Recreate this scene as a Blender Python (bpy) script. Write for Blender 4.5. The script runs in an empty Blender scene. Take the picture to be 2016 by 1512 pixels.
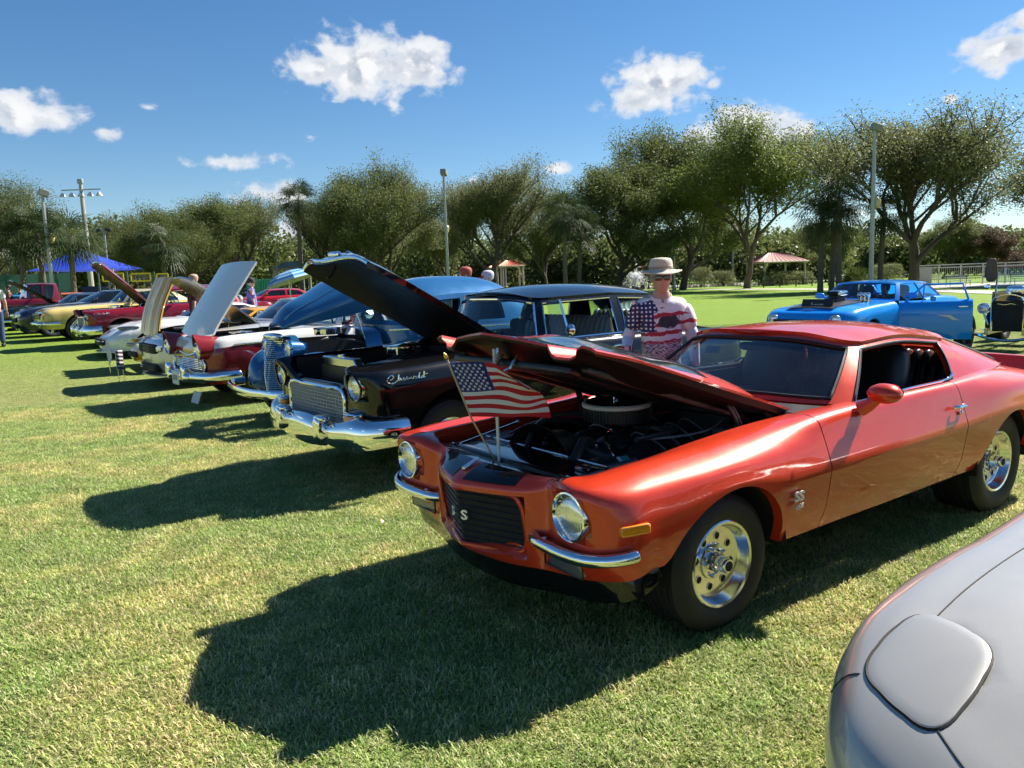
import bpy, bmesh, math, random
import numpy as np
from mathutils import Vector, Matrix, noise as mnoise
SC = bpy.context.scene
COL = SC.collection
R = math.radians
PI = math.pi
# ------------------------------------------------------------------ camera
CAM_H, CAM_F, CAM_PITCH, CAM_ROLL = 1.622, 1515.25, 0.133226, -0.035071
cp, sp = math.cos(CAM_PITCH), math.sin(CAM_PITCH)
_f = np.array([0, cp, -sp]); _u = np.array([0, sp, cp]); _r = np.array([1.0, 0, 0])
_c, _s = math.cos(CAM_ROLL), math.sin(CAM_ROLL)
CR = _c * _r + _s * _u; CU = -_s * _r + _c * _u; CF = _f
cam = bpy.data.cameras.new('camera'); camo = bpy.data.objects.new('camera', cam); COL.objects.link(camo)
camo.matrix_world = Matrix(((CR[0], CU[0], -CF[0], 0), (CR[1], CU[1], -CF[1], 0), (CR[2], CU[2], -CF[2], CAM_H), (0, 0, 0, 1)))
cam.sensor_width = 36; cam.lens = 36 * CAM_F / 2016; cam.clip_end = 5000; cam.clip_start = 0.05
SC.camera = camo
# ------------------------------------------------------------------ sky, sun, exposure
SUN = Vector((0.88, 0.57, 1.0)).normalized()
SUN_EL = math.asin(SUN.z); SUN_AZ = math.atan2(SUN.x, SUN.y)
sl = bpy.data.lights.new('sun', 'SUN'); sl.energy = 5.0; sl.angle = R(0.5); sl.color = (1, 0.93, 0.82)
so = bpy.data.objects.new('sun', sl); COL.objects.link(so)
so.rotation_euler = (-SUN).to_track_quat('-Z', 'Y').to_euler()
SC.view_settings.view_transform = 'Standard'; SC.view_settings.look = 'None'
SC.view_settings.exposure = 1.3; SC.view_settings.gamma = 1; SC.view_settings.use_curve_mapping = False
SC.cycles.max_bounces = 7; SC.cycles.transparent_max_bounces = 16; SC.cycles.glossy_bounces = 4
SC.cycles.diffuse_bounces = 2; SC.cycles.transmission_bounces = 6
SC.cycles.caustics_reflective = False; SC.cycles.caustics_refractive = False
SC.cycles.sample_clamp_indirect = 6; SC.cycles.sample_clamp_direct = 0
SC.cycles.use_denoising = True; SC.cycles.use_adaptive_sampling = True; SC.cycles.adaptive_threshold = 0.03
# ------------------------------------------------------------------ node helper
class NT:
    def __init__(s, tree): s.t = tree; s.n = tree.nodes; s.l = tree.links
    def add(s, typ, **kw):
        nd = s.n.new(typ)
        ins = kw.pop('ins', {})
        for k, v in kw.items(): setattr(nd, k, v)
        for k, v in ins.items():
            sock = nd.inputs[k]
            if isinstance(v, bpy.types.NodeSocket): s.l.new(v, sock)
            else: sock.default_value = v
        return nd
    def math(s, op, a, b=None, c=None, clamp=False):
        nd = s.n.new('ShaderNodeMath'); nd.operation = op; nd.use_clamp = clamp
        for i, v in enumerate((a, b, c)):
            if v is None: continue
            if isinstance(v, bpy.types.NodeSocket): s.l.new(v, nd.inputs[i])
            else: nd.inputs[i].default_value = v
        return nd.outputs[0]
    def vmath(s, op, a, b=None, scale=None):
        nd = s.n.new('ShaderNodeVectorMath'); nd.operation = op
        for i, v in enumerate((a, b)):
            if v is None: continue
            if isinstance(v, bpy.types.NodeSocket): s.l.new(v, nd.inputs[i])
            else: nd.inputs[i].default_value = v
        if scale is not None:
            if isinstance(scale, bpy.types.NodeSocket): s.l.new(scale, nd.inputs['Scale'])
            else: nd.inputs['Scale'].default_value = scale
        return nd.outputs['Value'] if op in ('DOT_PRODUCT', 'LENGTH', 'DISTANCE') else nd.outputs[0]
    def ramp(s, fac, stops):
        nd = s.n.new('ShaderNodeValToRGB'); e = nd.color_ramp.elements
        while len(e) < len(stops): e.new(0.5)
        for i, (p_, c_) in enumerate(stops):
            e[i].position = p_; e[i].color = (*c_, 1) if len(c_) == 3 else c_
        s.l.new(fac, nd.inputs[0]); return nd.outputs[0]
    def mix(s, fac, a, b, typ='RGBA', blend='MIX'):
        nd = s.n.new('ShaderNodeMix'); nd.data_type = typ
        if typ == 'RGBA': nd.blend_type = blend
        idx = {'RGBA': (6, 7, 2), 'FLOAT': (2, 3, 0)}[typ]
        for i, v in ((0, fac), (idx[0], a), (idx[1], b)):
            if isinstance(v, bpy.types.NodeSocket): s.l.new(v, nd.inputs[i])
            else: nd.inputs[i].default_value = ((*v, 1) if (typ == 'RGBA' and i > 0 and len(v) == 3) else v)
        return nd.outputs[idx[2]]
    def noise(s, vec, scale, detail=4, rough=0.55, dim='3D', out=0):
        nd = s.n.new('ShaderNodeTexNoise'); nd.noise_dimensions = dim
        if vec is not None: s.l.new(vec, nd.inputs['Vector'])
        nd.inputs['Scale'].default_value = scale; nd.inputs['Detail'].default_value = detail; nd.inputs['Roughness'].default_value = rough
        return nd.outputs[out]
    def smooth(s, v, lo, hi):
        nd = s.n.new('ShaderNodeMapRange'); nd.interpolation_type = 'SMOOTHSTEP'
        s.l.new(v, nd.inputs[0]); nd.inputs[1].default_value = lo; nd.inputs[2].default_value = hi
        return nd.outputs[0]
# ------------------------------------------------------------------ materials
MATS = {}
def pmat(name, col, rough=0.5, metal=0.0, coat=0.0, spec=0.5, bump=0.0, bscale=200, var=0.0, vscale=4, emit=None, trans=0.0, sheen=0, twoside=False):
    if name in MATS: return MATS[name]
    m = bpy.data.materials.new(name); m.use_nodes = True; t = NT(m.node_tree); t.n.clear()
    out = t.add('ShaderNodeOutputMaterial')
    b = t.add('ShaderNodeBsdfPrincipled', ins={'Base Color': (*col, 1), 'Roughness': rough, 'Metallic': metal, 'Coat Weight': coat, 'Coat Roughness': 0.025, 'Specular IOR Level': spec, 'Sheen Weight': sheen})
    t.l.new(b.outputs[0], out.inputs[0])
    tc = t.add('ShaderNodeTexCoord')
    if var:
        n = t.noise(tc.outputs['Object'], vscale, 5)
        c = t.mix(n, [max(0, x * (1 - var)) for x in col], [min(1, x * (1 + var)) for x in col])
        t.l.new(c, b.inputs['Base Color'])
    if rough > 0.02 and metal < 2:
        n2 = t.noise(tc.outputs['Object'], 7, 6)
        t.l.new(t.math('MULTIPLY_ADD', n2, rough * 0.5, rough * 0.75), b.inputs['Roughness'])
    if bump:
        n = t.noise(tc.outputs['Object'], bscale, 3)
        bp = t.add('ShaderNodeBump', ins={'Strength': bump, 'Distance': 0.01, 'Height': n}); t.l.new(bp.outputs[0], b.inputs['Normal'])
    if emit: b.inputs['Emission Color'].default_value = (*emit[0], 1); b.inputs['Emission Strength'].default_value = emit[1]
    if trans:
        tl = t.add('ShaderNodeBsdfTranslucent', ins={'Color': (*col, 1)}); mx = t.add('ShaderNodeMixShader', ins={0: trans, 1: b.outputs[0], 2: tl.outputs[0]})
        t.l.new(mx.outputs[0], out.inputs[0])
    MATS[name] = m; return m
def paint(name, col, metal=0.0, rough=0.35, flake=0.0, coat=1.0):
    if name in MATS: return MATS[name]
    m = pmat(name, col, rough, metal, coat)
    t = NT(m.node_tree); b = next(n for n in t.n if n.type == 'BSDF_PRINCIPLED')
    b.inputs['Coat IOR'].default_value = 1.48; b.inputs['Specular IOR Level'].default_value = .2
    tc = t.add('ShaderNodeTexCoord')
    if flake:
        v = t.add('ShaderNodeTexVoronoi', ins={'Vector': tc.outputs['Object'], 'Scale': 900.0})
        f = t.math('MULTIPLY_ADD', t.add('ShaderNodeSeparateColor', ins={0: v.outputs['Color']}).outputs[0], flake, 1 - flake * 0.5)
        c = t.vmath('SCALE', (*col,), scale=f); t.l.new(c, b.inputs['Base Color'])
    n = t.noise(tc.outputs['Object'], 9, 5); d = t.noise(tc.outputs['Object'], 160, 2)
    t.l.new(t.math('MULTIPLY_ADD', t.math('MULTIPLY', n, d), 0.03, 0.0), b.inputs['Coat Roughness'])
    bp = t.add('ShaderNodeBump', ins={'Strength': 0.02, 'Distance': 0.004, 'Height': t.noise(tc.outputs['Object'], 45, 2)}); t.l.new(bp.outputs[0], b.inputs['Coat Normal'])
    return m
def glassmat(name, tint=(0.5, 0.6, 0.58), refl=1.0, dirt=0.03):
    if name in MATS: return MATS[name]
    m = bpy.data.materials.new(name); m.use_nodes = True; t = NT(m.node_tree); t.n.clear()
    out = t.add('ShaderNodeOutputMaterial')
    tr = t.add('ShaderNodeBsdfTransparent', ins={'Color': (*tint, 1)})
    gl = t.add('ShaderNodeBsdfGlossy', ins={'Color': (1, 1, 1, 1), 'Roughness': 0.01})
    fr = t.add('ShaderNodeFresnel', ins={'IOR': 1.5})
    f = t.math('MULTIPLY', fr.outputs[0], refl * 1.6, clamp=True)
    mx = t.add('ShaderNodeMixShader', ins={0: f, 1: tr.outputs[0], 2: gl.outputs[0]})
    df = t.add('ShaderNodeBsdfDiffuse', ins={'Color': (0.6, 0.6, 0.6, 1)})
    tc = t.add('ShaderNodeTexCoord')
    dn = t.math('MULTIPLY', t.noise(tc.outputs['Object'], 5, 6), dirt * 2)
    mx2 = t.add('ShaderNodeMixShader', ins={0: dn, 1: mx.outputs[0], 2: df.outputs[0]})
    t.l.new(mx2.outputs[0], out.inputs[0]); MATS[name] = m; return m
def M_chrome(): return pmat('chrome', (0.83, 0.84, 0.86), 0.045, 1.0)
def M_alu(): return pmat('polished_aluminium', (0.72, 0.72, 0.72), 0.14, 1.0)
def M_black(): return pmat('satin_black', (0.012, 0.012, 0.013), 0.42)
def M_gloss():
    m = paint('gloss_black', (0.004, 0.004, 0.005), 0, 0.3); next(n for n in m.node_tree.nodes if n.type == 'BSDF_PRINCIPLED').inputs['Specular IOR Level'].default_value = 0.05; return m
def M_rub(): return pmat('tyre_rubber', (0.012, 0.012, 0.013), 0.66, bump=0.3, bscale=120, var=0.3, vscale=9)
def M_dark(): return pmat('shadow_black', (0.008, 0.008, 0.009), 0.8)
def M_vinyl(): return pmat('black_vinyl', (0.016, 0.016, 0.018), 0.33, bump=0.15, bscale=250)
def M_badge(): return pmat('badge_silver', (.80, .80, .82), .38, .55)
def M_amber(): return pmat('amber_lens', (0.72, 0.24, 0.01), 0.12, coat=1)
def M_lens():
    if 'lamp_lens' in MATS: return MATS['lamp_lens']
    m = pmat('lamp_lens', (0.78, 0.80, 0.82), 0.10, 0.75, coat=1); t = NT(m.node_tree)
    b = next(n for n in t.n if n.type == 'BSDF_PRINCIPLED'); tc = t.add('ShaderNodeTexCoord')
    w = t.add('ShaderNodeTexWave', ins={'Vector': tc.outputs['Object'], 'Scale': 28.0, 'Distortion': 0.6}, bands_direction='Y')
    bp = t.add('ShaderNodeBump', ins={'Strength': 0.35, 'Distance': 0.004, 'Height': w.outputs[1]}); t.l.new(bp.outputs[0], b.inputs['Normal'])
    return m
# ------------------------------------------------------------------ mesh helper
class G:
    def __init__(s): s.v = []; s.f = []
    def raw(s, V, F):
        o = len(s.v); s.v.extend([tuple(map(float, q)) for q in V]); s.f.extend([tuple(i + o for i in q) for q in F]); return s
    def grid(s, A, cu=False, cv=False, flip=False, keep=None):
        A = np.asarray(A, float); nv, nu = A.shape[:2]; o = len(s.v); s.v.extend(map(tuple, A.reshape(-1, 3)))
        for i in range(nv - (0 if cv else 1)):
            for j in range(nu - (0 if cu else 1)):
                if keep is not None and not keep(i, j): continue
                a = o + i * nu + j; b = o + i * nu + (j + 1) % nu; c = o + ((i + 1) % nv) * nu + (j + 1) % nu; d = o + ((i + 1) % nv) * nu + j
                s.f.append((d, c, b, a) if flip else (a, b, c, d))
        return s
    def box(s, c, d, rz=0, ry=0, rx=0):
        M = Matrix.Rotation(rz, 3, 'Z') @ Matrix.Rotation(ry, 3, 'Y') @ Matrix.Rotation(rx, 3, 'X')
        V = [Vector(c) + M @ Vector((x * d[0] / 2, y * d[1] / 2, z * d[2] / 2)) for z in (-1, 1) for x, y in ((-1, -1), (1, -1), (1, 1), (-1, 1))]
        return s.raw(V, [(3, 2, 1, 0), (4, 5, 6, 7), (0, 1, 5, 4), (1, 2, 6, 5), (2, 3, 7, 6), (3, 0, 4, 7)])
    def tube(s, P, r, n=8, closed=False, caps=True, flat=1.0, up=(0, 0, 1)):
        P = [Vector(q) for q in P]; m = len(P); rs = r if hasattr(r, '__len__') else [r] * m; rows = []
        prev = None
        for i in range(m):
            if closed: d = P[(i + 1) % m] - P[i - 1]
            else: d = P[min(i + 1, m - 1)] - P[max(i - 1, 0)]
            d.normalize()
            if prev is None:
                a = Vector(up).cross(d)
                if a.length < 1e-3: a = Vector((1, 0, 0)).cross(d)
            else:
                a = prev - d * prev.dot(d)
                if a.length < 1e-4: a = Vector((1, 0, 0)).cross(d)
            a.normalize(); prev = a; b = d.cross(a)
            rows.append([P[i] + (a * math.cos(t) + b * math.sin(t) * flat) * rs[i] for t in [2 * PI * k / n for k in range(n)]])
        o = len(s.v); s.grid(rows, cu=True, cv=closed, flip=True)
        if caps and not closed: s.f.append(tuple(o + k for k in range(n))); s.f.append(tuple(o + (m - 1) * n + n - 1 - k for k in range(n)))
        return s
    def lathe(s, prof, c=(0, 0, 0), ax='y', n=24, sx=1, sz=1, a0=0, a1=2 * PI):
        full = abs(a1 - a0 - 2 * PI) < 1e-6; rows = []
        for (r, h) in prof:
            row = []
            for k in range(n + (0 if full else 1)):
                t = a0 + (a1 - a0) * k / n; a, b = r * math.cos(t) * sx, r * math.sin(t) * sz
                row.append({'y': (c[0] + a, c[1] + h, c[2] + b), 'z': (c[0] + a, c[1] + b, c[2] + h), 'x': (c[0] + h, c[1] + a, c[2] + b)}[ax])
            rows.append(row)
        return s.grid(rows, cu=full, flip=(ax != 'y'))
    def ell(s, c, d, n=14, m=8, M=None):
        rows = []
        for i in range(m + 1):
            a = -PI / 2 + PI * i / m; row = []
            for k in range(n):
                t = 2 * PI * k / n; q = Vector((math.cos(a) * math.cos(t) * d[0], math.cos(a) * math.sin(t) * d[1], math.sin(a) * d[2]))
                if M is not None: q = M @ q
                row.append(q + Vector(c))
            rows.append(row)
        return s.grid(rows, cu=True)
    def prism(s, O, a, b, plane='xz'):
        # outline O in plane; extruded from a to b along the remaining axis
        f = {'xz': lambda p, t: (p[0], t, p[1]), 'yz': lambda p, t: (t, p[0], p[1]), 'xy': lambda p, t: (p[0], p[1], t)}[plane]
        n = len(O); o = len(s.v); s.v.extend([f(p, a) for p in O] + [f(p, b) for p in O])
        s.f.append(tuple(o + i for i in range(n))); s.f.append(tuple(o + n + n - 1 - i for i in range(n)))
        for i in range(n): j = (i + 1) % n; s.f.append((o + j, o + i, o + n + i, o + n + j))
        return s
    def mirror(s):
        n = len(s.v); s.v.extend([(x, -y, z) for x, y, z in s.v]); s.f.extend([tuple(n + i for i in reversed(q)) for q in list(s.f)]); return s
    def xf(s, M): s.v = [tuple(M @ Vector(q)) for q in s.v]; return s
    def add(s, g, M=None): return s.raw([M @ Vector(q) for q in g.v] if M is not None else g.v, g.f)
def fix_normals(me):
    bm = bmesh.new(); bm.from_mesh(me); bmesh.ops.remove_doubles(bm, verts=bm.verts, dist=1e-5); bmesh.ops.recalc_face_normals(bm, faces=bm.faces); bm.to_mesh(me); bm.free()
def mk(name, g, mat, parent=None, angle=35, bevel=0, solid=0, sub=0, kind=None, label=None, cat=None, group=None, loc=None, rz=0, mats=None, fidx=None, fix=True, smooth=True):
    me = bpy.data.meshes.new(name); me.from_pydata(g.v, [], g.f)
    if fix and fidx is None: fix_normals(me)
    me.validate()
    if smooth: me.shade_smooth(); me.set_sharp_from_angle(angle=R(angle))
    for m in (mats or [mat]): me.materials.append(m)
    if fidx is not None: me.polygons.foreach_set('material_index', fidx)
    o = bpy.data.objects.new(name, me); COL.objects.link(o)
    if parent: o.parent = parent
    if loc is not None: o.location = loc
    if rz: o.rotation_euler.z = rz
    if bevel:
        b = o.modifiers.new('b', 'BEVEL'); b.width = bevel; b.segments = 2; b.limit_method = 'ANGLE'; b.angle_limit = R(30)
    if sub: md = o.modifiers.new('s', 'SUBSURF'); md.levels = sub; md.render_levels = sub
    if solid: md = o.modifiers.new('t', 'SOLIDIFY'); md.thickness = solid; md.offset = -1; es = o.modifiers.new('e', 'EDGE_SPLIT'); es.split_angle = R(50)
    tag(o, label, cat, group, kind); return o
def tag(o, label=None, cat=None, group=None, kind=None):
    for k, v in (('label', label), ('category', cat), ('group', group), ('kind', kind)):
        if v: o[k] = v
    return o
def empty(name, loc=(0, 0, 0), rz=0, label=None, cat=None, group=None, parent=None):
    o = bpy.data.objects.new(name, None); COL.objects.link(o); o.location = loc; o.rotation_euler.z = rz; o.empty_display_size = 0.1
    if parent: o.parent = parent
    return tag(o, label, cat, group)
def text(name, body, size, mat, parent, loc, rot, extrude=0.003, shear=0, bold=0.0, sx=1):
    c = bpy.data.curves.new(name, 'FONT'); c.body = body; c.size = size; c.extrude = extrude; c.shear = shear; c.offset = bold; c.align_x = 'CENTER'; c.align_y = 'CENTER'; c.resolution_u = 3
    tmp = bpy.data.objects.new(name, c); me = bpy.data.meshes.new_from_object(tmp); bpy.data.objects.remove(tmp)
    me.materials.clear(); me.materials.append(mat); o = bpy.data.objects.new(name, me); COL.objects.link(o); o.parent = parent; o.location = loc; o.rotation_euler = rot; o.scale.x = sx; return o
# ------------------------------------------------------------------ splines and lofts
def knots(P, alpha=1.0):
    P = np.asarray(P, float)
    if P.ndim == 2: P = P[None]
    d = np.linalg.norm(np.diff(P, axis=1), axis=2).mean(0); return np.concatenate([[0], np.cumsum(np.maximum(d, 1e-4) ** alpha)])
def herm(T, P, t, corners=()):
    # C1 cubic through P (axis 0) at knots T evaluated at t
    P = np.asarray(P, float); K = len(T); h = np.diff(T); sh = (-1,) + (1,) * (P.ndim - 1)
    s = np.diff(P, axis=0) / h.reshape(sh)
    mL = np.zeros_like(P); mR = np.zeros_like(P)
    mR[0] = mL[0] = s[0]; mL[-1] = mR[-1] = s[-1]
    for k in range(1, K - 1):
        m = (s[k - 1] * h[k] + s[k] * h[k - 1]) / (h[k] + h[k - 1]); mL[k] = mR[k] = m
        if k in corners: mL[k] = s[k - 1]; mR[k] = s[k]
    for k in (0, K - 2):
        if K > 2:
            if k == 0 and 0 not in corners: mR[0] = 1.5 * s[0] - 0.5 * mL[1]
            if k == K - 2 and (K - 1) not in corners: mL[-1] = 1.5 * s[-1] - 0.5 * mR[-2]
    t = np.asarray(t, float); k = np.clip(np.searchsorted(T, t, 'right') - 1, 0, K - 2)
    hh = h[k]; x = (t - T[k]) / hh; x = x.reshape(sh); hh = hh.reshape(sh)
    return (2 * x**3 - 3 * x**2 + 1) * P[k] + (x**3 - 2 * x**2 + x) * hh * mR[k] + (-2 * x**3 + 3 * x**2) * P[k + 1] + (x**3 - x**2) * hh * mL[k + 1]
def curve(P, n=6, corners=(), closed=False):
    P = np.asarray(P, float)
    if closed:
        m = len(P); Q = np.vstack([P[-3:], P, P[:4]]); T = knots(Q); i0, i1 = 3, 3 + m
        t = np.concatenate([np.linspace(T[i], T[i + 1], n, endpoint=False) for i in range(i0, i1)]); return herm(T, Q, t, ())
    T = knots(P); t = np.concatenate([np.linspace(T[i], T[i + 1], n, endpoint=False) for i in range(len(T) - 1)] + [[T[-1]]])
    return herm(T, P, t, corners)
def f1(xs, ys):
    xs = np.asarray(xs, float); ys = np.asarray(ys, float)
    if xs[0] > xs[-1]: xs, ys = xs[::-1], ys[::-1]
    return lambda x: float(herm(xs, ys, np.array([min(max(x, xs[0]), xs[-1])]))[0])
class Loft:
    """grid skinned through level curves; columns run round the plan from nose to tail, rows from bottom to top"""
    def __init__(s, levels, nu=5, nv=4, vc=(), uc=(), arches=(), gaps=(), arch_lvl=None, mid=None):
        L = np.asarray(levels, float); s.L = L; K = L.shape[1]
        T = knots(L); mid = L.shape[0] // 2 if mid is None else mid
        td = np.linspace(0, T[-1], 3000); xm = herm(T, L[mid], td, uc); s.T = T
        nus = nu if hasattr(nu, '__len__') else [nu] * (K - 1)
        base = [x for i in range(K - 1) for x in np.linspace(T[i], T[i + 1], nus[i], endpoint=False)] + [T[-1]]
        ext = []; s.gap_t = []
        side = np.abs(xm[:, 1]) > 0.55 * np.abs(xm[:, 1]).max()
        def tx(x):
            d = np.abs(xm[:, 0] - x) + (~side) * 9; return td[np.argmin(d)]
        for (xw, zc, Ra) in arches:
            a = sorted(tx(xw + Ra * math.cos(th)) for th in np.linspace(0.0, PI, 25))
            lo, hi = a[0] - 0.03, a[-1] + 0.03; base = [b for b in base if not lo < b < hi]; ext += a + [lo, hi]
        for xg in gaps:
            tg = tx(xg); base = [b for b in base if abs(b - tg) > 0.02]; ext = [b for b in ext if abs(b - tg) > 0.012]; ext += [tg - .014, tg - 0.0035, tg + 0.0035, tg + .014]; s.gap_t.append(tg)
        t = np.array(sorted(base + ext)); t = t[np.concatenate([[True], np.diff(t) > 1e-4])]; s.t = t
        A = np.stack([herm(T, l, t, uc) for l in L])          # levels x U x 3
        TV = knots(np.swapaxes(A, 0, 1)); nvs = nv if hasattr(nv, '__len__') else [nv] * (len(L) - 1)
        tv = np.array([x for i in range(len(L) - 1) for x in np.linspace(TV[i], TV[i + 1], nvs[i], endpoint=False)] + [TV[-1]])
        s.A = herm(TV, A, tv, vc); s.row = np.concatenate([[0], np.cumsum(nvs)])
        s.arch_cols = []
        for (xw, zc, Ra) in arches:
            m = s.row[arch_lvl]; cols = []
            for j in range(len(t)):
                c = s.A[:, j]; x = c[m, 0]
                if abs(c[m, 1]) < 0.5 or abs(x - xw) > Ra: continue
                za = zc + math.sqrt(max(Ra * Ra - (x - xw) ** 2, 0)); cols.append(j)
                if za <= c[0, 2]: continue
                z = c[:m + 1, 2]; k = min(max(np.searchsorted(z, za) - 1, 0), m - 1)
                sa = k + (za - z[k]) / max(z[k + 1] - z[k], 1e-6); sa = min(sa, m - 0.2)
                new = sa + (np.arange(m + 1) / m) * (m - sa); i0 = np.clip(new.astype(int), 0, m - 1); fr = (new - i0)[:, None]
                s.A[:m + 1, j] = c[i0] * (1 - fr) + c[i0 + 1] * fr
            s.arch_cols.append(cols)
    def isgap(s, j): return any(abs((s.t[j] + s.t[j + 1]) / 2 - g) < 0.003 for g in s.gap_t)
    def xcol(s, j): return s.A[s.A.shape[0] // 2, j, 0]
    def colt(s, k): return s.T[k]
    def jx(s, k): return int(np.argmin(np.abs(s.t - s.T[k])))
def panel(L, keep=None, flange=0.05, mirror=True, gap_in=0.012):
    g = G(); A = L.A
    g.grid(A, keep=lambda i, j: not L.isgap(j) and (keep is None or keep(i, j)))
    if keep is None:
        B = A.copy()
        for j in range(B.shape[1] - 1):
            if L.isgap(j):
                B[:, j, 1] -= np.sign(B[:, j, 1]) * gap_in; B[:, j + 1, 1] -= np.sign(B[:, j + 1, 1]) * gap_in
                g.grid(np.stack([A[:, j], B[:, j], B[:, j + 1], A[:, j + 1]], 1))
    if flange:
        C = A[0].copy(); C[:, 1] *= (1 - flange / np.maximum(np.abs(C[:, 1]), 0.3)); 
        D = A[0].copy(); D[:, 2] += 0.0
        g.grid(np.stack([C, A[0]]), keep=lambda i, j: keep is None or keep(0, j))
    return g.mirror() if mirror else g
def cap(P, zc, ns=8, keep=None, pw=2.0, ycut=None):
    """sheet from the edge row P (U x 3, y>0) in to the centre line with height zc(x)"""
    P = np.asarray(P); rows = []
    for i in range(ns + 1):
        s_ = i / ns; y = P[:, 1] * (1 - s_)
        z = np.array([p[2] + (zc(p[0]) - p[2]) * (1 - (1 - s_) ** pw) for p in P]); rows.append(np.stack([P[:, 0], y, z], 1))
    g = G(); g.grid(np.stack(rows), keep=(lambda i, j: keep(0.5 * (P[j, 0] + P[j + 1, 0]))) if keep else None); return g

def sstep(v, lo, hi): t = min(1.0, max(0.0, (v - lo) / (hi - lo))); return t * t * (3 - 2 * t)
def H(x, y):
    """height of the lawn: it rises gently towards the far left"""
    if y <= 0: return 0.0
    return .40 * sstep(-.55 * x + .84 * y - 13, 0, 14) * sstep(-x / y, .12, .5)
# ------------------------------------------------------------------ world: clear-day sky with scattered cumulus
def make_world():
    w = bpy.data.worlds.new('World'); SC.world = w; w.use_nodes = True; t = NT(w.node_tree); bg = t.n['Background']
    sk = t.add('ShaderNodeTexSky', sky_type='NISHITA', sun_disc=False, sun_elevation=SUN_EL, sun_rotation=SUN_AZ, altitude=0.0, air_density=1.0, dust_density=0.02, ozone_density=4.0)
    tc = t.add('ShaderNodeTexCoord'); d = t.vmath('NORMALIZE', tc.outputs['Generated']); xyz = t.add('ShaderNodeSeparateXYZ', ins={0: d})
    az = t.math('ARCTAN2', xyz.outputs[0], xyz.outputs[1]); el = t.math('ARCSINE', xyz.outputs[2])
    v = t.add('ShaderNodeCombineXYZ', ins={0: az, 1: t.math('MULTIPLY', el, 1.25), 2: 0.0}).outputs[0]
    wv = t.vmath('ADD', v, t.vmath('SCALE', t.vmath('SUBTRACT', t.noise(v, 26, 4, out=1), (.5, .5, .5)), scale=.020))
    fb = t.noise(wv, 32, 7, .53); fb2 = t.noise(t.vmath('ADD', wv, (.012, .014, 0)), 32, 5, .53); low = t.noise(wv, 16, 3, .5)
    cl = [(-.1628, .2590, .100, .043, 1.0), (-.222, .2550, .040, .026, .9), (-.10, .262, .045, .036, 1.0), (.1954, .2300, .066, .036, 1.0), (.168, .212, .046, .020, .85), (.128, .2096, .026, .009, .45), (-.5400, .1942, .060, .0235, .85), (.5581, .221, .050, .024, .9), (-.3312, .1512, .054, .0115, .6), (.297, .1660, .070, .034, 1.15), (.345, .150, .03, .025, 1.0), (.4024, .1120, .030, .022, 1.1), (-.2848, .1123, .060, .019, .65), (-.2699, .0699, .023, .025, .7), (.0704, .1383, .024, .0085, .75), (-.4169, .2071, .012, .005, .35), (-.4635, .178, .018, .0085, .45), (-.237, .1802, .016, .0060, .4), (.5118, .178, .0096, .0073, .45), (-.0411, .1269, .012, .006, .45), (.2586, .223, .012, .010, .6), (.585, .2439, .03, .016, .9), (.3936, .1373, .006, .003, .3),
          (.95, .30, .09, .035, .9), (1.6, .22, .11, .04, .9), (2.4, .28, .10, .04, .9), (-1.0, .25, .10, .04, .9), (-1.7, .30, .12, .045, .9), (-2.5, .24, .1, .04, .9), (3.0, .35, .12, .05, .9)]
    acc = None; sh = None
    for a, e, ra, re, op in cl:
        dx = t.math('MULTIPLY', t.math('SUBTRACT', az, a), 1 / ra); dy = t.math('MULTIPLY', t.math('SUBTRACT', el, e), 1 / re)
        r_ = t.math('SQRT', t.math('ADD', t.math('MULTIPLY', dx, dx), t.math('MULTIPLY', dy, dy)))
        b = t.math('MULTIPLY', t.math('SUBTRACT', 1.12, r_), op); b = t.math('MAXIMUM', b, -1.0)
        acc = b if acc is None else t.math('MAXIMUM', acc, b)
        k = t.math('MULTIPLY', t.math('MAXIMUM', t.math('SUBTRACT', 1.3, r_), 0.0), t.math('MULTIPLY', dy, .8)); sh = k if sh is None else t.math('ADD', sh, k)
    dens = t.math('ADD', acc, t.math('MULTIPLY', t.math('SUBTRACT', fb, .53), 1.95))
    m = t.smooth(dens, .0, .50)
    thick = t.smooth(dens, .25, 1.05)
    lit = t.math('MULTIPLY_ADD', t.math('SUBTRACT', fb, fb2), 4.5, t.math('MULTIPLY_ADD', sh, .42, t.math('MULTIPLY_ADD', t.math('SUBTRACT', low, .5), 1.3, .55)), clamp=True)
    shade = t.mix(thick, (.80, .84, .90), t.mix(lit, (.46, .52, .62), (.99, .99, 1.0)))
    cc = t.vmath('SCALE', shade, scale=7.4)
    hs = t.add('ShaderNodeHueSaturation', ins={'Saturation': 1.20, 'Value': 0.90, 'Color': sk.outputs[0]})
    col = t.mix(t.math('MULTIPLY', m, .97), hs.outputs[0], cc)
    t.l.new(col, bg.inputs[0]); bg.inputs[1].default_value = 0.055
make_world()
SC.world.cycles.sampling_method = 'MANUAL'; SC.world.cycles.sample_map_resolution = 256
def sup(c, d, e=4.0, n=20, m=12, M=None):
    """rounded block (super-ellipsoid) of half sizes d"""
    g = G(); rows = []
    f = lambda w, p_: math.copysign(abs(w) ** p_, w); q = 2.0 / e
    for i in range(m + 1):
        a = -PI / 2 + PI * i / m; row = []
        for k in range(n):
            t = 2 * PI * k / n; v = Vector((d[0] * f(math.cos(a), q) * f(math.cos(t), q), d[1] * f(math.cos(a), q) * f(math.sin(t), q), d[2] * f(math.sin(a), q)))
            if M is not None: v = M @ v
            row.append(v + Vector(c))
        rows.append(row)
    return g.grid(rows, cu=True)
RY = lambda a: Matrix.Rotation(R(a), 3, 'Y')
RIMCACHE = {}
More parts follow.
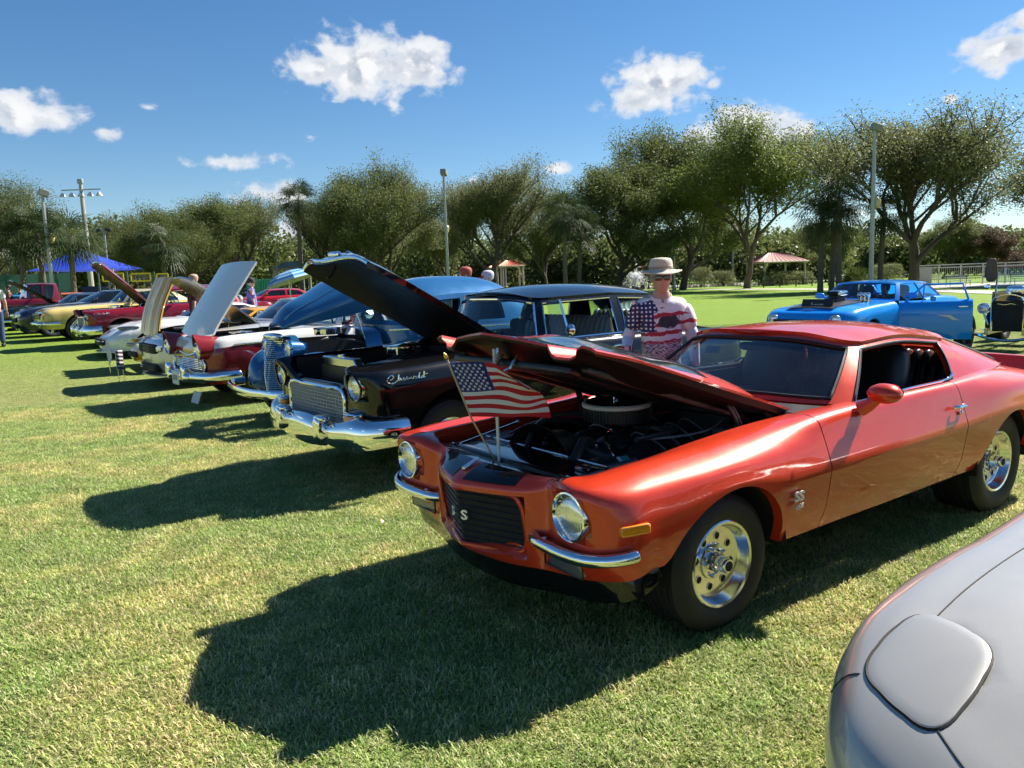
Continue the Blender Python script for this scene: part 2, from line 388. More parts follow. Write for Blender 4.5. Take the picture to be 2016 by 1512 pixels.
def wheel(car, x, y, z, rad, wid, side, style='weld', rimr=0.2, steer=0, ww=False):
    """wheel with tyre and rim; side +1 is the car's left"""
    w = empty('wheel', (x, y, z), parent=car)
    w.rotation_euler = (0, 0, R(steer) + (0 if side > 0 else PI))
    key = (style, rad, wid, rimr, ww)
    if key not in RIMCACHE:
        h = wid / 2; s = rad - rimr
        prof = [(rimr - .012, h * .55), (rimr, h * .86), (rimr + .01, h * .93), (rimr + s * .35, h * 1.05), (rimr + s * .6, h * 1.06), (rimr + s * .82, h * .97), (rad - .006, h * .82)]
        tread = []
        for k in range(6): 
            a = h * .8 - k * h * 1.6 / 5; tread += [(rad, a), (rad, a - h * .22)] + ([(rad - .008, a - h * .23), (rad - .008, a - h * .31)] if k < 5 else [])
        back = [(r_, -q) for r_, q in reversed(prof)]
        gt = G().lathe(prof + tread + back, n=48)
        gr = G(); gd = G(); gc = G()
        f = h * .9
        if style == 'weld':
            gr.lathe([(rimr + .006, f - .004), (rimr + .008, f + .004), (rimr + .002, f + .008), (rimr - .010, f + .004), (rimr - .016, f - .012), (rimr - .024, f - .035), (rimr - .030, f - .047), (rimr - .040, f - .052), (.085, f - .055), (.083, f - .045), (.062, f - .043), (.060, f - .053), (.045, f - .053), (.043, f - .005), (.040, f + .003), (.036, f + .003), (.035, f + .030), (.030, f + .038), (0.0, f + .040)], n=40)
            for k in range(8):
                a = 2 * PI * k / 8 + .2; c = ((rimr - .078) * math.cos(a), f - .0535, (rimr - .078) * math.sin(a))
                gd.lathe([(.0165, .0015), (0, .0015)], c=c, n=14); gr.lathe([(.0165, -.002), (.017, .003), (.020, .003), (.0215, -.002)], c=c, n=14)
            for k in range(5):
                a = 2 * PI * k / 5; c = (.064 * math.cos(a), f - .043, .064 * math.sin(a)); gr.lathe([(.010, 0), (.010, .016), (0, .018)], c=c, n=6)
            gd.lathe([(.024, f + .0405), (0, f + .0415)], n=16)
        elif style == 'steel':
            gr.lathe([(rimr + .006, f), (rimr + .002, f + .008), (rimr - .015, f - .005), (rimr - .03, f - .03), (.12, f - .035), (.11, f - .015), (.09, f + .005), (.05, f + .02), (0, f + .025)], n=32)
        elif style == 'rally':
            gr.lathe([(rimr + .007, f), (rimr + .003, f + .01), (rimr - .018, f + .004), (rimr - .025, f - .03), (.14, f - .045), (.09, f - .02), (.06, f - .015), (.055, f + .01), (0, f + .015)], n=32)
            for k in range(5):
                a = 2 * PI * k / 5; c = (.125 * math.cos(a), f - .036, .125 * math.sin(a)); gd.add(sup(c, (.024, .006, .016), 4, 10, 6, Matrix.Rotation(-a, 3, 'Y')))
        elif style == 'wire':
            gr.lathe([(rimr + .006, f), (rimr, f + .008), (rimr - .02, f - .02)], n=28); gr.lathe([(.05, f - .04), (.045, f), (0, f + .01)], n=16)
            for k in range(24):
                a = 2 * PI * k / 24; b = a + (.4 if k % 2 else -.4); gr.tube([((rimr - .015) * math.cos(a), f - .03, (rimr - .015) * math.sin(a)), (.047 * math.cos(b), f - .02, .047 * math.sin(b))], .003, 4)
        else:
            gr.lathe([(rimr + .006, f), (rimr + .002, f + .008), (rimr - .012, f), (rimr - .02, f - .06)], n=36); n_ = 5 if style == 'five' else 10
            for k in range(n_):
                a = 2 * PI * k / n_; wd = .02 if n_ == 10 else .035
                gr.add(sup(((rimr / 2) * math.cos(a), f - .015, (rimr / 2) * math.sin(a)), (rimr / 2, .012, wd), 5, 12, 6, Matrix.Rotation(-a, 3, 'Y')))
            gr.lathe([(.055, f - .02), (.05, f + .004), (0, f + .008)], n=20)
        gd.lathe([(rimr - .02, f - .1), (0, f - .1)], n=24)
        RIMCACHE[key] = [None, None, None, gt, gr, gd]
    c = RIMCACHE[key]
    if c[0] is None:
        a = mk('tyre', c[3], M_rub(), w); b = mk('rim', c[4], M_alu() if style in ('weld', 'five', 'ten') else M_chrome(), w); d = mk('wheel_void', c[5], M_dark(), w)
        c[0:3] = a.data, b.data, d.data
        if ww: mk('tyre_lettering', G().lathe([(rimr + .025, wid / 2 * 1.075), (rimr + .045, wid / 2 * 1.085)], n=40), pmat('tyre_white', (.7, .7, .68), .6), w)
    else:
        for nm, me in zip(('tyre', 'rim', 'wheel_void'), c[:3]):
            o = bpy.data.objects.new(nm, me); COL.objects.link(o); o.parent = w
    return w
def wells(car, arches, yo, yi=0.45, top=None):
    for (xw, zc, Ra) in arches:
        for s_ in (1, -1):
            g = G(); rows = []
            for y in (yo, yi):
                rows.append([(xw + (Ra + .03) * math.cos(t), s_ * y, zc + (Ra + .03) * math.sin(t)) for t in np.linspace(-.02, PI + .02, 20)])
            g.grid(rows); O = rows[1]; g.raw(O, [tuple(range(len(O)))]); mk('wheel_well', g, M_dark(), car)
def lamp(car, c, rl, rb, name='headlight', tilt=(0, 0), depth=.05, mat=None, glass=None):
    e = empty(name, c, parent=car); e.rotation_euler = (0, R(tilt[0]), R(tilt[1]))
    mk('bezel', G().lathe([(rb, -depth), (rb, .004), (rb - .004, .014), (rb - .011, .016), (rl + .004, .002), (rl, -.014)], ax='x', n=32), mat or M_chrome(), e)
    mk('lens', G().lathe([(rl, -.014), (rl * .95, -.006), (rl * .8, .002), (rl * .5, .009), (0, .013)], ax='x', n=32), M_lens(), e)
    return e
def greenhouse(car, base, roof, wins, zc, pm, nu=6, nv=(3, 3), bulge=.02, pillar_in=.03, gmat=None, roof_pm=None, uc=(), trim=None, pw=2.2, ns=8):
    """pillars, roof and windows; wins: (k0,k1,v0,v1,part name,glass or None)"""
    base = np.array(base, float); roof = np.array(roof, float); mid = (base + roof) / 2
    mid[:, 1] *= 1 + bulge; mid[:, 0] += np.array([bulge if i < len(base) / 2 else -bulge for i in range(len(base))]) * .5
    L = Loft([base, mid, roof], nu=nu, nv=(6, 6), uc=uc); A = L.A; V, U = A.shape[:2]
    def inside(i, j, w, m=0):
        t = (L.t[j] + L.t[j + 1]) / 2; k0, k1, v0, v1 = w[:4]
        lo = np.interp(k0, range(len(L.T)), L.T); hi = np.interp(k1, range(len(L.T)), L.T)
        return lo - 1e-6 <= t <= hi + 1e-6 and v0 * (V - 1) - 1e-6 <= i + .5 <= v1 * (V - 1) + 1e-6
    g = G(); g.grid(A, keep=lambda i, j: not any(inside(i, j, w) for w in wins)); g.mirror()
    o = mk('pillars', g, pm, car, angle=40); md = o.modifiers.new('t', 'SOLIDIFY'); md.thickness = pillar_in; md.offset = -1; es = o.modifiers.new('e', 'EDGE_SPLIT'); es.split_angle = R(50)
    for w in wins:
        cols = [j for j in range(U - 1) if inside(int(w[2] * (V - 1)), j, w)]
        if not cols: continue
        c0, c1 = cols[0], cols[-1] + 1; r0, r1 = int(round(w[2] * (V - 1))), int(round(w[3] * (V - 1)))
        B = A[r0:r1 + 1, c0:c1 + 1].copy(); ctr = np.array([B[..., 0].mean(), 0, .6])
        d = np.zeros_like(B); d[..., 1] = -np.sign(B[..., 1]) * .008 * (np.abs(B[..., 1]) > .05); mids = w[0] == 0 or w[1] == len(base) - 1
        if mids: d[..., 0] = -.008 if w[0] == 0 else .008
        B2 = B + d
        edge = np.concatenate([B[0], B[1:, -1], B[-1, ::-1][1:], B[::-1, 0][1:-1]]) if not mids else None
        if mids:
            if w[5] is not None: mk(w[4], G().grid(B2).mirror(), w[5], car)
            if trim is not None:
                e1 = np.concatenate([B[0], B[1:, -1], B[-1, ::-1][1:]]) if w[0] == 0 else np.concatenate([B[0, ::-1], B[1:, 0], B[-1][1:]])
                full = np.concatenate([e1, (e1 * [1, -1, 1])[::-1][1:-1]]); mk('window_trim', G().tube(full, .011, 6, closed=True), trim, car)
        else:
            for sgn in (1, -1):
                s_ = np.array([1, sgn, 1])
                if w[5] is not None: mk(w[4], G().grid(B2 * s_), w[5], car)
                if trim is not None: mk('window_trim', G().tube(edge * s_, .009, 6, closed=True), trim, car)
    rc = cap(A[-1], zc, ns, pw=pw).mirror(); mk('roof', rc, roof_pm or pm, car, angle=40, solid=.02)
    return L
def seat(car, x, y, z, w=.5, h=.62, mat=None, name='seat', d=.5, tilt=14, head=False):
    m = mat or M_vinyl(); e = empty(name, (x, y, z), parent=car)
    g = sup((0, 0, .1), (d / 2, w / 2, .1), 4); g.add(sup((-d / 2 - .02 - h * .5 * math.sin(R(tilt)), 0, .1 + h / 2), (.085, w / 2, h / 2), 3.5, M=RY(-tilt)))
    if head: g.add(sup((-d / 2 - .12, 0, .18 + h), (.05, .13, .09), 3))
    mk('cushion', g, m, e, angle=60); return e
def bench(car, x, z, w, h=.55, mat=None, pleat=0, d=.5, tilt=14, name='bench_seat'):
    m = mat or M_vinyl(); e = empty(name, (x, 0, z), parent=car)
    g = sup((0, 0, .1), (d / 2, w / 2, .1), 6, n=28)
    n = max(int(w / .07), 2) if pleat else 1
    for k in range(n):
        yy = -w / 2 + w * (k + .5) / n
        g.add(sup((-d / 2 - .02 - h * .5 * math.sin(R(tilt)), yy, .1 + h / 2), (.09, w / n / 2 * 1.06, h / 2), 4 if n == 1 else 3, n=12 if n > 1 else 28, M=RY(-tilt)))
    mk('cushion', g, m, e, angle=60); return e
def steering(car, x, y, z, r=.19, tilt=25, mat=None):
    e = empty('steering_wheel', (x, y, z), parent=car); e.rotation_euler = (0, R(tilt), 0)
    g = G().tube([(0, r * math.cos(t), r * math.sin(t)) for t in np.linspace(0, 2 * PI, 28, endpoint=False)], .013, 8, closed=True)
    for a in (PI / 2 + 2.1, -2.1 + PI / 2, -PI / 2 + .0): g.tube([(0, 0, 0), (0, r * math.cos(a), r * math.sin(a))], .009, 6)
    g.ell((0, 0, 0), (.03, .05, .05)); g.tube([(0, 0, 0), (.4, 0, 0)], .02)
    mk('rim', g, mat or M_black(), e)
    return e
def hinge_rot(objs_parent, x, z, ang):
    objs_parent.location = (x, 0, z); objs_parent.rotation_euler = (0, -R(ang), 0)
def script_curve(name, strokes, rad, mat, parent, loc, rot, scale=1):
    g = G()
    for s_ in strokes: g.tube([(p_[0] * scale, p_[1] * scale, 0) for p_ in curve(s_, 4)], rad, 5)
    o = mk(name, g, mat, parent); o.location = loc; o.rotation_euler = rot; return o
# ------------------------------------------------------------------ setting: lawn, path, pond
def W(px, py, Y): return Vector((Y * (px - 1008) / 1502.0, Y, CAM_H + (553 - .0351 * (px - 1008) - py) * Y / 1502.0))
def X(px, Y): return Y * (px - 1008) / 1502.0
def lawn_mat():
    m = bpy.data.materials.new('lawn'); m.use_nodes = True; t = NT(m.node_tree); t.n.clear(); out = t.add('ShaderNodeOutputMaterial')
    geo = t.add('ShaderNodeNewGeometry'); p = geo.outputs['Position']
    big = t.noise(p, .35, 5, .6); mid = t.noise(p, 2.2, 6, .65); fine = t.noise(p, 55, 4, .7); fin2 = t.noise(t.vmath('MULTIPLY', p, (1, .45, 1)), 16, 5, .7)
    near = t.mix(t.math('ADD', t.math('MULTIPLY', mid, .65), t.math('MULTIPLY', big, .35)), (.17, .22, .05), (.38, .36, .15))
    c = t.mix(t.smooth(fine, .36, .66), (.07, .09, .025), near)
    c = t.mix(.45, c, t.mix(t.smooth(fin2, .34, .68), (.12, .16, .035), (.42, .40, .18)))
    xyz = t.add('ShaderNodeSeparateXYZ', ins={0: p}); far = t.smooth(xyz.outputs[1], 9, 24)
    fg = t.mix(t.math('ADD', t.math('MULTIPLY', big, .6), t.math('MULTIPLY', mid, .4)), (.12, .23, .018), (.23, .33, .045))
    fg = t.mix(t.smooth(fin2, .3, .7), t.vmath('SCALE', fg, scale=.75), fg)
    c = t.mix(far, c, fg)
    b = t.add('ShaderNodeBsdfPrincipled', ins={'Base Color': c, 'Roughness': .85, 'Specular IOR Level': .15})
    bp = t.add('ShaderNodeBump', ins={'Strength': .9, 'Distance': .03, 'Height': t.math('ADD', fine, fin2)}); t.l.new(bp.outputs[0], b.inputs['Normal'])
    t.l.new(b.outputs[0], out.inputs[0]); return m
LAWN = lawn_mat()
def sheet(name, pts, z, mat, kind='structure'): return mk(name, G().raw([(x, y, z) for x, y in pts], [tuple(range(len(pts)))]), mat, kind=kind, smooth=False)
xs_ = [-900, -300, -120] + list(np.arange(-70, 61, 2.0)) + [120, 300, 900]; ys_ = [-60, -10] + list(np.arange(0, 101, 2.0)) + [150, 400, 1400]
mk('lawn', G().grid([[(x, y, H(x, y)) for x in xs_] for y in ys_]), LAWN, kind='structure', angle=80)
CONC = pmat('concrete', (.40, .37, .32), .85, var=.18, vscale=.7, bump=.2, bscale=30)
def ribbon(name, pts, w, z, mat):
    c = curve([(x, y, z) for x, y in pts], 14); a = []; b = []
    for i in range(len(c)):
        d = c[min(i + 1, len(c) - 1)] - c[max(i - 1, 0)]; d /= np.linalg.norm(d); n = np.array([-d[1], d[0], 0]); p0, p1 = c[i] + n * w / 2, c[i] - n * w / 2; p0[2] += H(p0[0], p0[1]) + .02; p1[2] += H(p1[0], p1[1]) + .02; a.append(p0); b.append(p1)
    return mk(name, G().grid([a, b]), mat, kind='structure', smooth=False)
ribbon('path', [(X(2200, 36), 36), (X(2016, 41), 41), (X(1850, 50), 50), (X(1600, 66), 66), (X(1400, 80), 80), (X(1150, 92), 92), (X(900, 92), 92), (X(620, 72), 72), (X(450, 58), 58), (X(200, 50), 50), (X(-100, 46), 46)], 2.6, .006, CONC)
sheet('plaza', [(X(1795, 58), 58), (X(2300, 50), 50), (X(2300, 62), 66), (X(1800, 64), 66)], .010, CONC)
sheet('sand_court', [(X(180, 66), 62), (X(560, 66), 62), (X(560, 84), 82), (X(150, 84), 82)], .43, pmat('sand', (.50, .44, .34), .9, var=.15))
wm = pmat('pond_water', (.035, .045, .035), .06, spec=.6, bump=.12, bscale=3)
mk('pond', G().raw([(X(1050, 98) + 6 * math.cos(a) * 6.2 + 14, 112 + 17 * math.sin(a), .02) for a in np.linspace(0, 2 * PI, 40, endpoint=False)], [tuple(range(40))]), wm, kind='structure', smooth=False)
# ------------------------------------------------------------------ grass blades near the camera
def grass():
    gm = bpy.data.materials.new('grass_blade'); gm.use_nodes = True; t = NT(gm.node_tree); t.n.clear(); out = t.add('ShaderNodeOutputMaterial')
    ca = t.add('ShaderNodeVertexColor', layer_name='tint'); geo = t.add('ShaderNodeNewGeometry')
    n = t.noise(geo.outputs['Position'], .9, 5, .6); n2 = t.noise(geo.outputs['Position'], 4.5, 4, .6)
    tint = t.mix(t.smooth(n, .40, .64), (.86, .98, .80), (1.30, 1.14, 1.08)); tint = t.mix(t.smooth(n2, .35, .7), t.vmath('SCALE', tint, scale=.78), t.vmath('SCALE', tint, scale=1.08))
    c = t.mix(1.0, ca.outputs[0], tint, blend='MULTIPLY'); yy = t.add('ShaderNodeSeparateXYZ', ins={0: geo.outputs['Position']}).outputs[1]; c = t.mix(t.math('MULTIPLY', t.smooth(yy, 7, 24), .65), c, (.19, .29, .05))
    d = t.add('ShaderNodeBsdfPrincipled', ins={'Base Color': c, 'Roughness': .45, 'Specular IOR Level': .35}); tl = t.add('ShaderNodeBsdfTranslucent', ins={'Color': c})
    mx = t.add('ShaderNodeMixShader', ins={0: .45, 1: d.outputs[0], 2: tl.outputs[0]}); t.l.new(mx.outputs[0], out.inputs[0])
    gc = bpy.data.collections.new('grass_tiles'); rng = np.random.default_rng(5)
    for k in range(4):
        N = 13000; P = rng.uniform(-.52, .52, (N, 2)); clump = np.array([mnoise.noise((p[0] * 5 + k * 9, p[1] * 5, 0)) for p in P[:, :]])
        a = rng.uniform(0, 2 * PI, N); L_ = rng.uniform(.015, .038, N) * (1 + .45 * clump); bend = rng.uniform(.7, 1.62, N); wd = rng.uniform(.0015, .0033, N)
        dx, dy = np.cos(a), np.sin(a); nx, ny = -dy, dx; hz = L_ * np.cos(bend * .9) + .004; rx = L_ * np.sin(bend * .9)
        V = np.zeros((N, 5, 3)); 
        V[:, 0] = np.stack([P[:, 0] - nx * wd, P[:, 1] - ny * wd, np.zeros(N)], 1); V[:, 1] = np.stack([P[:, 0] + nx * wd, P[:, 1] + ny * wd, np.zeros(N)], 1)
        mx_, my_ = P[:, 0] + dx * rx * .4, P[:, 1] + dy * rx * .4
        V[:, 2] = np.stack([mx_ + nx * wd * .9, my_ + ny * wd * .9, hz * .65], 1); V[:, 3] = np.stack([mx_ - nx * wd * .9, my_ - ny * wd * .9, hz * .65], 1); V[:, 4] = np.stack([P[:, 0] + dx * rx, P[:, 1] + dy * rx, hz * (1 - .25 * (bend > 1.1))], 1)
        F = []
        for i in range(N): o = i * 5; F += [(o, o + 1, o + 2, o + 3), (o + 3, o + 2, o + 4)]
        me = bpy.data.meshes.new('grass_tile'); me.from_pydata(V.reshape(-1, 3).tolist(), [], F)
        dry = rng.random(N) + .25 * clump; col = np.where((dry > .66)[:, None], np.array([.70, .65, .38]), np.array([.32, .43, .12])) * rng.uniform(.75, 1.2, (N, 1)); col = np.where(((dry > .5) & (dry <= .66))[:, None], np.array([.50, .55, .21]) * rng.uniform(.8, 1.2, (N, 1)), col)
        ca_ = me.color_attributes.new('tint', 'FLOAT_COLOR', 'POINT'); ca_.data.foreach_set('color', np.repeat(np.concatenate([col, np.ones((N, 1))], 1), 5, 0).astype(np.float32).ravel())
        me.materials.append(gm); o = bpy.data.objects.new('grass_tile', me); gc.objects.link(o)
    pts = []
    for ix in range(-17, 12):
        for iy in range(0, 24):
            x, y = ix + .5, iy + .9
            if abs(x) < .78 * y + 1.6 and y > .6 and H(x - .5, y + .5) < .012: pts.append((x, y, H(x, y)))
    me = bpy.data.meshes.new('grass'); me.from_pydata(pts, [], []); o = bpy.data.objects.new('grass', me); COL.objects.link(o)
    o['kind'] = 'stuff'; o['label'] = 'short mown lawn grass blades in the foreground'; me.materials.append(gm)
    ng = bpy.data.node_groups.new('grass_scatter', 'GeometryNodeTree'); ng.interface.new_socket('Geometry', in_out='INPUT', socket_type='NodeSocketGeometry'); ng.interface.new_socket('Geometry', in_out='OUTPUT', socket_type='NodeSocketGeometry')
    q = NT(ng); gi = q.add('NodeGroupInput'); go = q.add('NodeGroupOutput'); ci = q.add('GeometryNodeCollectionInfo'); ci.inputs[0].default_value = gc; ci.inputs[1].default_value = True; ci.inputs[2].default_value = True
    ri = q.add('FunctionNodeRandomValue', data_type='INT'); ri.inputs[4].default_value = 0; ri.inputs[5].default_value = 3; ri.inputs[8].default_value = 3
    rr = q.add('FunctionNodeRandomValue', data_type='INT'); rr.inputs[4].default_value = 0; rr.inputs[5].default_value = 3; rr.inputs[8].default_value = 11
    ang = q.math('MULTIPLY', rr.outputs[2], PI / 2); cb = q.add('ShaderNodeCombineXYZ', ins={2: ang}); ip = q.add('GeometryNodeInstanceOnPoints')
    ip.inputs['Pick Instance'].default_value = True
    q.l.new(gi.outputs[0], ip.inputs['Points']); q.l.new(ci.outputs[0], ip.inputs['Instance']); q.l.new(ri.outputs[2], ip.inputs['Instance Index']); q.l.new(cb.outputs[0], ip.inputs['Rotation']); q.l.new(ip.outputs[0], go.inputs[0])
    md = o.modifiers.new('scatter', 'NODES'); md.node_group = ng
grass()
# ------------------------------------------------------------------ trees
def leafmat(name, c1, c2, tr=.4):
    m = bpy.data.materials.new(name); m.use_nodes = True; t = NT(m.node_tree); t.n.clear(); out = t.add('ShaderNodeOutputMaterial'); geo = t.add('ShaderNodeNewGeometry'); oi = t.add('ShaderNodeObjectInfo')
    r_ = geo.outputs['Random Per Island']; n = t.noise(geo.outputs['Position'], .5, 3)
    c = t.mix(t.math('ADD', t.math('MULTIPLY', r_, .6), t.math('MULTIPLY', n, .4)), c1, c2)
    d = t.add('ShaderNodeBsdfPrincipled', ins={'Base Color': c, 'Roughness': .5, 'Specular IOR Level': .3}); tl = t.add('ShaderNodeBsdfTranslucent', ins={'Color': c}); mx = t.add('ShaderNodeMixShader', ins={0: tr, 1: d.outputs[0], 2: tl.outputs[0]}); t.l.new(mx.outputs[0], out.inputs[0]); return m
LM = {'oak': leafmat('oak_leaf', (.058, .082, .024), (.165, .195, .062), .5), 'dry': leafmat('oak_leaf_dry', (.085, .098, .040), (.215, .235, .100), .5), 'lime': leafmat('light_leaf', (.07, .105, .022), (.20, .24, .06), .5), 'palm': leafmat('palm_leaf', (.022, .040, .016), (.07, .10, .04), .3), 'pine': leafmat('pine_needle', (.07, .095, .03), (.17, .19, .07), .5), 'red': leafmat('russet_leaf', (.05, .026, .016), (.10, .055, .032))}
BARK = pmat('bark', (.075, .06, .047), .9, var=.4, vscale=3, bump=.6, bscale=12)
def quads(P, s, rng, asp=.5):
    N = len(P); a = rng.normal(size=(N, 3)); a /= np.linalg.norm(a, axis=1)[:, None]; b = rng.normal(size=(N, 3)); b -= a * (a * b).sum(1)[:, None]; b /= np.linalg.norm(b, axis=1)[:, None]; s = s * rng.uniform(.6, 1.3, (N, 1))
    V = np.stack([P - a * s, P + b * s * asp, P + a * s, P - b * s * asp], 1); return V.reshape(-1, 3), np.arange(4 * N).reshape(-1, 4)
def qmesh(name, V, F, mat, parent):
    me = bpy.data.meshes.new(name); n = len(F); me.vertices.add(len(V)); me.vertices.foreach_set('co', np.asarray(V, np.float32).ravel()); me.loops.add(n * 4); me.loops.foreach_set('vertex_index', np.asarray(F, np.int32).ravel()); me.polygons.add(n); me.polygons.foreach_set('loop_start', np.arange(0, n * 4, 4, dtype=np.int32)); me.update(calc_edges=True); me.materials.append(mat)
    o = bpy.data.objects.new(name, me); COL.objects.link(o); o.parent = parent; return o
def make_tree(seed, H, spread, nleaf, leaf, trunk_h=.22, lean=(0, 0), rad=None, asp=.5, upr=.55, levels=4, lsize=.13, nsplit=3, clu=.40):
    """limbs grown by repeated forking; leaves clustered round the outer twigs"""
    rng = np.random.default_rng(seed); rad = rad or H * .0115; g = G(); tips = []
    def grow(p, d, L_, r_, lv):
        n = 4; LL = L_; L_ = L_ * (.62 if lv == levels else 1); pts = [p]; rs = [r_]; q = p.copy(); dd = d.copy()
        for i in range(n):
            dd = dd + rng.normal(size=3) * .13; dd[2] += .05 * upr; dd /= np.linalg.norm(dd); q = q + dd * L_ / n; pts.append(q.copy()); rs.append(r_ * (1 - .42 * (i + 1) / n))
            if lv <= 1 or (lv == 2 and i > 0): tips.append((q.copy(), 1.0, lv))
        g.tube(pts, rs, 7 if lv >= 3 else 5 if lv == 2 else 3, caps=False)
        if lv > 0:
            k = nsplit + (rng.random() < .5) if lv < levels else nsplit + 2
            a0 = rng.uniform(0, 2 * PI)
            for i in range(k):
                a = a0 + 2 * PI * i / k + rng.normal() * .35; s = rng.uniform(.45, .95) * spread; ax = np.array([math.cos(a), math.sin(a), 0]); nd = dd * (1 - .35 * s) + ax * s + np.array([0, 0, upr * .5 * rng.uniform(.3, 1)]); nd /= np.linalg.norm(nd)
                st = pts[-1] if i < 2 else pts[rng.integers(2, n + 1)]
                grow(np.array(st), nd, LL * rng.uniform(.62, .88), r_ * .55, lv - 1)
    d0 = np.array([lean[0], lean[1], 1.0]); d0 /= np.linalg.norm(d0)
    L0_ = H * trunk_h; grow(np.zeros(3), d0, L0_, rad, levels)
    T = np.array([t_[0] for t_ in tips]); 
    zmax = np.percentile(T[:, 2], 99); sc = H / max(zmax, .1); k = np.array([1, 1, 1.0]) * sc
    g.v = [tuple(np.array(v) * k) for v in g.v]; T = T * k
    per = max(1, nleaf // len(T)); P = np.repeat(T, per, 0) + np.clip(rng.normal(size=(len(T) * per, 3)), -1.5, 1.5) * clu; kz = H / np.percentile(P[:, 2], 99.7); P = P * kz; g.v = [tuple(np.array(v) * kz) for v in g.v]; V, F = quads(P, lsize, rng, asp); return g, V, F
TREE = {}
def tree(key, spec, kind, loc, rz, sc, label, group='trees round the park', name='oak_tree'):
    t = empty(name, loc, rz, label, 'tree', group); t.scale = (sc[0], sc[0], sc[1]) if isinstance(sc, tuple) else (sc, sc, sc)
    if key not in TREE:
        g, V, F = make_tree(**spec); a = mk('trunk', g, BARK, t, fix=False); b = qmesh('crown', V, F, LM[kind], t); TREE[key] = (a.data, b.data)
    else:
        for nm, me, i in (('trunk', TREE[key][0], 0), ('crown', TREE[key][1], 1)):
            o = bpy.data.objects.new(nm, me); COL.objects.link(o); o.parent = t
            if i: o.material_slots[0].link = 'OBJECT'; o.material_slots[0].material = LM[kind]
    return t
SP = {'A': dict(seed=3, H=10, spread=.95, nleaf=95000, leaf='oak', trunk_h=.17, lsize=.066), 'B': dict(seed=8, H=10, spread=.85, nleaf=80000, leaf='oak', trunk_h=.19, lsize=.062, upr=.8), 'C': dict(seed=21, H=10, spread=.76, nleaf=80000, leaf='dry', trunk_h=.18, lsize=.058, upr=.9, clu=.36, nsplit=4), 'D': dict(seed=33, H=10, spread=.75, nleaf=75000, leaf='dry', trunk_h=.21, lsize=.058, upr=.9, clu=.36, nsplit=4), 'E': dict(seed=44, H=10, spread=.7, nleaf=60000, leaf='pine', trunk_h=.30, lsize=.075, upr=.7, asp=.22)}
def T_(key, kind, px, Y, top, sx, rz, label, name='oak_tree', py=None):
    """tree with its base on the ground at depth Y and its top at picture height `top`"""
    h = W(px, top, Y).z; tree(key, SP[key], kind, (X(px, Y), Y, 0), R(rz), (h / 10 * sx * 1.22, h / 10), label, name=name)
T_('A', 'oak', 1215, 80, 322, .95, 10, 'broad dark live oak with forked trunk behind the fountain')
T_('A', 'oak', 1345, 84, 262, .80, 100, 'tall full oak behind the man in the sun hat')
T_('B', 'lime', 1470, 78, 252, .95, 40, 'light green upright oak left of the red-roofed gazebo')
T_('C', 'dry', 1790, 60, 234, 1.05, 200, 'large thin-leaved oak spreading behind the blue drag coupe')
T_('B', 'oak', 2085, 60, 238, 1.1, 120, 'dense oak cut off by the right picture edge')
T_('C', 'dry', 985, 74, 335, .9, 60, 'sparse brownish oak right of the centre lamp post')
T_('D', 'oak', 735, 76, 326, .85, 20, 'tall thin-leaved tree rising highest left of centre')
T_('A', 'dry', 800, 82, 362, .8, 240, 'olive-brown oak behind the raised black hood')
T_('C', 'oak', 655, 84, 398, .85, 300, 'grey-green oak beside the single tall palm')
T_('C', 'dry', 505, 78, 392, .75, 150, 'bare-topped oak left of the single tall palm')
T_('A', 'oak', 410, 70, 400, .95, 330, 'rounded dark oak behind the white tilted hood')
T_('B', 'oak', 345, 66, 420, .9, 80, 'shaggy oak above the yellow nets')
T_('D', 'oak', 1085, 88, 385, 1.0, 260, 'dull green tree behind the dark palm at centre')
T_('B', 'oak', 900, 96, 420, 1.0, 15, 'background oak between the centre lamp post and red-capped man')
T_('E', 'pine', -20, 62, 352, 1.0, 0, 'tall pine at the left picture edge', 'pine_tree')
T_('E', 'pine', 60, 84, 392, .9, 140, 'smaller pine right of the left-edge pine', 'pine_tree')
T_('A', 'oak', 130, 95, 432, 1.1, 200, 'dark background tree behind the leftmost palms'); T_('E', 'pine', 250, 104, 430, .9, 70, 'far pine under the stadium floodlights', 'pine_tree'); T_('E', 'pine', 300, 108, 428, .8, 210, 'far pine just right of the stadium floodlights', 'pine_tree')
T_('A', 'red', 1930, 98, 448, 1.1, 30, 'russet bushy tree behind the white railing'); T_('B', 'oak', 1850, 100, 430, 1.0, 75, 'dull green tree behind the railing and russet tree'); T_('A', 'lime', 1640, 104, 440, 1.0, 140, 'light green bushy tree behind the palm clump')
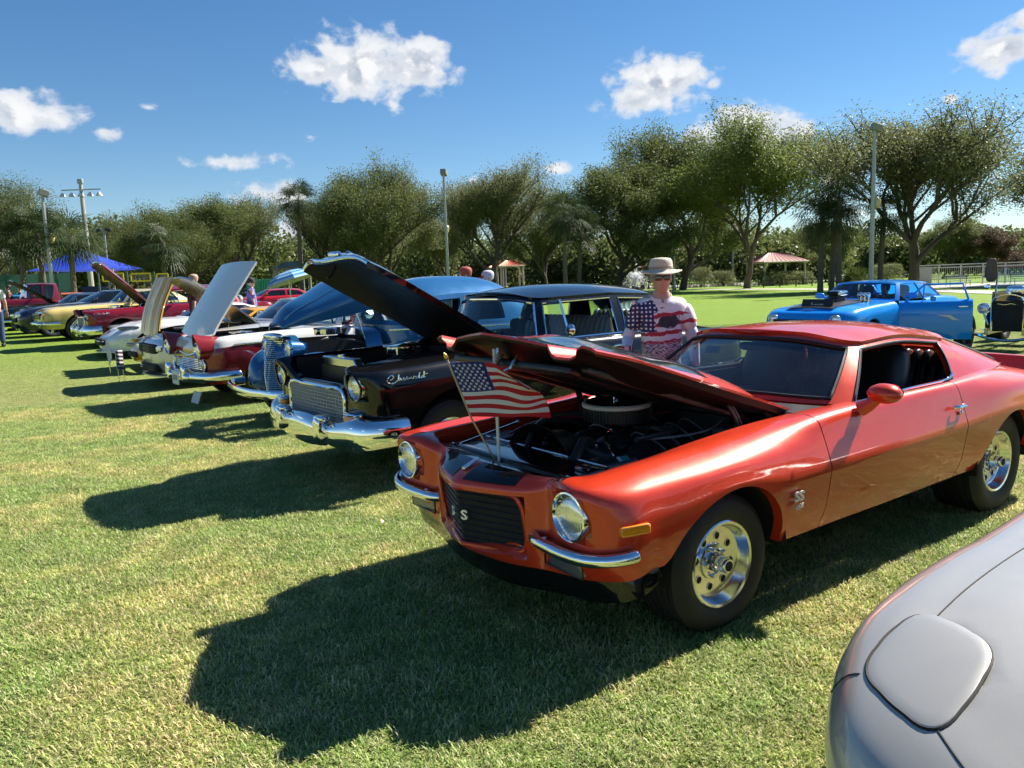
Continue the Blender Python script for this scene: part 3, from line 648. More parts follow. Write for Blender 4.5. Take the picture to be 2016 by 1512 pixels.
# ------------------------------------------------------------------ palms
def make_palm(seed, h, n=46, fr=1.25, skirt=True):
    rng = np.random.default_rng(seed); g = G(); bend = rng.normal(size=2) * .03 * h
    g.tube([(bend[0] * (k / 6) ** 2, bend[1] * (k / 6) ** 2, h * k / 6) for k in range(7)], [.20 + .04 * (k == 0) - .004 * k for k in range(7)], 9)
    V = []; F = []; c = np.array([bend[0], bend[1], h])
    for i in range(n):
        a = rng.uniform(0, 2 * PI); e = rng.uniform(-1.0, 1.25) if skirt else rng.uniform(-.5, 1.3); pl = rng.uniform(.55, .95) * fr; d = np.array([math.cos(a) * math.cos(e), math.sin(a) * math.cos(e), math.sin(e)]); tip = c + d * pl; tip[2] -= .10 * pl
        sidev = np.cross(d, [0, 0, 1]); sidev /= np.linalg.norm(sidev) + 1e-6; upv = np.cross(sidev, d); V += [c, c + sidev * .02, tip + sidev * .02, tip]; o = len(V); F.append((o - 4, o - 3, o - 2, o - 1))
        for k in range(17):
            b = -1.9 + 3.8 * k / 16; L_ = fr * (.62 + .30 * math.cos(b * .7)) * rng.uniform(.85, 1.1); dd = d * math.cos(b) + sidev * math.sin(b); m_ = tip + dd * L_ * .55 + upv * .05; t_ = tip + dd * L_ - np.array([0, 0, .30 * L_ * rng.uniform(.5, 1.4)]); pr = np.cross(dd, upv); w = .035
            V += [tip, m_ + pr * w, t_, m_ - pr * w]; o = len(V); F.append((o - 4, o - 3, o - 2, o - 1))
    return g, np.array(V), np.array(F)
PALM = {}
def palm(px, Y, top, fr, key, label, base=0):
    h = W(px, top, Y).z - .75 * fr; t = empty('palm_tree', (X(px, Y), Y, 0), R(px * 7 % 360), label, 'tree', 'cabbage palms in the park')
    g, V, F = make_palm(key, h, fr=fr); mk('trunk', g, pmat('palm_bark', (.12, .095, .07), .9, var=.4, vscale=5, bump=.8, bscale=9), t, fix=False); qmesh('crown', V, F, LM['palm'], t)
palm(608, 72, 376, 1.5, 1, 'single tall fan palm standing clear left of centre'); palm(18, 58, 432, 1.5, 2, 'fan palm at the left picture edge'); palm(70, 56, 442, 1.5, 3, 'fan palm left of the left lamp post'); palm(112, 57, 428, 1.45, 4, 'fan palm right behind the left lamp post'); palm(168, 55, 436, 1.6, 5, 'bushy fan palm beside the blue shade canopy'); palm(345, 60, 452, 1.5, 6, 'shaggy fan palm above the right yellow net')
palm(1118, 70, 396, 1.7, 7, 'dark fan palm left of the fountain'); palm(1145, 72, 430, 1.6, 8, 'shorter dark fan palm left of the fountain')
palm(1612, 56, 395, 1.55, 9, 'leftmost fan palm of the clump behind the blue coupe'); palm(1648, 55, 366, 1.6, 10, 'tallest fan palm of the clump behind the blue coupe'); palm(1634, 58, 410, 1.5, 12, 'middle fan palm of the clump behind the blue coupe'); palm(1728, 57, 392, 1.5, 11, 'fan palm just right of the right lamp post')
def bush(px, py, Y, w, h, mat, n, label, name='shrub', ls=.16, asp=.25):
    t = empty(name, (X(px, Y), Y, 0), 0, label, 'shrub', 'shrubs and reeds'); rng = np.random.default_rng(int(px)); a = rng.uniform(0, 2 * PI, n); r_ = np.sqrt(rng.random(n)); z = rng.random(n) ** .7; P = np.stack([np.cos(a) * r_ * w * (1 - .4 * z), np.sin(a) * r_ * w * .8 * (1 - .4 * z), z * h], 1); V, F = quads(P, ls, rng, asp); qmesh('foliage', V, F, mat, t)
    g = G()
    for k in range(5): g.tube([(0, 0, 0), (rng.normal() * w * .4, rng.normal() * w * .3, h * .6)], [.04, .015], 5)
    mk('stem', g, BARK, t)
t = empty('palmetto', (X(1682, 60), 60, 0), 0, 'bright green low palmetto beside the right lamp post', 'shrub', 'shrubs and reeds'); g, V, F = make_palm(77, .35, 40, 1.15, False); mk('stem', g, BARK, t); qmesh('fronds', V, F, LM['lime'], t)
for i, (px, Y, w, h, lb) in enumerate([(1380, 97, 2.2, 2.4, 'tall dry reed clump on the pond bank behind the hat'), (1425, 98, 2.0, 1.9, 'reed clump in front of the light green oak'), (1520, 90, 3.0, 1.6, 'reeds in front of the red-roofed gazebo'), (1570, 92, 2.4, 1.5, 'reeds right of the red-roofed gazebo'), (1740, 88, 2.5, 2.0, 'pale reed clump behind the right lamp post')]): bush(px, 0, Y, w, h, LM['dry'], 1500, lb, 'reed_clump', .35, .06)
# far wood: one mass
def far_wood():
    rng = np.random.default_rng(9); P = []
    for i in range(150):
        px = -260 + i * 17.0; Y = rng.uniform(112, 150); top = 458 + rng.normal() * 13 + (20 if 900 < px < 1200 else 0) + (12 if 560 < px < 700 else 0) + (-18 if px < 330 else 0); h = max(W(px, top, Y).z, 5); w = rng.uniform(3.0, 5.5); n = 1500; a = rng.normal(size=(n, 3)); a /= np.linalg.norm(a, axis=1)[:, None]; r_ = rng.random((n, 1)) ** .4
        q = a * r_ * [w, w, h * .5]; q[:, 2] += h * .5; q[:, 0] += X(px, Y); q[:, 1] += Y; P.append(q[q[:, 2] > .1])
    P = np.concatenate(P); V, F = quads(P, .34, rng, .55); o = qmesh('far_wood', V, F, LM['oak'], None); o['kind'] = 'stuff'; o['label'] = 'dark belt of woodland along the horizon'
far_wood()
# ------------------------------------------------------------------ the orange coupe in front
def orange_coupe():
    car = empty('muscle_car', (0.444, 4.06, 0), R(215.09), 'orange two-door muscle coupe with black hood stripes, hood raised and small flag on its nose', 'car', 'cars parked in a row on the grass')
    P = paint('orange_metallic', (0.58, 0.040, 0.012), 0.22, 0.36, 0.4)
    BK = M_gloss(); SB = M_black(); CH = M_chrome()
    L0 = [(.81, 0, .33), (.795, .2, .335), (.755, .37, .345), (.735, .46, .355), (.72, .58, .365), (.69, .78, .385), (.62, .885, .40), (.48, .91, .43), (0, .89, .36), (-.45, .875, .335), (-.72, .87, .335), (-1.4, .87, .34), (-2.1, .87, .35), (-2.743, .88, .36), (-3.25, .87, .40), (-3.62, .82, .44), (-3.74, .55, .45), (-3.77, 0, .45)]
    L1 = [(.862, 0, .372), (.825, .2, .378), (.762, .38, .40), (.728, .46, .42), (.735, .58, .435), (.728, .81, .45), (.645, .91, .47), (.48, .928, .49), (0, .925, .46), (-.45, .915, .45), (-.72, .912, .45), (-1.4, .912, .45), (-2.1, .912, .46), (-2.743, .93, .47), (-3.25, .905, .49), (-3.64, .85, .51), (-3.78, .57, .52), (-3.81, 0, .52)]
    L2 = [(.885, 0, .50), (.835, .2, .50), (.765, .385, .51), (.722, .46, .515), (.745, .58, .52), (.752, .82, .53), (.675, .918, .55), (.48, .938, .57), (0, .945, .58), (-.45, .932, .55), (-.72, .93, .55), (-1.4, .93, .55), (-2.1, .93, .56), (-2.743, .95, .59), (-3.25, .92, .59), (-3.66, .865, .61), (-3.81, .58, .62), (-3.84, 0, .62)]
    L3 = [(.905, 0, .655), (.848, .2, .655), (.765, .38, .66), (.705, .46, .655), (.74, .58, .65), (.757, .82, .655), (.675, .915, .66), (.45, .938, .665), (0, .948, .705), (-.45, .943, .662), (-.72, .945, .66), (-1.4, .945, .665), (-2.1, .947, .675), (-2.743, .955, .712), (-3.25, .93, .69), (-3.67, .87, .69), (-3.83, .585, .69), (-3.86, 0, .69)]
    L4 = [(.898, 0, .697), (.845, .2, .70), (.765, .37, .705), (.705, .46, .712), (.76, .58, .758), (.785, .79, .778), (.66, .878, .768), (.42, .900, .772), (0, .91, .79), (-.45, .90, .79), (-.72, .897, .80), (-1.4, .895, .815), (-2.1, .90, .83), (-2.743, .918, .845), (-3.25, .895, .82), (-3.66, .83, .79), (-3.82, .56, .78), (-3.85, 0, .78)]
    L5 = [(.835, 0, .737), (.80, .2, .738), (.735, .36, .738), (.69, .465, .745), (.735, .60, .793), (.71, .735, .806), (.58, .775, .818), (.38, .785, .83), (0, .80, .845), (-.45, .82, .862), (-.72, .85, .89), (-1.4, .862, .90), (-2.1, .865, .91), (-2.743, .83, .915), (-3.25, .80, .87), (-3.60, .76, .83), (-3.74, .52, .82), (-3.77, 0, .82)]
    L6 = [(.75, 0, .768), (.735, .2, .766), (.70, .38, .760), (.675, .50, .766), (.655, .60, .788), (.60, .66, .800), (.48, .66, .808), (.30, .66, .818), (0, .66, .846), (-.45, .66, .878), (-.72, .70, .898), (-1.4, .80, .922), (-2.1, .80, .925), (-2.743, .74, .935), (-3.25, .66, .905), (-3.50, .60, .865), (-3.60, .45, .855), (-3.62, 0, .855)]
    ar = [(0, .315, .372), (-2.743, .318, .372)]
    L = Loft([L0, L1, L2, L3, L4, L5, L6], nu=[5, 5, 5, 5, 6, 6, 6, 5, 5, 5, 5, 5, 5, 5, 5, 4, 4], nv=[3, 3, 4, 4, 4, 5], vc=(3,), arches=ar, gaps=(-.70, -2.10), arch_lvl=4)
    A = L.A
    for i in range(A.shape[0]):
        for j in range(L.jx(3)):
            x, y, z = A[i, j]
            if y < .352 and .392 < z < .662: A[i, j, 0] -= .05
        for j in range(L.jx(3), L.jx(6) + 1):
            x, y, z = A[i, j]
            if math.hypot(y - .70, z - .657) < .103: A[i, j, 0] -= .05
    isdoor = lambda j: -2.10 < L.xcol(j) < -.70 and L.A[0, j, 1] > .5
    mk('body', panel(L, keep=lambda i, j: not isdoor(j)), P, car, angle=40)
    for s_ in (1, -1):
        g = G().grid(A * [1, s_, 1], keep=lambda i, j: isdoor(j) and not L.isgap(j))
        d = mk('door', g, P, car, angle=40, solid=.03)
        h = G().tube([(-1.96, s_ * .925, .80), (-1.97, s_ * .945, .80), (-2.05, s_ * .945, .80), (-2.06, s_ * .925, .80)], .011, 8); h.ell((-2.03, s_ * .93, .762), (.014, .012, .014))
        mk('door_handle', h, CH, d)
        m = G(); m.ell((-1.06, s_ * 1.0, .99), (.068, .088, .052), 18, 12)
        m.tube([(-1.05, s_ * .88, .90), (-1.055, s_ * .93, .93), (-1.06, s_ * .965, .965)], [.042, .033, .028], 10)
        mr = mk('side_mirror', m, P, d); mk('mirror_glass', G().lathe([(.042, -.060), (0, -.069)], c=(-1.06, s_ * 1.0, .99), ax='x', n=20, sx=1.6), CH, mr)
    B = A[:, [j for j in range(A.shape[1])]]
    for j in range(A.shape[1] - 1):
        if L.isgap(j):
            for s_ in (1, -1): q = A[:, j:j + 2].copy(); q[:, :, 1] -= .02; mk('door_seal', G().grid(q * [1, s_, 1]), M_dark(), car)
    wells(car, ar, .90)
    mk('underbody', G().box((-1.45, 0, .33), (3.9, 1.5, .12)), M_dark(), car)
    # rear deck, spoiler
    top = A[-1]; jj = [j for j in range(len(top)) if top[j, 0] < -3.0]
    mk('trunk_lid', cap(top[jj[0]:], lambda x: .955 if x > -3.3 else .955 - (-3.3 - x) * .28, 6).mirror(), P, car)
    sp_ = G().grid([[(-3.58 - k * .02 + .12 * (abs(y) / .8) ** 2, y, .84 + h) for y in np.linspace(-.84, .84, 21)] for k, h in ((0, 0), (3, .05), (5, .105), (6, .11), (8, .10), (9, .02))]); mk('rear_spoiler', sp_, P, car)
    # black chin spoiler
    tp = [(x - .012, y * .99, z + .03) for x, y, z in L0[:8]]; bt = [(.755, 0, .215), (.75, .2, .22), (.725, .37, .235), (.705, .46, .245), (.69, .58, .26), (.66, .80, .29), (.60, .905, .325), (.47, .925, .40)]
    g = G().grid([curve(tp, 5), (curve(tp, 5) + curve(bt, 5)) / 2 + [.012, 0, 0], curve(bt, 5), curve(bt, 5) - [.02, 0, 0]]).mirror(); mk('chin_spoiler', g, BK, car)
    # grille
    gr = empty('grille', (0, 0, 0), parent=car)
    gx = lambda y, z: .897 - .36 * abs(y) - .125 * (.67 - z)
    O = [(0, .668), (.15, .672), (.29, .675), (.335, .662), (.357, .625), (.365, .54), (.362, .455), (.347, .415), (.30, .397), (.15, .388), (0, .383)]
    Oc = curve(O, 4, corners=())
    ctr = (0.0, .53); g = G(); n = len(Oc)
    rows = [[(gx(y * s_, z * s_ + ctr[1] * (1 - s_)) - .012, y * s_, z * s_ + ctr[1] * (1 - s_)) for y, z in Oc] for s_ in (1, .66, .33, .0)]
    mk('grille_backing', G().grid(rows).mirror(), M_dark(), gr)
    b = G()
    for k in range(1, 9):
        z = .386 + .287 * k / 9; y1 = .355 if .43 < z < .64 else .335; b.tube([(gx(0, z) - .002, 0, z), (gx(y1, z) - .002, y1, z)], .0028, 4)
    mk('grille_bars', b.mirror(), pmat('grille_dark', (.02, .02, .022), .3), gr)
    rim = [(gx(y, z) + .004, y, z) for y, z in Oc]; rim = rim + [(x, -y, z) for x, y, z in rim[::-1][1:-1]]
    mk('grille_surround', G().tube(rim, .0125, 8, closed=True), P, gr)
    fr = math.atan(.375)
    text('grille_badge', 'S', .064, M_badge(), gr, (gx(.045, .535) + .014, .05, .535), (R(90), 0, R(90) + fr), .004, 0, .0015, 1.35)
    text('grille_badge', 'S', .064, M_badge(), gr, (gx(.045, .535) + .014, -.05, .535), (R(90), 0, R(90) - fr), .004, 0, .0015, 1.35)
    for s_ in (1, -1):
        lamp(car, (.768, s_ * .70, .658), .086, .108, depth=.08)
        bp = [(.735, .405, .497), (.765, .45, .497), (.785, .56, .497), (.795, .70, .50), (.785, .80, .505), (.74, .89, .515), (.655, .95, .53), (.635, .953, .532)]
        c = curve([(x, s_ * y, z) for x, y, z in bp], 5); rr = [.012 if i in (0, len(c) - 1) else .023 if i in (1, len(c) - 2) else .027 for i in range(len(c))]
        bo = mk('bumper', G().tube(c, rr, 12), CH, car, angle=60); mk('bumper_bolt', G().ell((.765, s_ * .52, .522), (.012, .012, .006)), CH, bo)
        pl = mk('parking_lamp', sup((.712, s_ * .61, .425), (.025, .125, .036), 8, 24, 10, Matrix.Rotation(R(-4 * s_), 3, 'Z')), pmat('smoked_lens', (.10, .10, .11), .12, coat=1), car); mk('lamp_frame', G().tube([(.742 - .10 * abs(abs(y) - .61) * .35, s_ * y, z) for y, z in ((.485, .392), (.485, .458), (.735, .458), (.735, .392))], .005, 6, closed=True), SB, pl)
        mk('side_marker', sup((.625, s_ * .928, .628), (.068, .014, .021), 8, 20, 8, Matrix.Rotation(R(-13 * s_), 3, 'Z')), M_amber(), car)
        text('fender_badge', 'SS', .062, M_badge(), car, (-.42, s_ * .952, .565), (R(90), 0, PI if s_ > 0 else 0), .004, .12, .002, 1.25)
        text('engine_badge', '454', .036, M_badge(), car, (-.42, s_ * .9515, .515), (R(90), 0, PI if s_ > 0 else 0), .003, .25, .001, 1.2)
    # header stripes and emblem
    def hz(x, y):
        return float(np.interp(.90 - x - .37 * min(abs(y), .38), [0, .062, .15, .22], [.700, .742, .772, .775]))
    hx = lambda s_, y: (.885 - .37 * y) * (1 - s_) + (.752 - .12 * y) * s_
    for s_ in (1, -1):
        jv = lambda f: A[L.row[4]:][:, :]  # rows above the nose edge
        top_rows = A[L.row[4] + 1:, :]; ys = np.linspace(.045, .33, 9); rows = []
        for i in range(0, len(top_rows)):
            row = top_rows[i]; k = L.jx(3); yy = row[:k + 1, 1]; rows.append([(np.interp(y * (1 if i else 1), yy, row[:k + 1, 0]) + .002, s_ * y, np.interp(y, yy, row[:k + 1, 2]) + .003) for y in ys])
        mk('nose_stripe', G().grid(rows), BK, car, angle=60)
    mk('nose_emblem', sup((.80, 0, .765), (.05, .016, .006), 6, 16, 6, RY(24)), CH, car)
    # engine bay walls: inner lips
    jj = [j for j in range(len(top)) if top[j, 0] > -.80]; E = top[jj]
    E2 = E.copy(); E2[:, 2] -= .022; E2[:, 1] *= .985; E3 = E2.copy(); E3[:, 1] *= .965; E3[:, 0] -= .01; E4 = E3.copy(); E4[:, 2] -= .07
    mk('fender_lip', G().grid([E, E2, E3, E4]).mirror(), P, car)
    E5 = E4.copy(); E5[:, 2] = .42; E5[:, 1] *= .9
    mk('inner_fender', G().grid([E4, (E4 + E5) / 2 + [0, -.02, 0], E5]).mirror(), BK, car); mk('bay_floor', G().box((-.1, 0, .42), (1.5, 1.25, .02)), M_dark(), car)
    # cowl and firewall
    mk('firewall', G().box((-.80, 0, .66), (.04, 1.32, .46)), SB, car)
    mk('cowl_panel', G().grid([[(x, y, .895 + h + .02 * (1 - (y / .7) ** 2)) for y in np.linspace(-.72, .72, 15)] for x, h in ((-.70, -.03), (-.74, .0), (-1.06, .0))]), SB, car)
    cg = G()
    for k in range(46):
        y = -.52 + k * .0226
        if abs(abs(y) - .0) > .03: cg.box((-.78, y, .922 - .022 * (y / .7) ** 2), (.075, .010, .006))
    for k in range(4): cg.box((-.75 - k * .02, 0, .9225), (.005, 1.04, .004))
    mk('cowl_grille', cg, M_alu(), car)
    # greenhouse
    base = [(-.80, 0, .925), (-.87, .36, .92), (-1.04, .70, .905), (-1.12, .80, .905), (-1.65, .805, .925), (-2.20, .795, .922), (-2.78, .745, .925), (-3.28, .60, .93), (-3.38, .3, .945), (-3.42, 0, .95)]
    roof = [(-1.30, 0, 1.25), (-1.33, .35, 1.24), (-1.44, .565, 1.195), (-1.52, .595, 1.185), (-1.90, .605, 1.20), (-2.36, .60, 1.155), (-2.52, .57, 1.13), (-2.62, .47, 1.155), (-2.64, .25, 1.195), (-2.65, 0, 1.205)]
    gl = glassmat('windshield_glass', (.44, .56, .58), 1.0, .015)
    Lg = greenhouse(car, base, roof, [(0, 2, .085, .92, 'windshield', gl), (3, 5, .0, .9, 'side_window', None), (7, 9, .085, .92, 'rear_window', gl)], f1([-2.7, -2.3, -1.9, -1.5, -1.25], [1.19, 1.245, 1.268, 1.268, 1.25]), P, nu=6, trim=M_black(), uc=(3, 5))
    for s_ in (1, -1):
        mk('belt_trim', G().tube([(-1.10, s_ * .815, .918), (-1.65, s_ * .822, .938), (-2.0, s_ * .815, .936), (-2.16, s_ * .802, .945), (-2.21, s_ * .79, .965)], .008, 6), CH, car)
    # interior
    mk('interior_tub', G().box((-1.9, 0, .42), (1.9, 1.4, .05)).box((-1.55, .80, .70), (1.15, .05, .40)).box((-1.55, -.80, .70), (1.15, .05, .40)).box((-2.5, .70, .68), (.7, .05, .46)).box((-2.5, -.70, .68), (.7, .05, .46)), SB, car)
    mk('dashboard', sup((-1.12, 0, .84), (.2, .70, .075), 5), SB, car)
    for s_ in (1, -1): seat(car, -1.66, s_ * .36, .42, .5, .66, name='bucket_seat', head=False)
    bench(car, -2.45, .45, 1.22, .50, pleat=1, name='rear_seat', d=.42)
    mk('parcel_shelf', G().box((-3.0, 0, .915), (.55, 1.25, .02)), pmat('grey_vinyl', (.16, .17, .18), .45), car)
    steering(car, -1.42, .36, .84, .185, 24)
    mk('rear_view_mirror', sup((-1.33, .0, 1.16), (.012, .11, .028), 4), SB, car); mk('inspection_sticker', G().box((-1.245, -.26, 1.135), (.004, .11, .05), ry=R(-30)), pmat('sticker_teal', (.35, .55, .55), .5), car)
    for x, y in ((0, .74), (0, -.74)): wheel(car, x, y, .308, .322, .235, 1 if y > 0 else -1, 'weld', .197, steer=0)
    for x, y in ((-2.743, .72), (-2.743, -.72)): wheel(car, x, y, .335, .35, .28, 1 if y > 0 else -1, 'weld', .197)
    # hood, hinged at the cowl
    hd = empty('hood', parent=car); hinge_rot(hd, -.86, .905, 21.2)
    ys = np.array([0, .03, .06, .061, .15, .25, .34, .385, .40, .42, .445, .48, .52, .545, .565, .585, .61, .635, .652, .66]); xs = np.linspace(0, 1, 17)
    Z = lambda y, s_: None
    rows = []; und = []
    yl = np.concatenate([-ys[::-1][:-1], ys])
    for s_ in xs:
        row = []; ur = []
        for y in yl:
            a = abs(y); xf = .775 - .27 * a + (.03 if a > .56 else 0); x = -.85 + (xf + .85) * s_
            w = .66 if s_ > .15 else .64 + .02 * s_ / .15; yy = y * w / .66
            e = float(np.interp(x, [-.85, -.79, -.32, .06, .40, .6, .78], [.880, .878, .849, .830, .812, .785, .765]))
            B = float(np.interp(x, [-.85, -.66, -.38, -.14, .13, .33, .50, .62, .78], [.115, .128, .132, .108, .100, .082, .03, .012, .0]))
            sh = float(herm(np.array([0, .15, .3, .4, .5, .66]), np.array([1, .94, .60, .25, .04, 0]), np.array([a]))[0])
            vd = float(np.interp(a, [.385, .42, .45, .52, .55, .585], [0, .75, 1, 1, .6, 0])); dep = .055 * max(0, (s_ - .45) / .55) ** 1.1
            pl = float(np.interp(a, [.0, .38, .50, .585, .63, .66], [.008, -.012, 0, .006, .004, -.008])) * max(0, (s_ - .3) / .7)
            z = e + B * sh - vd * dep + pl + .012 * (1 - (a / .66) ** 2)
            row.append((x + .86, yy, z - .905))
            zu = e - .045 - .05 * (1 - .75 * max(0, (s_ - .8) / .2)) * float(np.interp(a, [.50, .60, .66], [1, .7, 0])) * min(1, s_ * 4) - (.03 * vd * (s_ > .6)); fb_ = min(1, max(0, (s_ - .80) / .16)); zu = zu * (1 - fb_) + (z - .02) * fb_; ur.append((x + .86 - .01 * (s_ > .9), yy * .985, min(zu, z - .018) - .905))
        rows.append(row); und.append(ur)
    rows = np.array(rows); und = np.array(und); ng = len(xs); nn = len(yl)
    g = G().grid(rows); nf_top = len(g.f)
    # stripe faces
    fi = []
    for i in range(ng - 1):
        for j in range(nn - 1):
            a = abs((yl[j] + yl[j + 1]) / 2); fi.append(1 if .061 < a < .385 - .25 * max(0, .55 - xs[i]) else 0)
    ho = mk('hood_skin', g, None, hd, mats=[P, M_gloss()], fidx=fi, angle=50)
    ring = lambda X: np.concatenate([X[0], X[1:, -1], X[-1, ::-1][1:], X[::-1, 0][1:-1]])
    ug = G().grid(und, flip=True); e1, e2 = ring(rows), ring(und)
    HB = pmat('hood_black', (.006, .006, .007), .45, spec=.2); mk('hood_underside', ug, HB, hd, angle=50); mk('hood_edge', G().grid([e1 - [0, 0, .008], e2], cu=True), HB, hd, angle=50); mk('hood_lip', G().grid([e1, e1 - [0, 0, .012]], cu=True), P, hd)
    br = G()
    for y in (-.5, -.17, .17, .5): br.add(sup((.80, y, -.165), (.60, .035, .02), 5, M=RY(3)))
    br.add(sup((1.42, 0, -.22), (.05, .50, .02), 5)).add(sup((.35, 0, -.14), (.05, .55, .02), 5)); mk('hood_brace', br, SB, hd)
    lt = G().tube([(1.50, -.03, -.16), (1.50, -.03, -.26), (1.53, -.03, -.29)], .008, 6).tube([(1.47, -.02, -.18), (1.49, -.015, -.25), (1.50, .04, -.28), (1.49, .095, -.25), (1.47, .10, -.18)], .007, 6)
    for k in range(7): lt.tube([(1.50 + .014 * math.cos(t), -.02 + .014 * math.sin(t), -.19 - k * .013) for t in np.linspace(0, 2 * PI, 9)[:-1]], .003, 4, closed=True)
    mk('hood_latch', lt, M_alu(), hd)
    for s_ in (1, -1):
        q = G()
        for dx in (0, .26):
            for k in (0, .022): q.tube(curve([(-.40 - dx + k, s_ * .60, .70), (-.43 - dx + k, s_ * .61, .83), (-.38 - dx * .75 + k, s_ * .60, .95), (-.30 - dx * .8 + k, s_ * .57, 1.05 - dx * .25)], 5), .011, 8)
        mk('hood_hinge', q, SB, car)
    mk('prop_rod', G().tube([(.636, 0, .745), (.642, 0, 1.30)], .008, 8), pmat('white_rod', (.62, .62, .60), .4), car)
    engine_bay(car); return car
def engine_bay(car):
    SB, CH, BK = M_black(), M_chrome(), M_gloss(); DG = pmat('engine_iron', (.045, .045, .05), .36, .5); HO = pmat('hose_rubber', (.035, .035, .038), .32)
    e = empty('engine', parent=car)
    g = sup((-.30, 0, .56), (.30, .22, .16), 5); g.add(sup((.05, 0, .62), (.06, .19, .14), 4)); g.add(sup((-.30, 0, .70), (.24, .12, .05), 5))
    mk('block', g, DG, e)
    for s_ in (1, -1):
        v = sup((-.30, s_ * .25, .70), (.27, .075, .045), 6, 24, 10, Matrix.Rotation(R(-32 * s_), 3, 'X'))
        for k in range(7): v.box((-.48 + k * .06, s_ * .262, .748), (.012, .06, .012), rx=R(-32 * s_))
        mk('valve_cover', v, DG, e)
        h = G()
        for k in range(4): h.tube(curve([(-.50 + k * .13, s_ * .33, .60), (-.50 + k * .13, s_ * .42, .57), (-.46 + k * .10, s_ * .44, .45)], 4), .024, 8)
        mk('exhaust_header', h, pmat('header_coat', (.05, .05, .05), .4, .6), e)
        p_ = G()
        for k in range(4): p_.tube(curve([(-.20 - k * .12, s_ * .06, .76), (-.15 - k * .12, s_ * .16, .80 + .01 * k), (-.2 - k * .12, s_ * .30, .73), (-.25 - k * .12, s_ * .34, .62)], 4), .006, 6)
        mk('spark_lead', p_, pmat('lead_grey', (.12, .12, .13), .4), e)
    text('valve_cover_lettering', 'CHEVROLET', .045, CH, e, (-.30, .30, .722), (R(38), 0, PI), .003)
    # air cleaner
    c = (-.27, 0, .0); a = empty('air_cleaner', (-.15, .0, .85), parent=car)
    mk('filter_element', G().lathe([(.16, 0)] + [(.178 - .004 * (k % 2), .004 + .072 * (k / 60) * 0) for k in range(2)] + [(.178, .075)], ax='z', n=60), pmat('filter_black', (.015, .015, .016), .6), a)
    pl = G()
    for k in range(60): t = 2 * PI * k / 60; pl.box((.179 * math.cos(t), .179 * math.sin(t), .04), (.006, .006, .07), rz=t)
    mk('filter_pleats', pl, SB, a)
    mk('lid_ring', G().lathe([(.178, .075), (.188, .078), (.190, .092), (.184, .099), (.172, .102)], ax='z', n=48), M_badge(), a); mk('lid', G().lathe([(.172, .102), (.15, .105), (.05, .110), (.03, .108), (0, .108)], ax='z', n=48), BK, a); mk('wing_nut', G().box((0, 0, .118), (.04, .008, .014)).lathe([(.01, .105), (.01, .12), (0, .12)], ax='z', n=8), CH, a)
    # radiator, shroud, top cover
    r_ = empty('radiator', parent=car)
    mk('core', G().box((.56, 0, .56), (.06, 1.0, .34)), SB, r_, bevel=.01); mk('top_cover', sup((.50, 0, .745), (.13, .52, .022), 6), BK, r_); mk('tank', sup((.44, 0, .735), (.035, .50, .03), 5), BK, r_)
    mk('cover_edge', G().tube([(.375, -.5, .762), (.375, .5, .762)], .006, 6).tube([(.60, -.5, .757), (.60, .5, .757)], .005, 6), M_alu(), r_)
    mk('fan_shroud', G().lathe([(.30, .40), (.25, .30), (.245, .22)], c=(0, 0, .60), ax='x', n=28, a0=0, a1=PI), SB, r_)
    mk('filler_cap', G().lathe([(.035, 0), (.037, .012), (.03, .018), (0, .02)], c=(.50, .47, .768), ax='z', n=16), M_alu(), r_)
    ov = G().lathe([(0, 0), (.042, 0), (.042, .15), (.036, .16), (.036, .17), (0, .172)], ax='y', n=20, c=(.44, .42, .70)); 
    for k in range(6): ov.lathe([(.042, 0), (.045, .004), (.042, .008)], c=(.44, .44 + .018 * k, .70), n=20)
    mk('overflow_tank', ov, M_alu(), r_)
    ac = empty('air_compressor', (.20, .36, .70), parent=car)
    k_ = G().lathe([(0, .10), (.06, .10), (.062, .0), (.058, -.02), (.066, -.10), (0, -.10)], ax='x', n=24); mk('housing', k_, pmat('compressor_grey', (.09, .095, .10), .4, .8), ac); mk('pulley', G().lathe([(.02, .10), (.074, .10), (.074, .115), (.064, .12), (.074, .125), (.074, .14), (.03, .145), (0, .15)], ax='x', n=28), SB, ac)
    mk('data_sticker', G().box((-.03, .035, .052), (.05, .03, .002), rx=R(-35)), pmat('green_sticker', (.03, .30, .26), .5), ac); mk('white_sticker', G().box((.005, .035, .054), (.018, .03, .002), rx=R(-35)), pmat('sticker_white', (.7, .7, .72), .5), ac)
    ho = empty('hoses', parent=car); hp = G()
    hp.tube(curve([(.42, .28, .73), (.30, .22, .80), (.16, .10, .79), (.06, .06, .74)], 6), .026, 10); hp.tube(curve([(.38, .38, .70), (.30, .33, .74), (.22, .25, .66), (.1, .22, .58)], 6), .024, 10)
    hp.tube(curve([(.40, -.1, .76), (.25, -.18, .86), (0, -.2, .88), (-.25, .05, .80), (-.3, .28, .82), (.05, .35, .82)], 6), .014, 8); hp.tube(curve([(.3, -.35, .70), (.15, -.4, .80), (-.1, -.38, .80), (-.4, -.34, .74), (-.7, -.36, .80)], 6), .013, 8)
    hp.tube(curve([(.2, -.45, .68), (0, -.50, .78), (-.3, -.5, .77), (-.6, -.45, .74)], 6), .010, 8); hp.tube(curve([(-.1, .40, .72), (-.3, .45, .78), (-.5, .46, .74), (-.7, .42, .78)], 6), .009, 8)
    mk('hose', hp, HO, ho)
    for q, ax_ in (((.40, .27, .74), 'x'), ((.09, .075, .75), 'x'), ((.37, .375, .705), 'x'), ((.12, .225, .60), 'x')): mk('hose_clamp', G().lathe([(.029, -.008), (.031, 0), (.029, .008)], c=q, ax=ax_, n=14), M_alu(), ho)
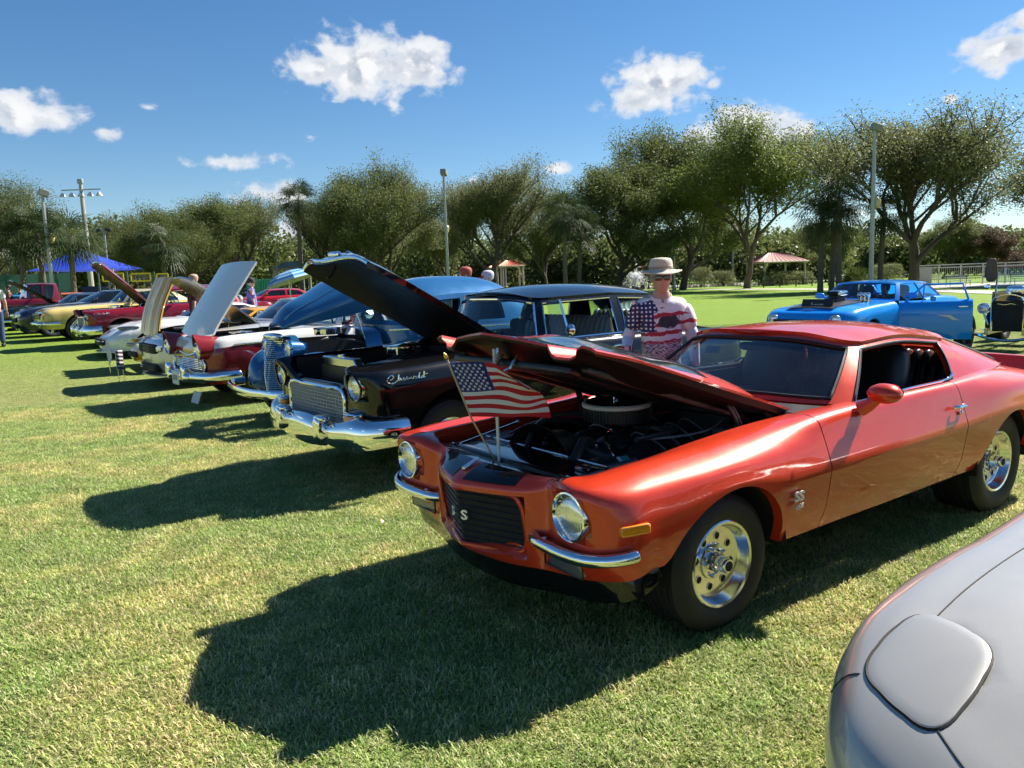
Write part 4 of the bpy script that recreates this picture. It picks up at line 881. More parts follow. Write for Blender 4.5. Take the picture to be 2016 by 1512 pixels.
    wr = G().tube(curve([(.28, -.42, .77), (.10, -.46, .80), (-.2, -.42, .81), (-.5, -.2, .80), (-.72, -.1, .82)], 6), .007, 6); mk('battery_cable', wr, pmat('cable_red', (.35, .03, .03), .4), ho); wr = G().tube(curve([(-.05, .30, .80), (-.25, .34, .79), (-.5, .36, .80), (-.7, .3, .84)], 6), .006, 6); mk('vacuum_line', wr, pmat('cable_pale', (.40, .40, .38), .5), ho)
    # battery side and brake parts
    bt = empty('brake_booster', parent=car); mk('booster', G().lathe([(0, 0), (.11, 0), (.12, .03), (.12, .09), (.07, .13), (0, .14)], c=(-.78, .42, .74), ax='x', n=24), BK, bt); mk('master_cylinder', G().box((-.56, .42, .775), (.16, .09, .075)), pmat('cast_grey', (.12, .12, .13), .5, .6), bt, bevel=.012); mk('bail_wire', G().tube([(-.62, .42, .745), (-.62, .42, .825), (-.50, .42, .825), (-.50, .42, .745)], .004, 5), CH, bt)
    mk('battery', G().box((.28, -.48, .66), (.24, .18, .2)), SB, car, bevel=.01); mk('heater_box', G().box((-.70, -.40, .72), (.16, .40, .26)), SB, car, bevel=.02); mk('fuel_log', G().tube([(-.45, .03, .80), (-.08, .03, .80)], .012, 8).tube(curve([(-.08, .03, .80), (.02, .1, .78), (.05, .2, .7)], 4), .009, 8), CH, car)
    al = G().lathe([(0, -.05), (.065, -.05), (.07, 0), (.065, .05), (0, .05)], c=(.20, -.30, .72), ax='x', n=20); mk('alternator', al, CH, car)
    mk('washer_reservoir', sup((-.62, .56, .77), (.07, .045, .06), 5), pmat('milky_plastic', (.55, .57, .58), .35), car)
    ex = G().tube([(.60, -.42, .765), (.12, -.56, .80)], .006, 6).ell((.12, -.56, .80), (.012, .012, .012)); mk('brace_rod', ex, CH, car)
    t = mk('support_panel', G().grid([[(.72 - .3 * abs(y) ** 1.7 * .6 - dx, y, .752 + dz) for y in np.linspace(-.55, .55, 17)] for dx, dz in ((0, 0), (.05, .0), (.10, -.006), (.12, -.05))]), BK, car)
orange_coupe()
# ------------------------------------------------------------------ shared builders for the other cars
GRP = 'cars parked in a row on the grass'
def autobody(xf, xr, w, zs, zb=.28, plan=((0, 0), (.5, -.02), (.85, -.10), (.97, -.24)), rplan=((.97, .22), (.85, .10), (.5, .03), (0, 0)), lv=None, xs=(), zin=.03, **kw):
    """levels made from a plan outline, a shoulder line zs and per-level (height, width, nose, tail) factors"""
    Z = f1([q[0] for q in zs], [q[1] for q in zs]); zbf = zb if callable(zb) else (lambda x: zb)
    lv = lv or [(0, .93, -.10, .06), (.3, .985, -.02, .01), (.62, 1.0, 0, 0), (.85, .985, -.03, .03), (1.0, .93, -.10, .08)]
    out = []
    for (fz, fy, dxf, dxr, *ze) in lv:
        row = []; add = ze[0] if ze else 0
        P = [(xf + dxf + dx * min(1, fy / .78), w * fy * py) for py, dx in plan] + [(x, w * fy) for x in xs] + [(xr + dxr + dx * min(1, fy / .6), w * fy * py) for py, dx in rplan]
        for x, y in P: row.append((x, y, zbf(x) + fz * (Z(x) - zbf(x)) + add))
        out.append(row)
    return out
def hood(car, x0, x1, hw, ze, zc, ang, hinge='rear', mat=None, under=None, th=.03, nx=14, ny=15, droop=0, name='hood', round_=0, side=0, stripe=None, pw=2.0):
    """hood panel built closed, then turned about its hinge"""
    HW = hw if callable(hw) else (lambda x: hw); ZE = ze if callable(ze) else (lambda x: ze); ZC = zc if callable(zc) else (lambda x: zc)
    hx = x0 if hinge == 'rear' else x1; hz = ZE(hx); e = empty(name, (hx, 0, hz), parent=car); e.rotation_euler = (0, -R(ang) if hinge == 'rear' else R(ang), 0)
    rows = []
    for i in range(nx + 1):
        s_ = i / nx; row = []
        for j in range(ny + 1):
            t = -1 + 2 * j / ny; x = x0 + (x1 - round_ * t * t - x0) * s_; y = HW(x) * t; z = ZE(x) + (ZC(x) - ZE(x)) * (1 - abs(t) ** pw) - droop * max(0, (s_ - .85) / .15) ** 2
            row.append((x - hx, y, z - hz))
        if side:
            d = side(s_) if callable(side) else side; a, b = row[0], row[-1]
            row = [(a[0], a[1] * 1.0, a[2] - d), (a[0], a[1] * 1.02, a[2] - d * .5)] + row + [(b[0], b[1] * 1.02, b[2] - d * .5), (b[0], b[1] * 1.0, b[2] - d)]
        rows.append(row)
    A = np.array(rows)
    fi = [1 if (stripe and stripe(abs((A[i, j, 1] + A[i, j + 1, 1]) / 2))) else 0 for i in range(A.shape[0] - 1) for j in range(A.shape[1] - 1)]
    if stripe: mk('hood_skin', G().grid(A), None, e, mats=[mat, stripe('m')], fidx=fi, angle=50)
    else: mk('hood_skin', G().grid(A), mat, e, angle=50)
    B = A.copy(); B[:, :, 2] -= th; B[:, :, 1] *= .985
    if side: B = A.copy(); c = np.array([0, 0, 0]); B[:, :, 1] *= .94; B[:, 2:-2, 2] -= th
    ring = lambda X: np.concatenate([X[0], X[1:, -1], X[-1, ::-1][1:], X[::-1, 0][1:-1]])
    mk('hood_underside', G().grid(B, flip=True), under or M_black(), e, angle=50); mk('hood_edge', G().grid([ring(A), ring(B)], cu=True), mat, e, angle=50); e['A'] = 0
    return e, A
def bay(car, x0, x1, hw, z0, z1, air=None, rad=True, col=None):
    """engine bay: floor, walls, block, air cleaner, radiator"""
    D = M_dark(); e = empty('engine', parent=car)
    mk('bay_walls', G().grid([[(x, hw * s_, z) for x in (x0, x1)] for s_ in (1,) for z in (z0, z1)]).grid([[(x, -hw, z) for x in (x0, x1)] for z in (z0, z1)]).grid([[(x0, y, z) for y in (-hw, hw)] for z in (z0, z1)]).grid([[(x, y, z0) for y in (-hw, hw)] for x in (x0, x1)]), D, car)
    xm = (x0 + x1) / 2 - .05; mk('block', sup((xm, 0, z1 - .22), (.28, .24, .16), 5).add(sup((xm, .22, z1 - .12), (.25, .06, .04), 5)).add(sup((xm, -.22, z1 - .12), (.25, .06, .04), 5)), pmat('engine_iron', (.02, .02, .022), .45, .3), e)
    zz = z1 - .04 if air is None else air
    mk('air_cleaner', G().lathe([(.15, 0), (.17, .005), (.17, .07), (.175, .075), (.17, .085), (.03, .095), (0, .095)], c=(xm, 0, zz), ax='z', n=28), M_chrome(), e)
    g = G()
    for k in range(6): y = -.4 + k * .16; g.tube(curve([(x0 + .05, y, z1 - .1), (x0 + .3, y * .8 + .05, z1 - .02), (xm + .1, y * .6, z1 - .1)], 4), .013, 6)
    mk('hose', g, M_black(), e)
    if rad:
        r_ = empty('radiator', parent=car); mk('core', G().box((x1 - .16, 0, z1 - .22), (.06, .72, .36)), M_black(), r_, bevel=.01)
        mk('tank', G().prism([(-.36, z1 - .06), (-.30, z1 + .02), (.30, z1 + .02), (.36, z1 - .06)], x1 - .2, x1 - .12, 'yz'), col or M_alu(), r_, bevel=.01); mk('filler_cap', G().lathe([(.035, 0), (.035, .02), (0, .025)], c=(x1 - .16, 0, z1 + .02), ax='z', n=14), M_chrome(), r_)
def tubs(car, x0, x1, hw, z, mat=None, seats=((-1.5, 1),), sh=.6):
    mk('cabin_floor', G().box(((x0 + x1) / 2, 0, z), (abs(x1 - x0), hw * 2, .04)).box((x0 - .02, 0, z + .25), (.05, hw * 2, .5)), M_dark(), car)
def side_trim(car, name, pts, r, mat, flat=1.0):
    for s_ in (1, -1): mk(name, G().tube(curve([(x, y * s_, z) for x, y, z in pts], 4), r, 6), mat, car)
def fourwheels(car, wb, yf, yr, rad, wid, style, rimr, z=None, ww=False):
    for x, y in ((0, yf), (0, -yf), (-wb, yr), (-wb, -yr)): wheel(car, x, y, (z or rad) - .012, rad, wid, 1 if y > 0 else -1, style, rimr, ww=ww)
def plate_box(car, c, d, mat, name): mk(name, G().box(c, d), mat, car, bevel=.006)
# ------------------------------------------------------------------ mid-fifties sedan (black one, dark red one)
def fifties_sedan(loc, yaw, pm, label, ang=30, detail=True, seatm=None, hoodm=None):
    car = empty('classic_sedan', loc, R(yaw), label, 'car', GRP); CH = M_chrome(); SB = M_black()
    L0 = [(.78, 0, .38), (.78, .3, .38), (.77, .52, .38), (.76, .60, .38), (.70, .86, .38), (.62, .91, .37), (.45, .925, .36), (0, .92, .34), (-.5, .91, .33), (-1.1, .90, .33), (-2, .90, .33), (-2.921, .91, .33), (-3.5, .90, .36), (-3.9, .84, .40), (-4.0, .5, .42), (-4.02, 0, .42)]
    L1 = [(.80, 0, .50), (.80, .3, .50), (.79, .52, .50), (.78, .60, .51), (.73, .86, .52), (.645, .92, .52), (.45, .935, .52), (0, .935, .52), (-.5, .93, .50), (-1.1, .925, .50), (-2, .925, .50), (-2.921, .93, .51), (-3.5, .92, .52), (-3.93, .86, .54), (-4.05, .5, .55), (-4.07, 0, .55)]
    L2 = [(.80, 0, .66), (.80, .3, .66), (.79, .52, .66), (.785, .6, .68), (.745, .86, .69), (.66, .93, .70), (.45, .943, .70), (0, .948, .80), (-.5, .943, .70), (-1.1, .94, .70), (-2, .94, .70), (-2.921, .945, .80), (-3.5, .93, .71), (-3.96, .87, .71), (-4.09, .5, .71), (-4.11, 0, .71)]
    L3 = [(.79, 0, .77), (.79, .3, .77), (.78, .52, .775), (.785, .6, .84), (.755, .86, .85), (.67, .925, .86), (.45, .94, .865), (0, .945, .875), (-.5, .938, .88), (-1.1, .93, .89), (-2, .93, .90), (-2.921, .935, .91), (-3.5, .92, .90), (-3.95, .86, .88), (-4.08, .5, .86), (-4.1, 0, .86)]
    L4 = [(.78, 0, .835), (.78, .3, .835), (.775, .50, .84), (.825, .62, .95), (.83, .82, .945), (.68, .885, .955), (.45, .89, .965), (0, .885, .985), (-.5, .88, 1.0), (-1.1, .875, 1.03), (-2, .875, 1.03), (-2.921, .865, 1.02), (-3.5, .85, 1.01), (-3.9, .81, 1.0), (-4.03, .5, .95), (-4.06, 0, .95)]
    L5 = [(.72, 0, .84), (.72, .3, .84), (.70, .50, .85), (.735, .61, .985), (.72, .72, .995), (.58, .735, 1.003), (.40, .69, 1.012), (0, .66, 1.022), (-.5, .66, 1.04), (-1.1, .70, 1.06), (-2, .77, 1.068), (-2.921, .70, 1.06), (-3.5, .66, 1.02), (-3.85, .60, 1.0), (-3.95, .4, .98), (-3.97, 0, .98)]
    ar = [(0, .36, .41), (-2.921, .34, .38)]
    L = Loft([L0, L1, L2, L3, L4, L5], nu=5, nv=[2, 3, 3, 4, 5], vc=(3,), arches=ar, gaps=(-.78, -2.12), arch_lvl=3); A = L.A
    for i in range(A.shape[0]):
        for j in range(L.jx(6)):
            x, y, z = A[i, j]
            if y < .55 and .53 < z < .80: A[i, j, 0] -= .06
            if math.hypot(y - .735, z - .845) < .105: A[i, j, 0] -= .05
    isd = lambda j: -2.12 < L.xcol(j) < -.78
    mk('body', panel(L, keep=lambda i, j: not isd(j)), pm, car, angle=38)
    for s_ in (1, -1):
        d = mk('door', G().grid(A * [1, s_, 1], keep=lambda i, j: isd(j) and not L.isgap(j)), pm, car, angle=38, solid=.03)
        mk('door_handle', G().tube([(-1.86, s_ * .925, .97), (-1.88, s_ * .95, .975), (-2.0, s_ * .95, .975), (-2.02, s_ * .925, .972)], .011, 8), CH, d)
        mk('belt_trim', G().tube([(-1.12, s_ * .79, 1.072), (-2.1, s_ * .80, 1.078)], .012, 6), CH, d)
        mb = G().lathe([(0, .05), (.03, .045), (.055, .01), (.055, 0), (0, -.002)], c=(-1.30, s_ * .93, 1.16), ax='x', n=20).tube([(-1.28, s_ * .83, 1.07), (-1.28, s_ * .9, 1.10), (-1.28, s_ * .93, 1.14)], .012, 6); mk('side_mirror', mb, CH, d)
    for j in range(A.shape[1] - 1):
        if L.isgap(j):
            for s_ in (1, -1): b = A[:, j:j + 2].copy(); b[:, :, 1] -= .02; mk('door_seal', G().grid(b * [1, s_, 1]), M_dark(), car)
    wells(car, ar, .90); mk('underbody', G().box((-1.6, 0, .38), (4.2, 1.5, .12)), M_dark(), car)
    top = A[-1]; jj = [j for j in range(len(top)) if top[j, 0] < -3.2]; mk('trunk_lid', cap(top[jj[0]:], f1([-4.0, -3.7, -3.2], [.99, 1.06, 1.09]), 6).mirror(), pm, car)
    mk('cowl_panel', G().grid([[(x, y, 1.045 + .03 * (1 - (y / .7) ** 2)) for y in np.linspace(-.7, .7, 9)] for x in (-.68, -1.2)]), pm, car)
    base = [(-.84, 0, 1.075), (-.90, .4, 1.07), (-1.08, .70, 1.06), (-1.15, .765, 1.06), (-2.06, .785, 1.07), (-2.17, .785, 1.07), (-2.78, .75, 1.07), (-3.1, .66, 1.06), (-3.3, .38, 1.06), (-3.36, 0, 1.06)]
    roof = [(-1.04, 0, 1.485), (-1.08, .38, 1.475), (-1.16, .57, 1.44), (-1.23, .605, 1.435), (-2.08, .635, 1.455), (-2.19, .635, 1.45), (-2.70, .60, 1.425), (-2.9, .52, 1.415), (-3.0, .32, 1.43), (-3.03, 0, 1.44)]
    gl = glassmat('vintage_glass', (.60, .74, .72), .9, .01)
    greenhouse(car, base, roof, [(0, 2, .085, .93, 'windshield', gl), (3, 4, .0, .93, 'side_window', None), (5, 6, .0, .93, 'quarter_window', None), (7, 9, .085, .93, 'rear_window', gl)], f1([-3.05, -2.6, -2.0, -1.5, -1.05], [1.455, 1.525, 1.555, 1.55, 1.50]), pm, nu=6, trim=CH, uc=(3, 4, 5, 6), pillar_in=.045)
    for s_ in (1, -1):
        mk('vent_window', G().grid([[(-1.22, s_ * .745, 1.09), (-1.42, s_ * .765, 1.09)], [(-1.27, s_ * .63, 1.42), (-1.42, s_ * .635, 1.42)]]), gl, car); mk('vent_frame', G().tube([(-1.43, s_ * .77, 1.075), (-1.43, s_ * .635, 1.43)], .012, 6), CH, car)
    sm = seatm or pmat('grey_green_vinyl', (.20, .25, .24), .45)
    mk('interior_tub', G().box((-2.0, 0, .45), (2.3, 1.5, .05)).box((-2.0, .80, .78), (2.0, .05, .5)).box((-2.0, -.80, .78), (2.0, .05, .5)), pmat('grey_trim', (.10, .12, .12), .6), car)
    mk('dashboard', sup((-1.06, 0, .98), (.14, .68, .09), 5), pm, car); bench(car, -1.75, .55, 1.30, .60, sm, pleat=detail, name='front_seat'); bench(car, -2.75, .58, 1.26, .58, sm, pleat=detail, name='rear_seat'); steering(car, -1.32, .38, 1.08, .20, 28)
    if detail: mk('tachometer', G().lathe([(0, .02), (.06, .02), (.065, -.03), (0, -.05)], c=(-1.15, .30, 1.20), ax='x', n=18).tube([(-1.15, .30, 1.0), (-1.15, .30, 1.16)], .012), SB, car)
    # front end
    for s_ in (1, -1):
        lamp(car, (.785, s_ * .735, .845), .088, .104, tilt=(0, 4 * s_), depth=.08)
        bz = G().tube([(.80 + .03 * math.cos(t) * 0 + .035 * max(0, math.sin(t)), s_ * .735 + .112 * math.cos(t), .848 + .112 * math.sin(t)) for t in np.linspace(0, 2 * PI, 28, endpoint=False)], .010, 6, closed=True); mk('headlight_brow', bz, pm, car)
        tl = mk('turn_signal', sup((.81, s_ * .70, .595), (.05, .10, .042), 3, 18, 8, Matrix.Rotation(R(12 * s_), 3, 'Z')), M_amber(), car); mk('signal_hood', sup((.79, s_ * .705, .632), (.07, .105, .018), 3, 18, 8, Matrix.Rotation(R(12 * s_), 3, 'Z')), CH, tl)
    g = empty('grille', parent=car); mk('grille_backing', G().box((.755, 0, .665), (.02, 1.06, .26)), M_dark(), g)
    b = G()
    for k in range(19): b.box((.795 - .02 * abs(-.51 + k * 1.02 / 18) ** 2, -.51 + k * 1.02 / 18, .665), (.03, .005, .26))
    for k in range(9): b.tube([(.80 - .02 * y * y, y, .548 + k * .029) for y in np.linspace(-.515, .515, 7)], .0036, 5)
    mk('grille_bars', b, pmat('grille_silver', (.60, .61, .63), .4, .25), g)
    sr = [(.80, y, z) for y, z in ((-.53, .545), (-.50, .532), (-.25, .53), (0, .53), (.25, .53), (.50, .532), (.53, .545), (.545, .66), (.53, .785), (.50, .80), (.25, .806), (0, .808), (-.25, .806), (-.50, .80), (-.53, .785), (-.545, .66))]; mk('grille_surround', G().tube(curve(sr, 3, closed=True), .015, 8, closed=True), CH, g)
    # bumper: wrap-around bar with raised ends and guards
    pr = [(.02, -.085), (.055, -.07), (.07, -.02), (.065, .03), (.045, .065), (.01, .08), (-.01, .075)]
    path = curve([(.50, -.985, .50), (.66, -.965, .50), (.78, -.88, .49), (.85, -.70, .475), (.875, -.55, .465), (.885, -.38, .46), (.90, 0, .46), (.885, .38, .46), (.875, .55, .465), (.85, .70, .475), (.78, .88, .49), (.66, .965, .50), (.50, .985, .50)], 5)
    rows = []
    for dx, dz in pr: 
        row = []
        for i, q in enumerate(path):
            t = path[min(i + 1, len(path) - 1)] - path[max(i - 1, 0)]; t /= np.linalg.norm(t); n_ = np.array([t[1], -t[0], 0]); a = abs(q[1]); kx = 1 + .35 * math.exp(-((a - .80) / .14) ** 2) + .25 * math.exp(-(a / .3) ** 2) - .25 * math.exp(-((a - .45) / .05) ** 2)
            row.append(q + n_ * dx * (1 + .2 * math.exp(-((a - .8) / .15) ** 2)) + np.array([0, 0, dz * kx * 1.25]))
        rows.append(row)
    bo = mk('bumper', G().grid(rows), CH, car, angle=60, solid=.004)
    for s_ in (1, -1):
        mk('bumper_guard', sup((.955, s_ * .40, .50), (.05, .055, .10), 4).add(sup((.935, s_ * .40, .585), (.055, .075, .028), 3.5)), CH, bo); mk('bumper_bolt', G().ell((.74, s_ * .955, .48), (.02, .02, .02)), CH, bo)
        C_ = [[(0, .01), (.04, .035), (.02, .05), (-.02, .03), (-.035, 0), (0, -.02), (.06, -.01), (.09, .01)], [(.09, .0), (.10, .05), (.10, .0), (.115, .02), (.125, .0), (.14, .0)], [(.14, .01), (.155, .02), (.15, .0), (.175, .005)], [(.175, .005), (.19, .02), (.20, .005), (.185, 0), (.215, .005)], [(.215, .015), (.225, 0), (.24, .018), (.25, 0), (.262, .005)], [(.262, .0), (.27, .02), (.285, .005)], [(.285, .01), (.30, .018), (.31, .005), (.29, 0), (.325, .005)], [(.325, .005), (.34, .05), (.335, .0), (.355, .005)], [(.355, .01), (.37, .02), (.36, 0), (.385, .005)], [(.385, .0), (.395, .055), (.39, 0), (.41, .005)], [(.38, .03), (.43, .034)]]
        sc = [[(x, y * 1.15) for x, y in st] for st in C_]; script_curve('fender_script', sc, .0045, CH, car, (.60 if s_ > 0 else .27, s_ * .946, .89), (R(90), 0, PI if s_ > 0 else 0), .78)
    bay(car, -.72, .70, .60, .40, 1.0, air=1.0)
    ZE = f1([-.82, -.3, .3, .7, .82], [1.055, 1.045, 1.02, 1.0, .985]); ZC = f1([-.82, -.3, .3, .65, .78, .84], [1.10, 1.125, 1.135, 1.125, 1.09, .985])
    h, HA = hood(car, -.82, .84, f1([-.82, -.2, .4, .84], [.66, .655, .665, .60]), ZE, ZC, ang, 'rear', hoodm or pm, pmat('hood_black', (.006, .006, .007), .45, spec=.2), .045, round_=.10, ny=18)
    e = HA[-1] + np.array([.0, 0, -.012]); mk('hood_lip', G().tube(e, .017, 8), CH, h)
    om = G().tube(curve([(1.30, 0, .085), (1.40, 0, .10), (1.52, 0, .10)], 4), [.01] * 2 + [.014] * 6 + [.006], 8).tube(curve([(1.30, 0, .08), (1.20, 0, .12), (1.10, 0, .17)], 4), [.022, .02, .018, .016, .014, .012, .010, .008, .004], 8, flat=.45); mk('hood_ornament', om, CH, h)
    mk('hood_emblem', sup((1.60, 0, .015), (.03, .11, .03), 3, 16, 8, RY(35)), CH, h)
    hl = G()
    for s_ in (1, -1): hl.tube(curve([(.1, s_ * .55, -.04), (.22, s_ * .55, -.16), (.10, s_ * .55, -.30)], 3), .014, 6)
    mk('hood_hinge', hl, M_alu(), h); mk('hood_latch', G().tube([(1.55, 0, -.06), (1.55, 0, -.16), (1.57, 0, -.19)], .014, 6), SB, h)
    fourwheels(car, 2.921, .76, .75, .335, .19, 'steel', .195); return car
# ------------------------------------------------------------------ late-thirties sedan
def thirties_sedan(loc, yaw):
    car = empty('vintage_sedan', loc, R(yaw), 'bright blue 1930s-style sedan with tall slatted chrome grille and tilted hood', 'car', GRP); P = paint('royal_blue_metallic', (.022, .125, .30), .30, .3, .2); CH = M_chrome()
    # central body
    def ring(x, w, zb, zt, wt=.8): return [(x, 0, zb), (x, w * .9, zb), (x, w, zb + .1), (x, w, zb + (zt - zb) * .5), (x, w * .97, zb + (zt - zb) * .72), (x, w * wt, zt - .06), (x, w * wt * .6, zt - .01), (x, 0, zt)]
    st = [ring(.42, .20, .40, 1.02, .75), ring(.25, .26, .42, 1.05), ring(-.2, .36, .42, 1.08), ring(-.62, .46, .40, 1.10), ring(-.78, .60, .40, 1.12)]
    A = np.array(st); T = np.stack([curve(A[:, k], 4) for k in range(8)], 1); rows = np.stack([curve(T[i], 3) for i in range(len(T))])
    jc = next(i for i in range(len(rows)) if rows[i, 0, 0] < .16); mk('cowl_and_nose', G().grid(rows[:jc + 1]).grid(rows[-5:]).mirror(), P, car)
    base = [(-.78, 0, 1.14), (-.82, .35, 1.14), (-.92, .56, 1.13), (-1.02, .64, 1.12), (-1.85, .72, 1.10), (-1.98, .72, 1.10), (-2.55, .71, 1.10), (-2.85, .66, 1.10), (-3.35, .45, 1.08), (-3.55, 0, 1.06)]
    roof = [(-.98, 0, 1.50), (-1.0, .32, 1.495), (-1.08, .50, 1.47), (-1.16, .555, 1.46), (-1.9, .61, 1.49), (-2.0, .61, 1.49), (-2.5, .59, 1.48), (-2.65, .55, 1.47), (-2.85, .36, 1.48), (-2.9, 0, 1.50)]
    gl = glassmat('vintage_glass', (.60, .74, .72), .9, .01)
    greenhouse(car, base, roof, [(0, 2, .17, .93, 'windshield', gl), (3, 4, .08, .84, 'side_window', gl), (5, 6, .08, .84, 'quarter_window', gl)], f1([-2.95, -2.6, -2.0, -1.5, -.98], [1.53, 1.66, 1.72, 1.70, 1.56]), P, uc=(), trim=None, pillar_in=.05, pw=2.6)
    b2 = [[(x, y * 1.03, .38) for x, y, z in base], [(x, y * 1.04, .7) for x, y, z in base], [(x, y * 1.015, 1.0) for x, y, z in base], base]
    b2[1][-1] = (-3.85, 0, .75); b2[1][-2] = (-3.65, .5, .75); b2[0][-1] = (-3.9, 0, .45); b2[0][-2] = (-3.7, .5, .45); b2[2][-1] = (-3.75, 0, .98); b2[2][-2] = (-3.55, .48, .98)
    mk('lower_body', panel(Loft(b2, nu=5, nv=4)), P, car)
    side_trim(car, 'beltline_moulding', [(-.85, .62, 1.08), (-1.3, .71, 1.075), (-2, .75, 1.06), (-2.7, .72, 1.05), (-3.2, .58, 1.02)], .013, CH)
    # fenders: swept teardrops
    def fender(pts, name):
        for s_ in (1, -1):
            rows = []
            for (x, y, z, w, h) in pts:
                rows.append([(x, s_ * (y + w * math.cos(t)), z + h * max(math.sin(t), -.2)) for t in np.linspace(-.25, PI + .25, 16)])
            Q = np.array(rows); Q = np.stack([curve(Q[:, k], 4) for k in range(Q.shape[1])], 1); mk(name, G().grid(Q), P, car, solid=.012)
    fender([(.50, .66, .48, .02, .06), (.47, .66, .46, .13, .26), (.35, .67, .44, .19, .40), (.1, .68, .43, .21, .46), (-.2, .68, .40, .21, .42), (-.5, .69, .36, .20, .26), (-.75, .70, .33, .17, .10), (-.95, .70, .32, .14, .05)], 'front_fender')
    fender([(-2.1, .74, .36, .12, .06), (-2.35, .75, .40, .18, .38), (-2.75, .76, .40, .20, .44), (-3.1, .75, .40, .19, .40), (-3.45, .72, .40, .15, .28), (-3.75, .68, .42, .04, .06)], 'rear_fender')
    side_trim(car, 'running_board', [(-.9, .74, .33), (-1.5, .75, .33), (-2.15, .76, .35)], .07, M_black())
    # grille: tall stack of slats
    g = empty('grille', parent=car); bars = G(); w_ = lambda z: float(np.interp(z, [.36, .5, .8, 1.0, 1.06], [.13, .15, .18, .20, .16])); xg = lambda z: float(np.interp(z, [.36, .6, .9, 1.06], [.49, .51, .48, .42]))
    for k in range(30):
        z = .37 + k * .0235; bars.tube([(xg(z) - .12 * abs(y / w_(z)) ** 2, y, z) for y in np.linspace(-w_(z), w_(z), 9)], .0092, 6, flat=1)
    mk('grille_bars', bars, CH, g); mk('grille_backing', G().grid([[(xg(z) - .03 - .12 * (t * t), w_(z) * t, z) for t in np.linspace(-1, 1, 9)] for z in np.linspace(.34, 1.06, 10)]), pmat('grille_shadow', (.03, .04, .06), .4), g)
    mk('grille_cap', sup((.38, 0, 1.065), (.08, .21, .035), 3), CH, g)
    for s_ in (1, -1):
        hp = G().lathe([(0, -.26), (.05, -.22), (.085, -.12), (.10, -.02), (.105, .0)], c=(.34, s_ * .40, .93), ax='x', n=20).tube([(.22, s_ * .40, .84), (.2, s_ * .36, .72)], .05, 8); mk('headlight_pod', hp, P, car); lamp(car, (.345, s_ * .40, .93), .088, .106, depth=.02)
    mk('bumper', G().tube(curve([(.48, -.92, .46), (.66, -.85, .46), (.76, -.5, .45), (.80, 0, .44), (.76, .5, .45), (.66, .85, .46), (.48, .92, .46)], 5), .052, 10, flat=.55, up=(1, 0, 0)), CH, car)
    h, HA = hood(car, -.74, .36, f1([-.74, 0, .36], [.50, .38, .24]), f1([-.74, .36], [.98, .98]), f1([-.74, -.2, .2, .36], [1.15, 1.13, 1.11, 1.02]), 27, 'front', P, P, .02, side=lambda s_: .34 * (1 - s_) + .03, pw=2.4)
    h.location.z += .20; h.location.x -= .02
    for s_ in (1, -1): mk('hood_trim', G().tube([HA[i, 4 if s_ < 0 else -5] + np.array([0, 0, .006]) for i in range(1, len(HA) - 1)], .007, 6), CH, h)
    mk('prop_rod', G().tube([(-.62, .42, .98), (-.50, .40, 1.42)], .008, 6), M_alu(), car)
    bay(car, -.72, .2, .34, .45, 1.0, air=1.04, rad=False); bench(car, -1.75, .5, 1.2, .62, M_vinyl(), name='front_seat'); mk('cabin_floor', G().box((-2.1, 0, .42), (2.6, 1.3, .05)), M_dark(), car)
    fourwheels(car, 2.85, .68, .72, .33, .19, 'steel', .19); return car
fifties_sedan((-1.04, 6.97, 0), 217.9, M_gloss(), 'glossy black 1950s two-door sedan with its hood up and egg-crate chrome grille', 31)
thirties_sedan((-2.54, 9.46, 0), 215.5)
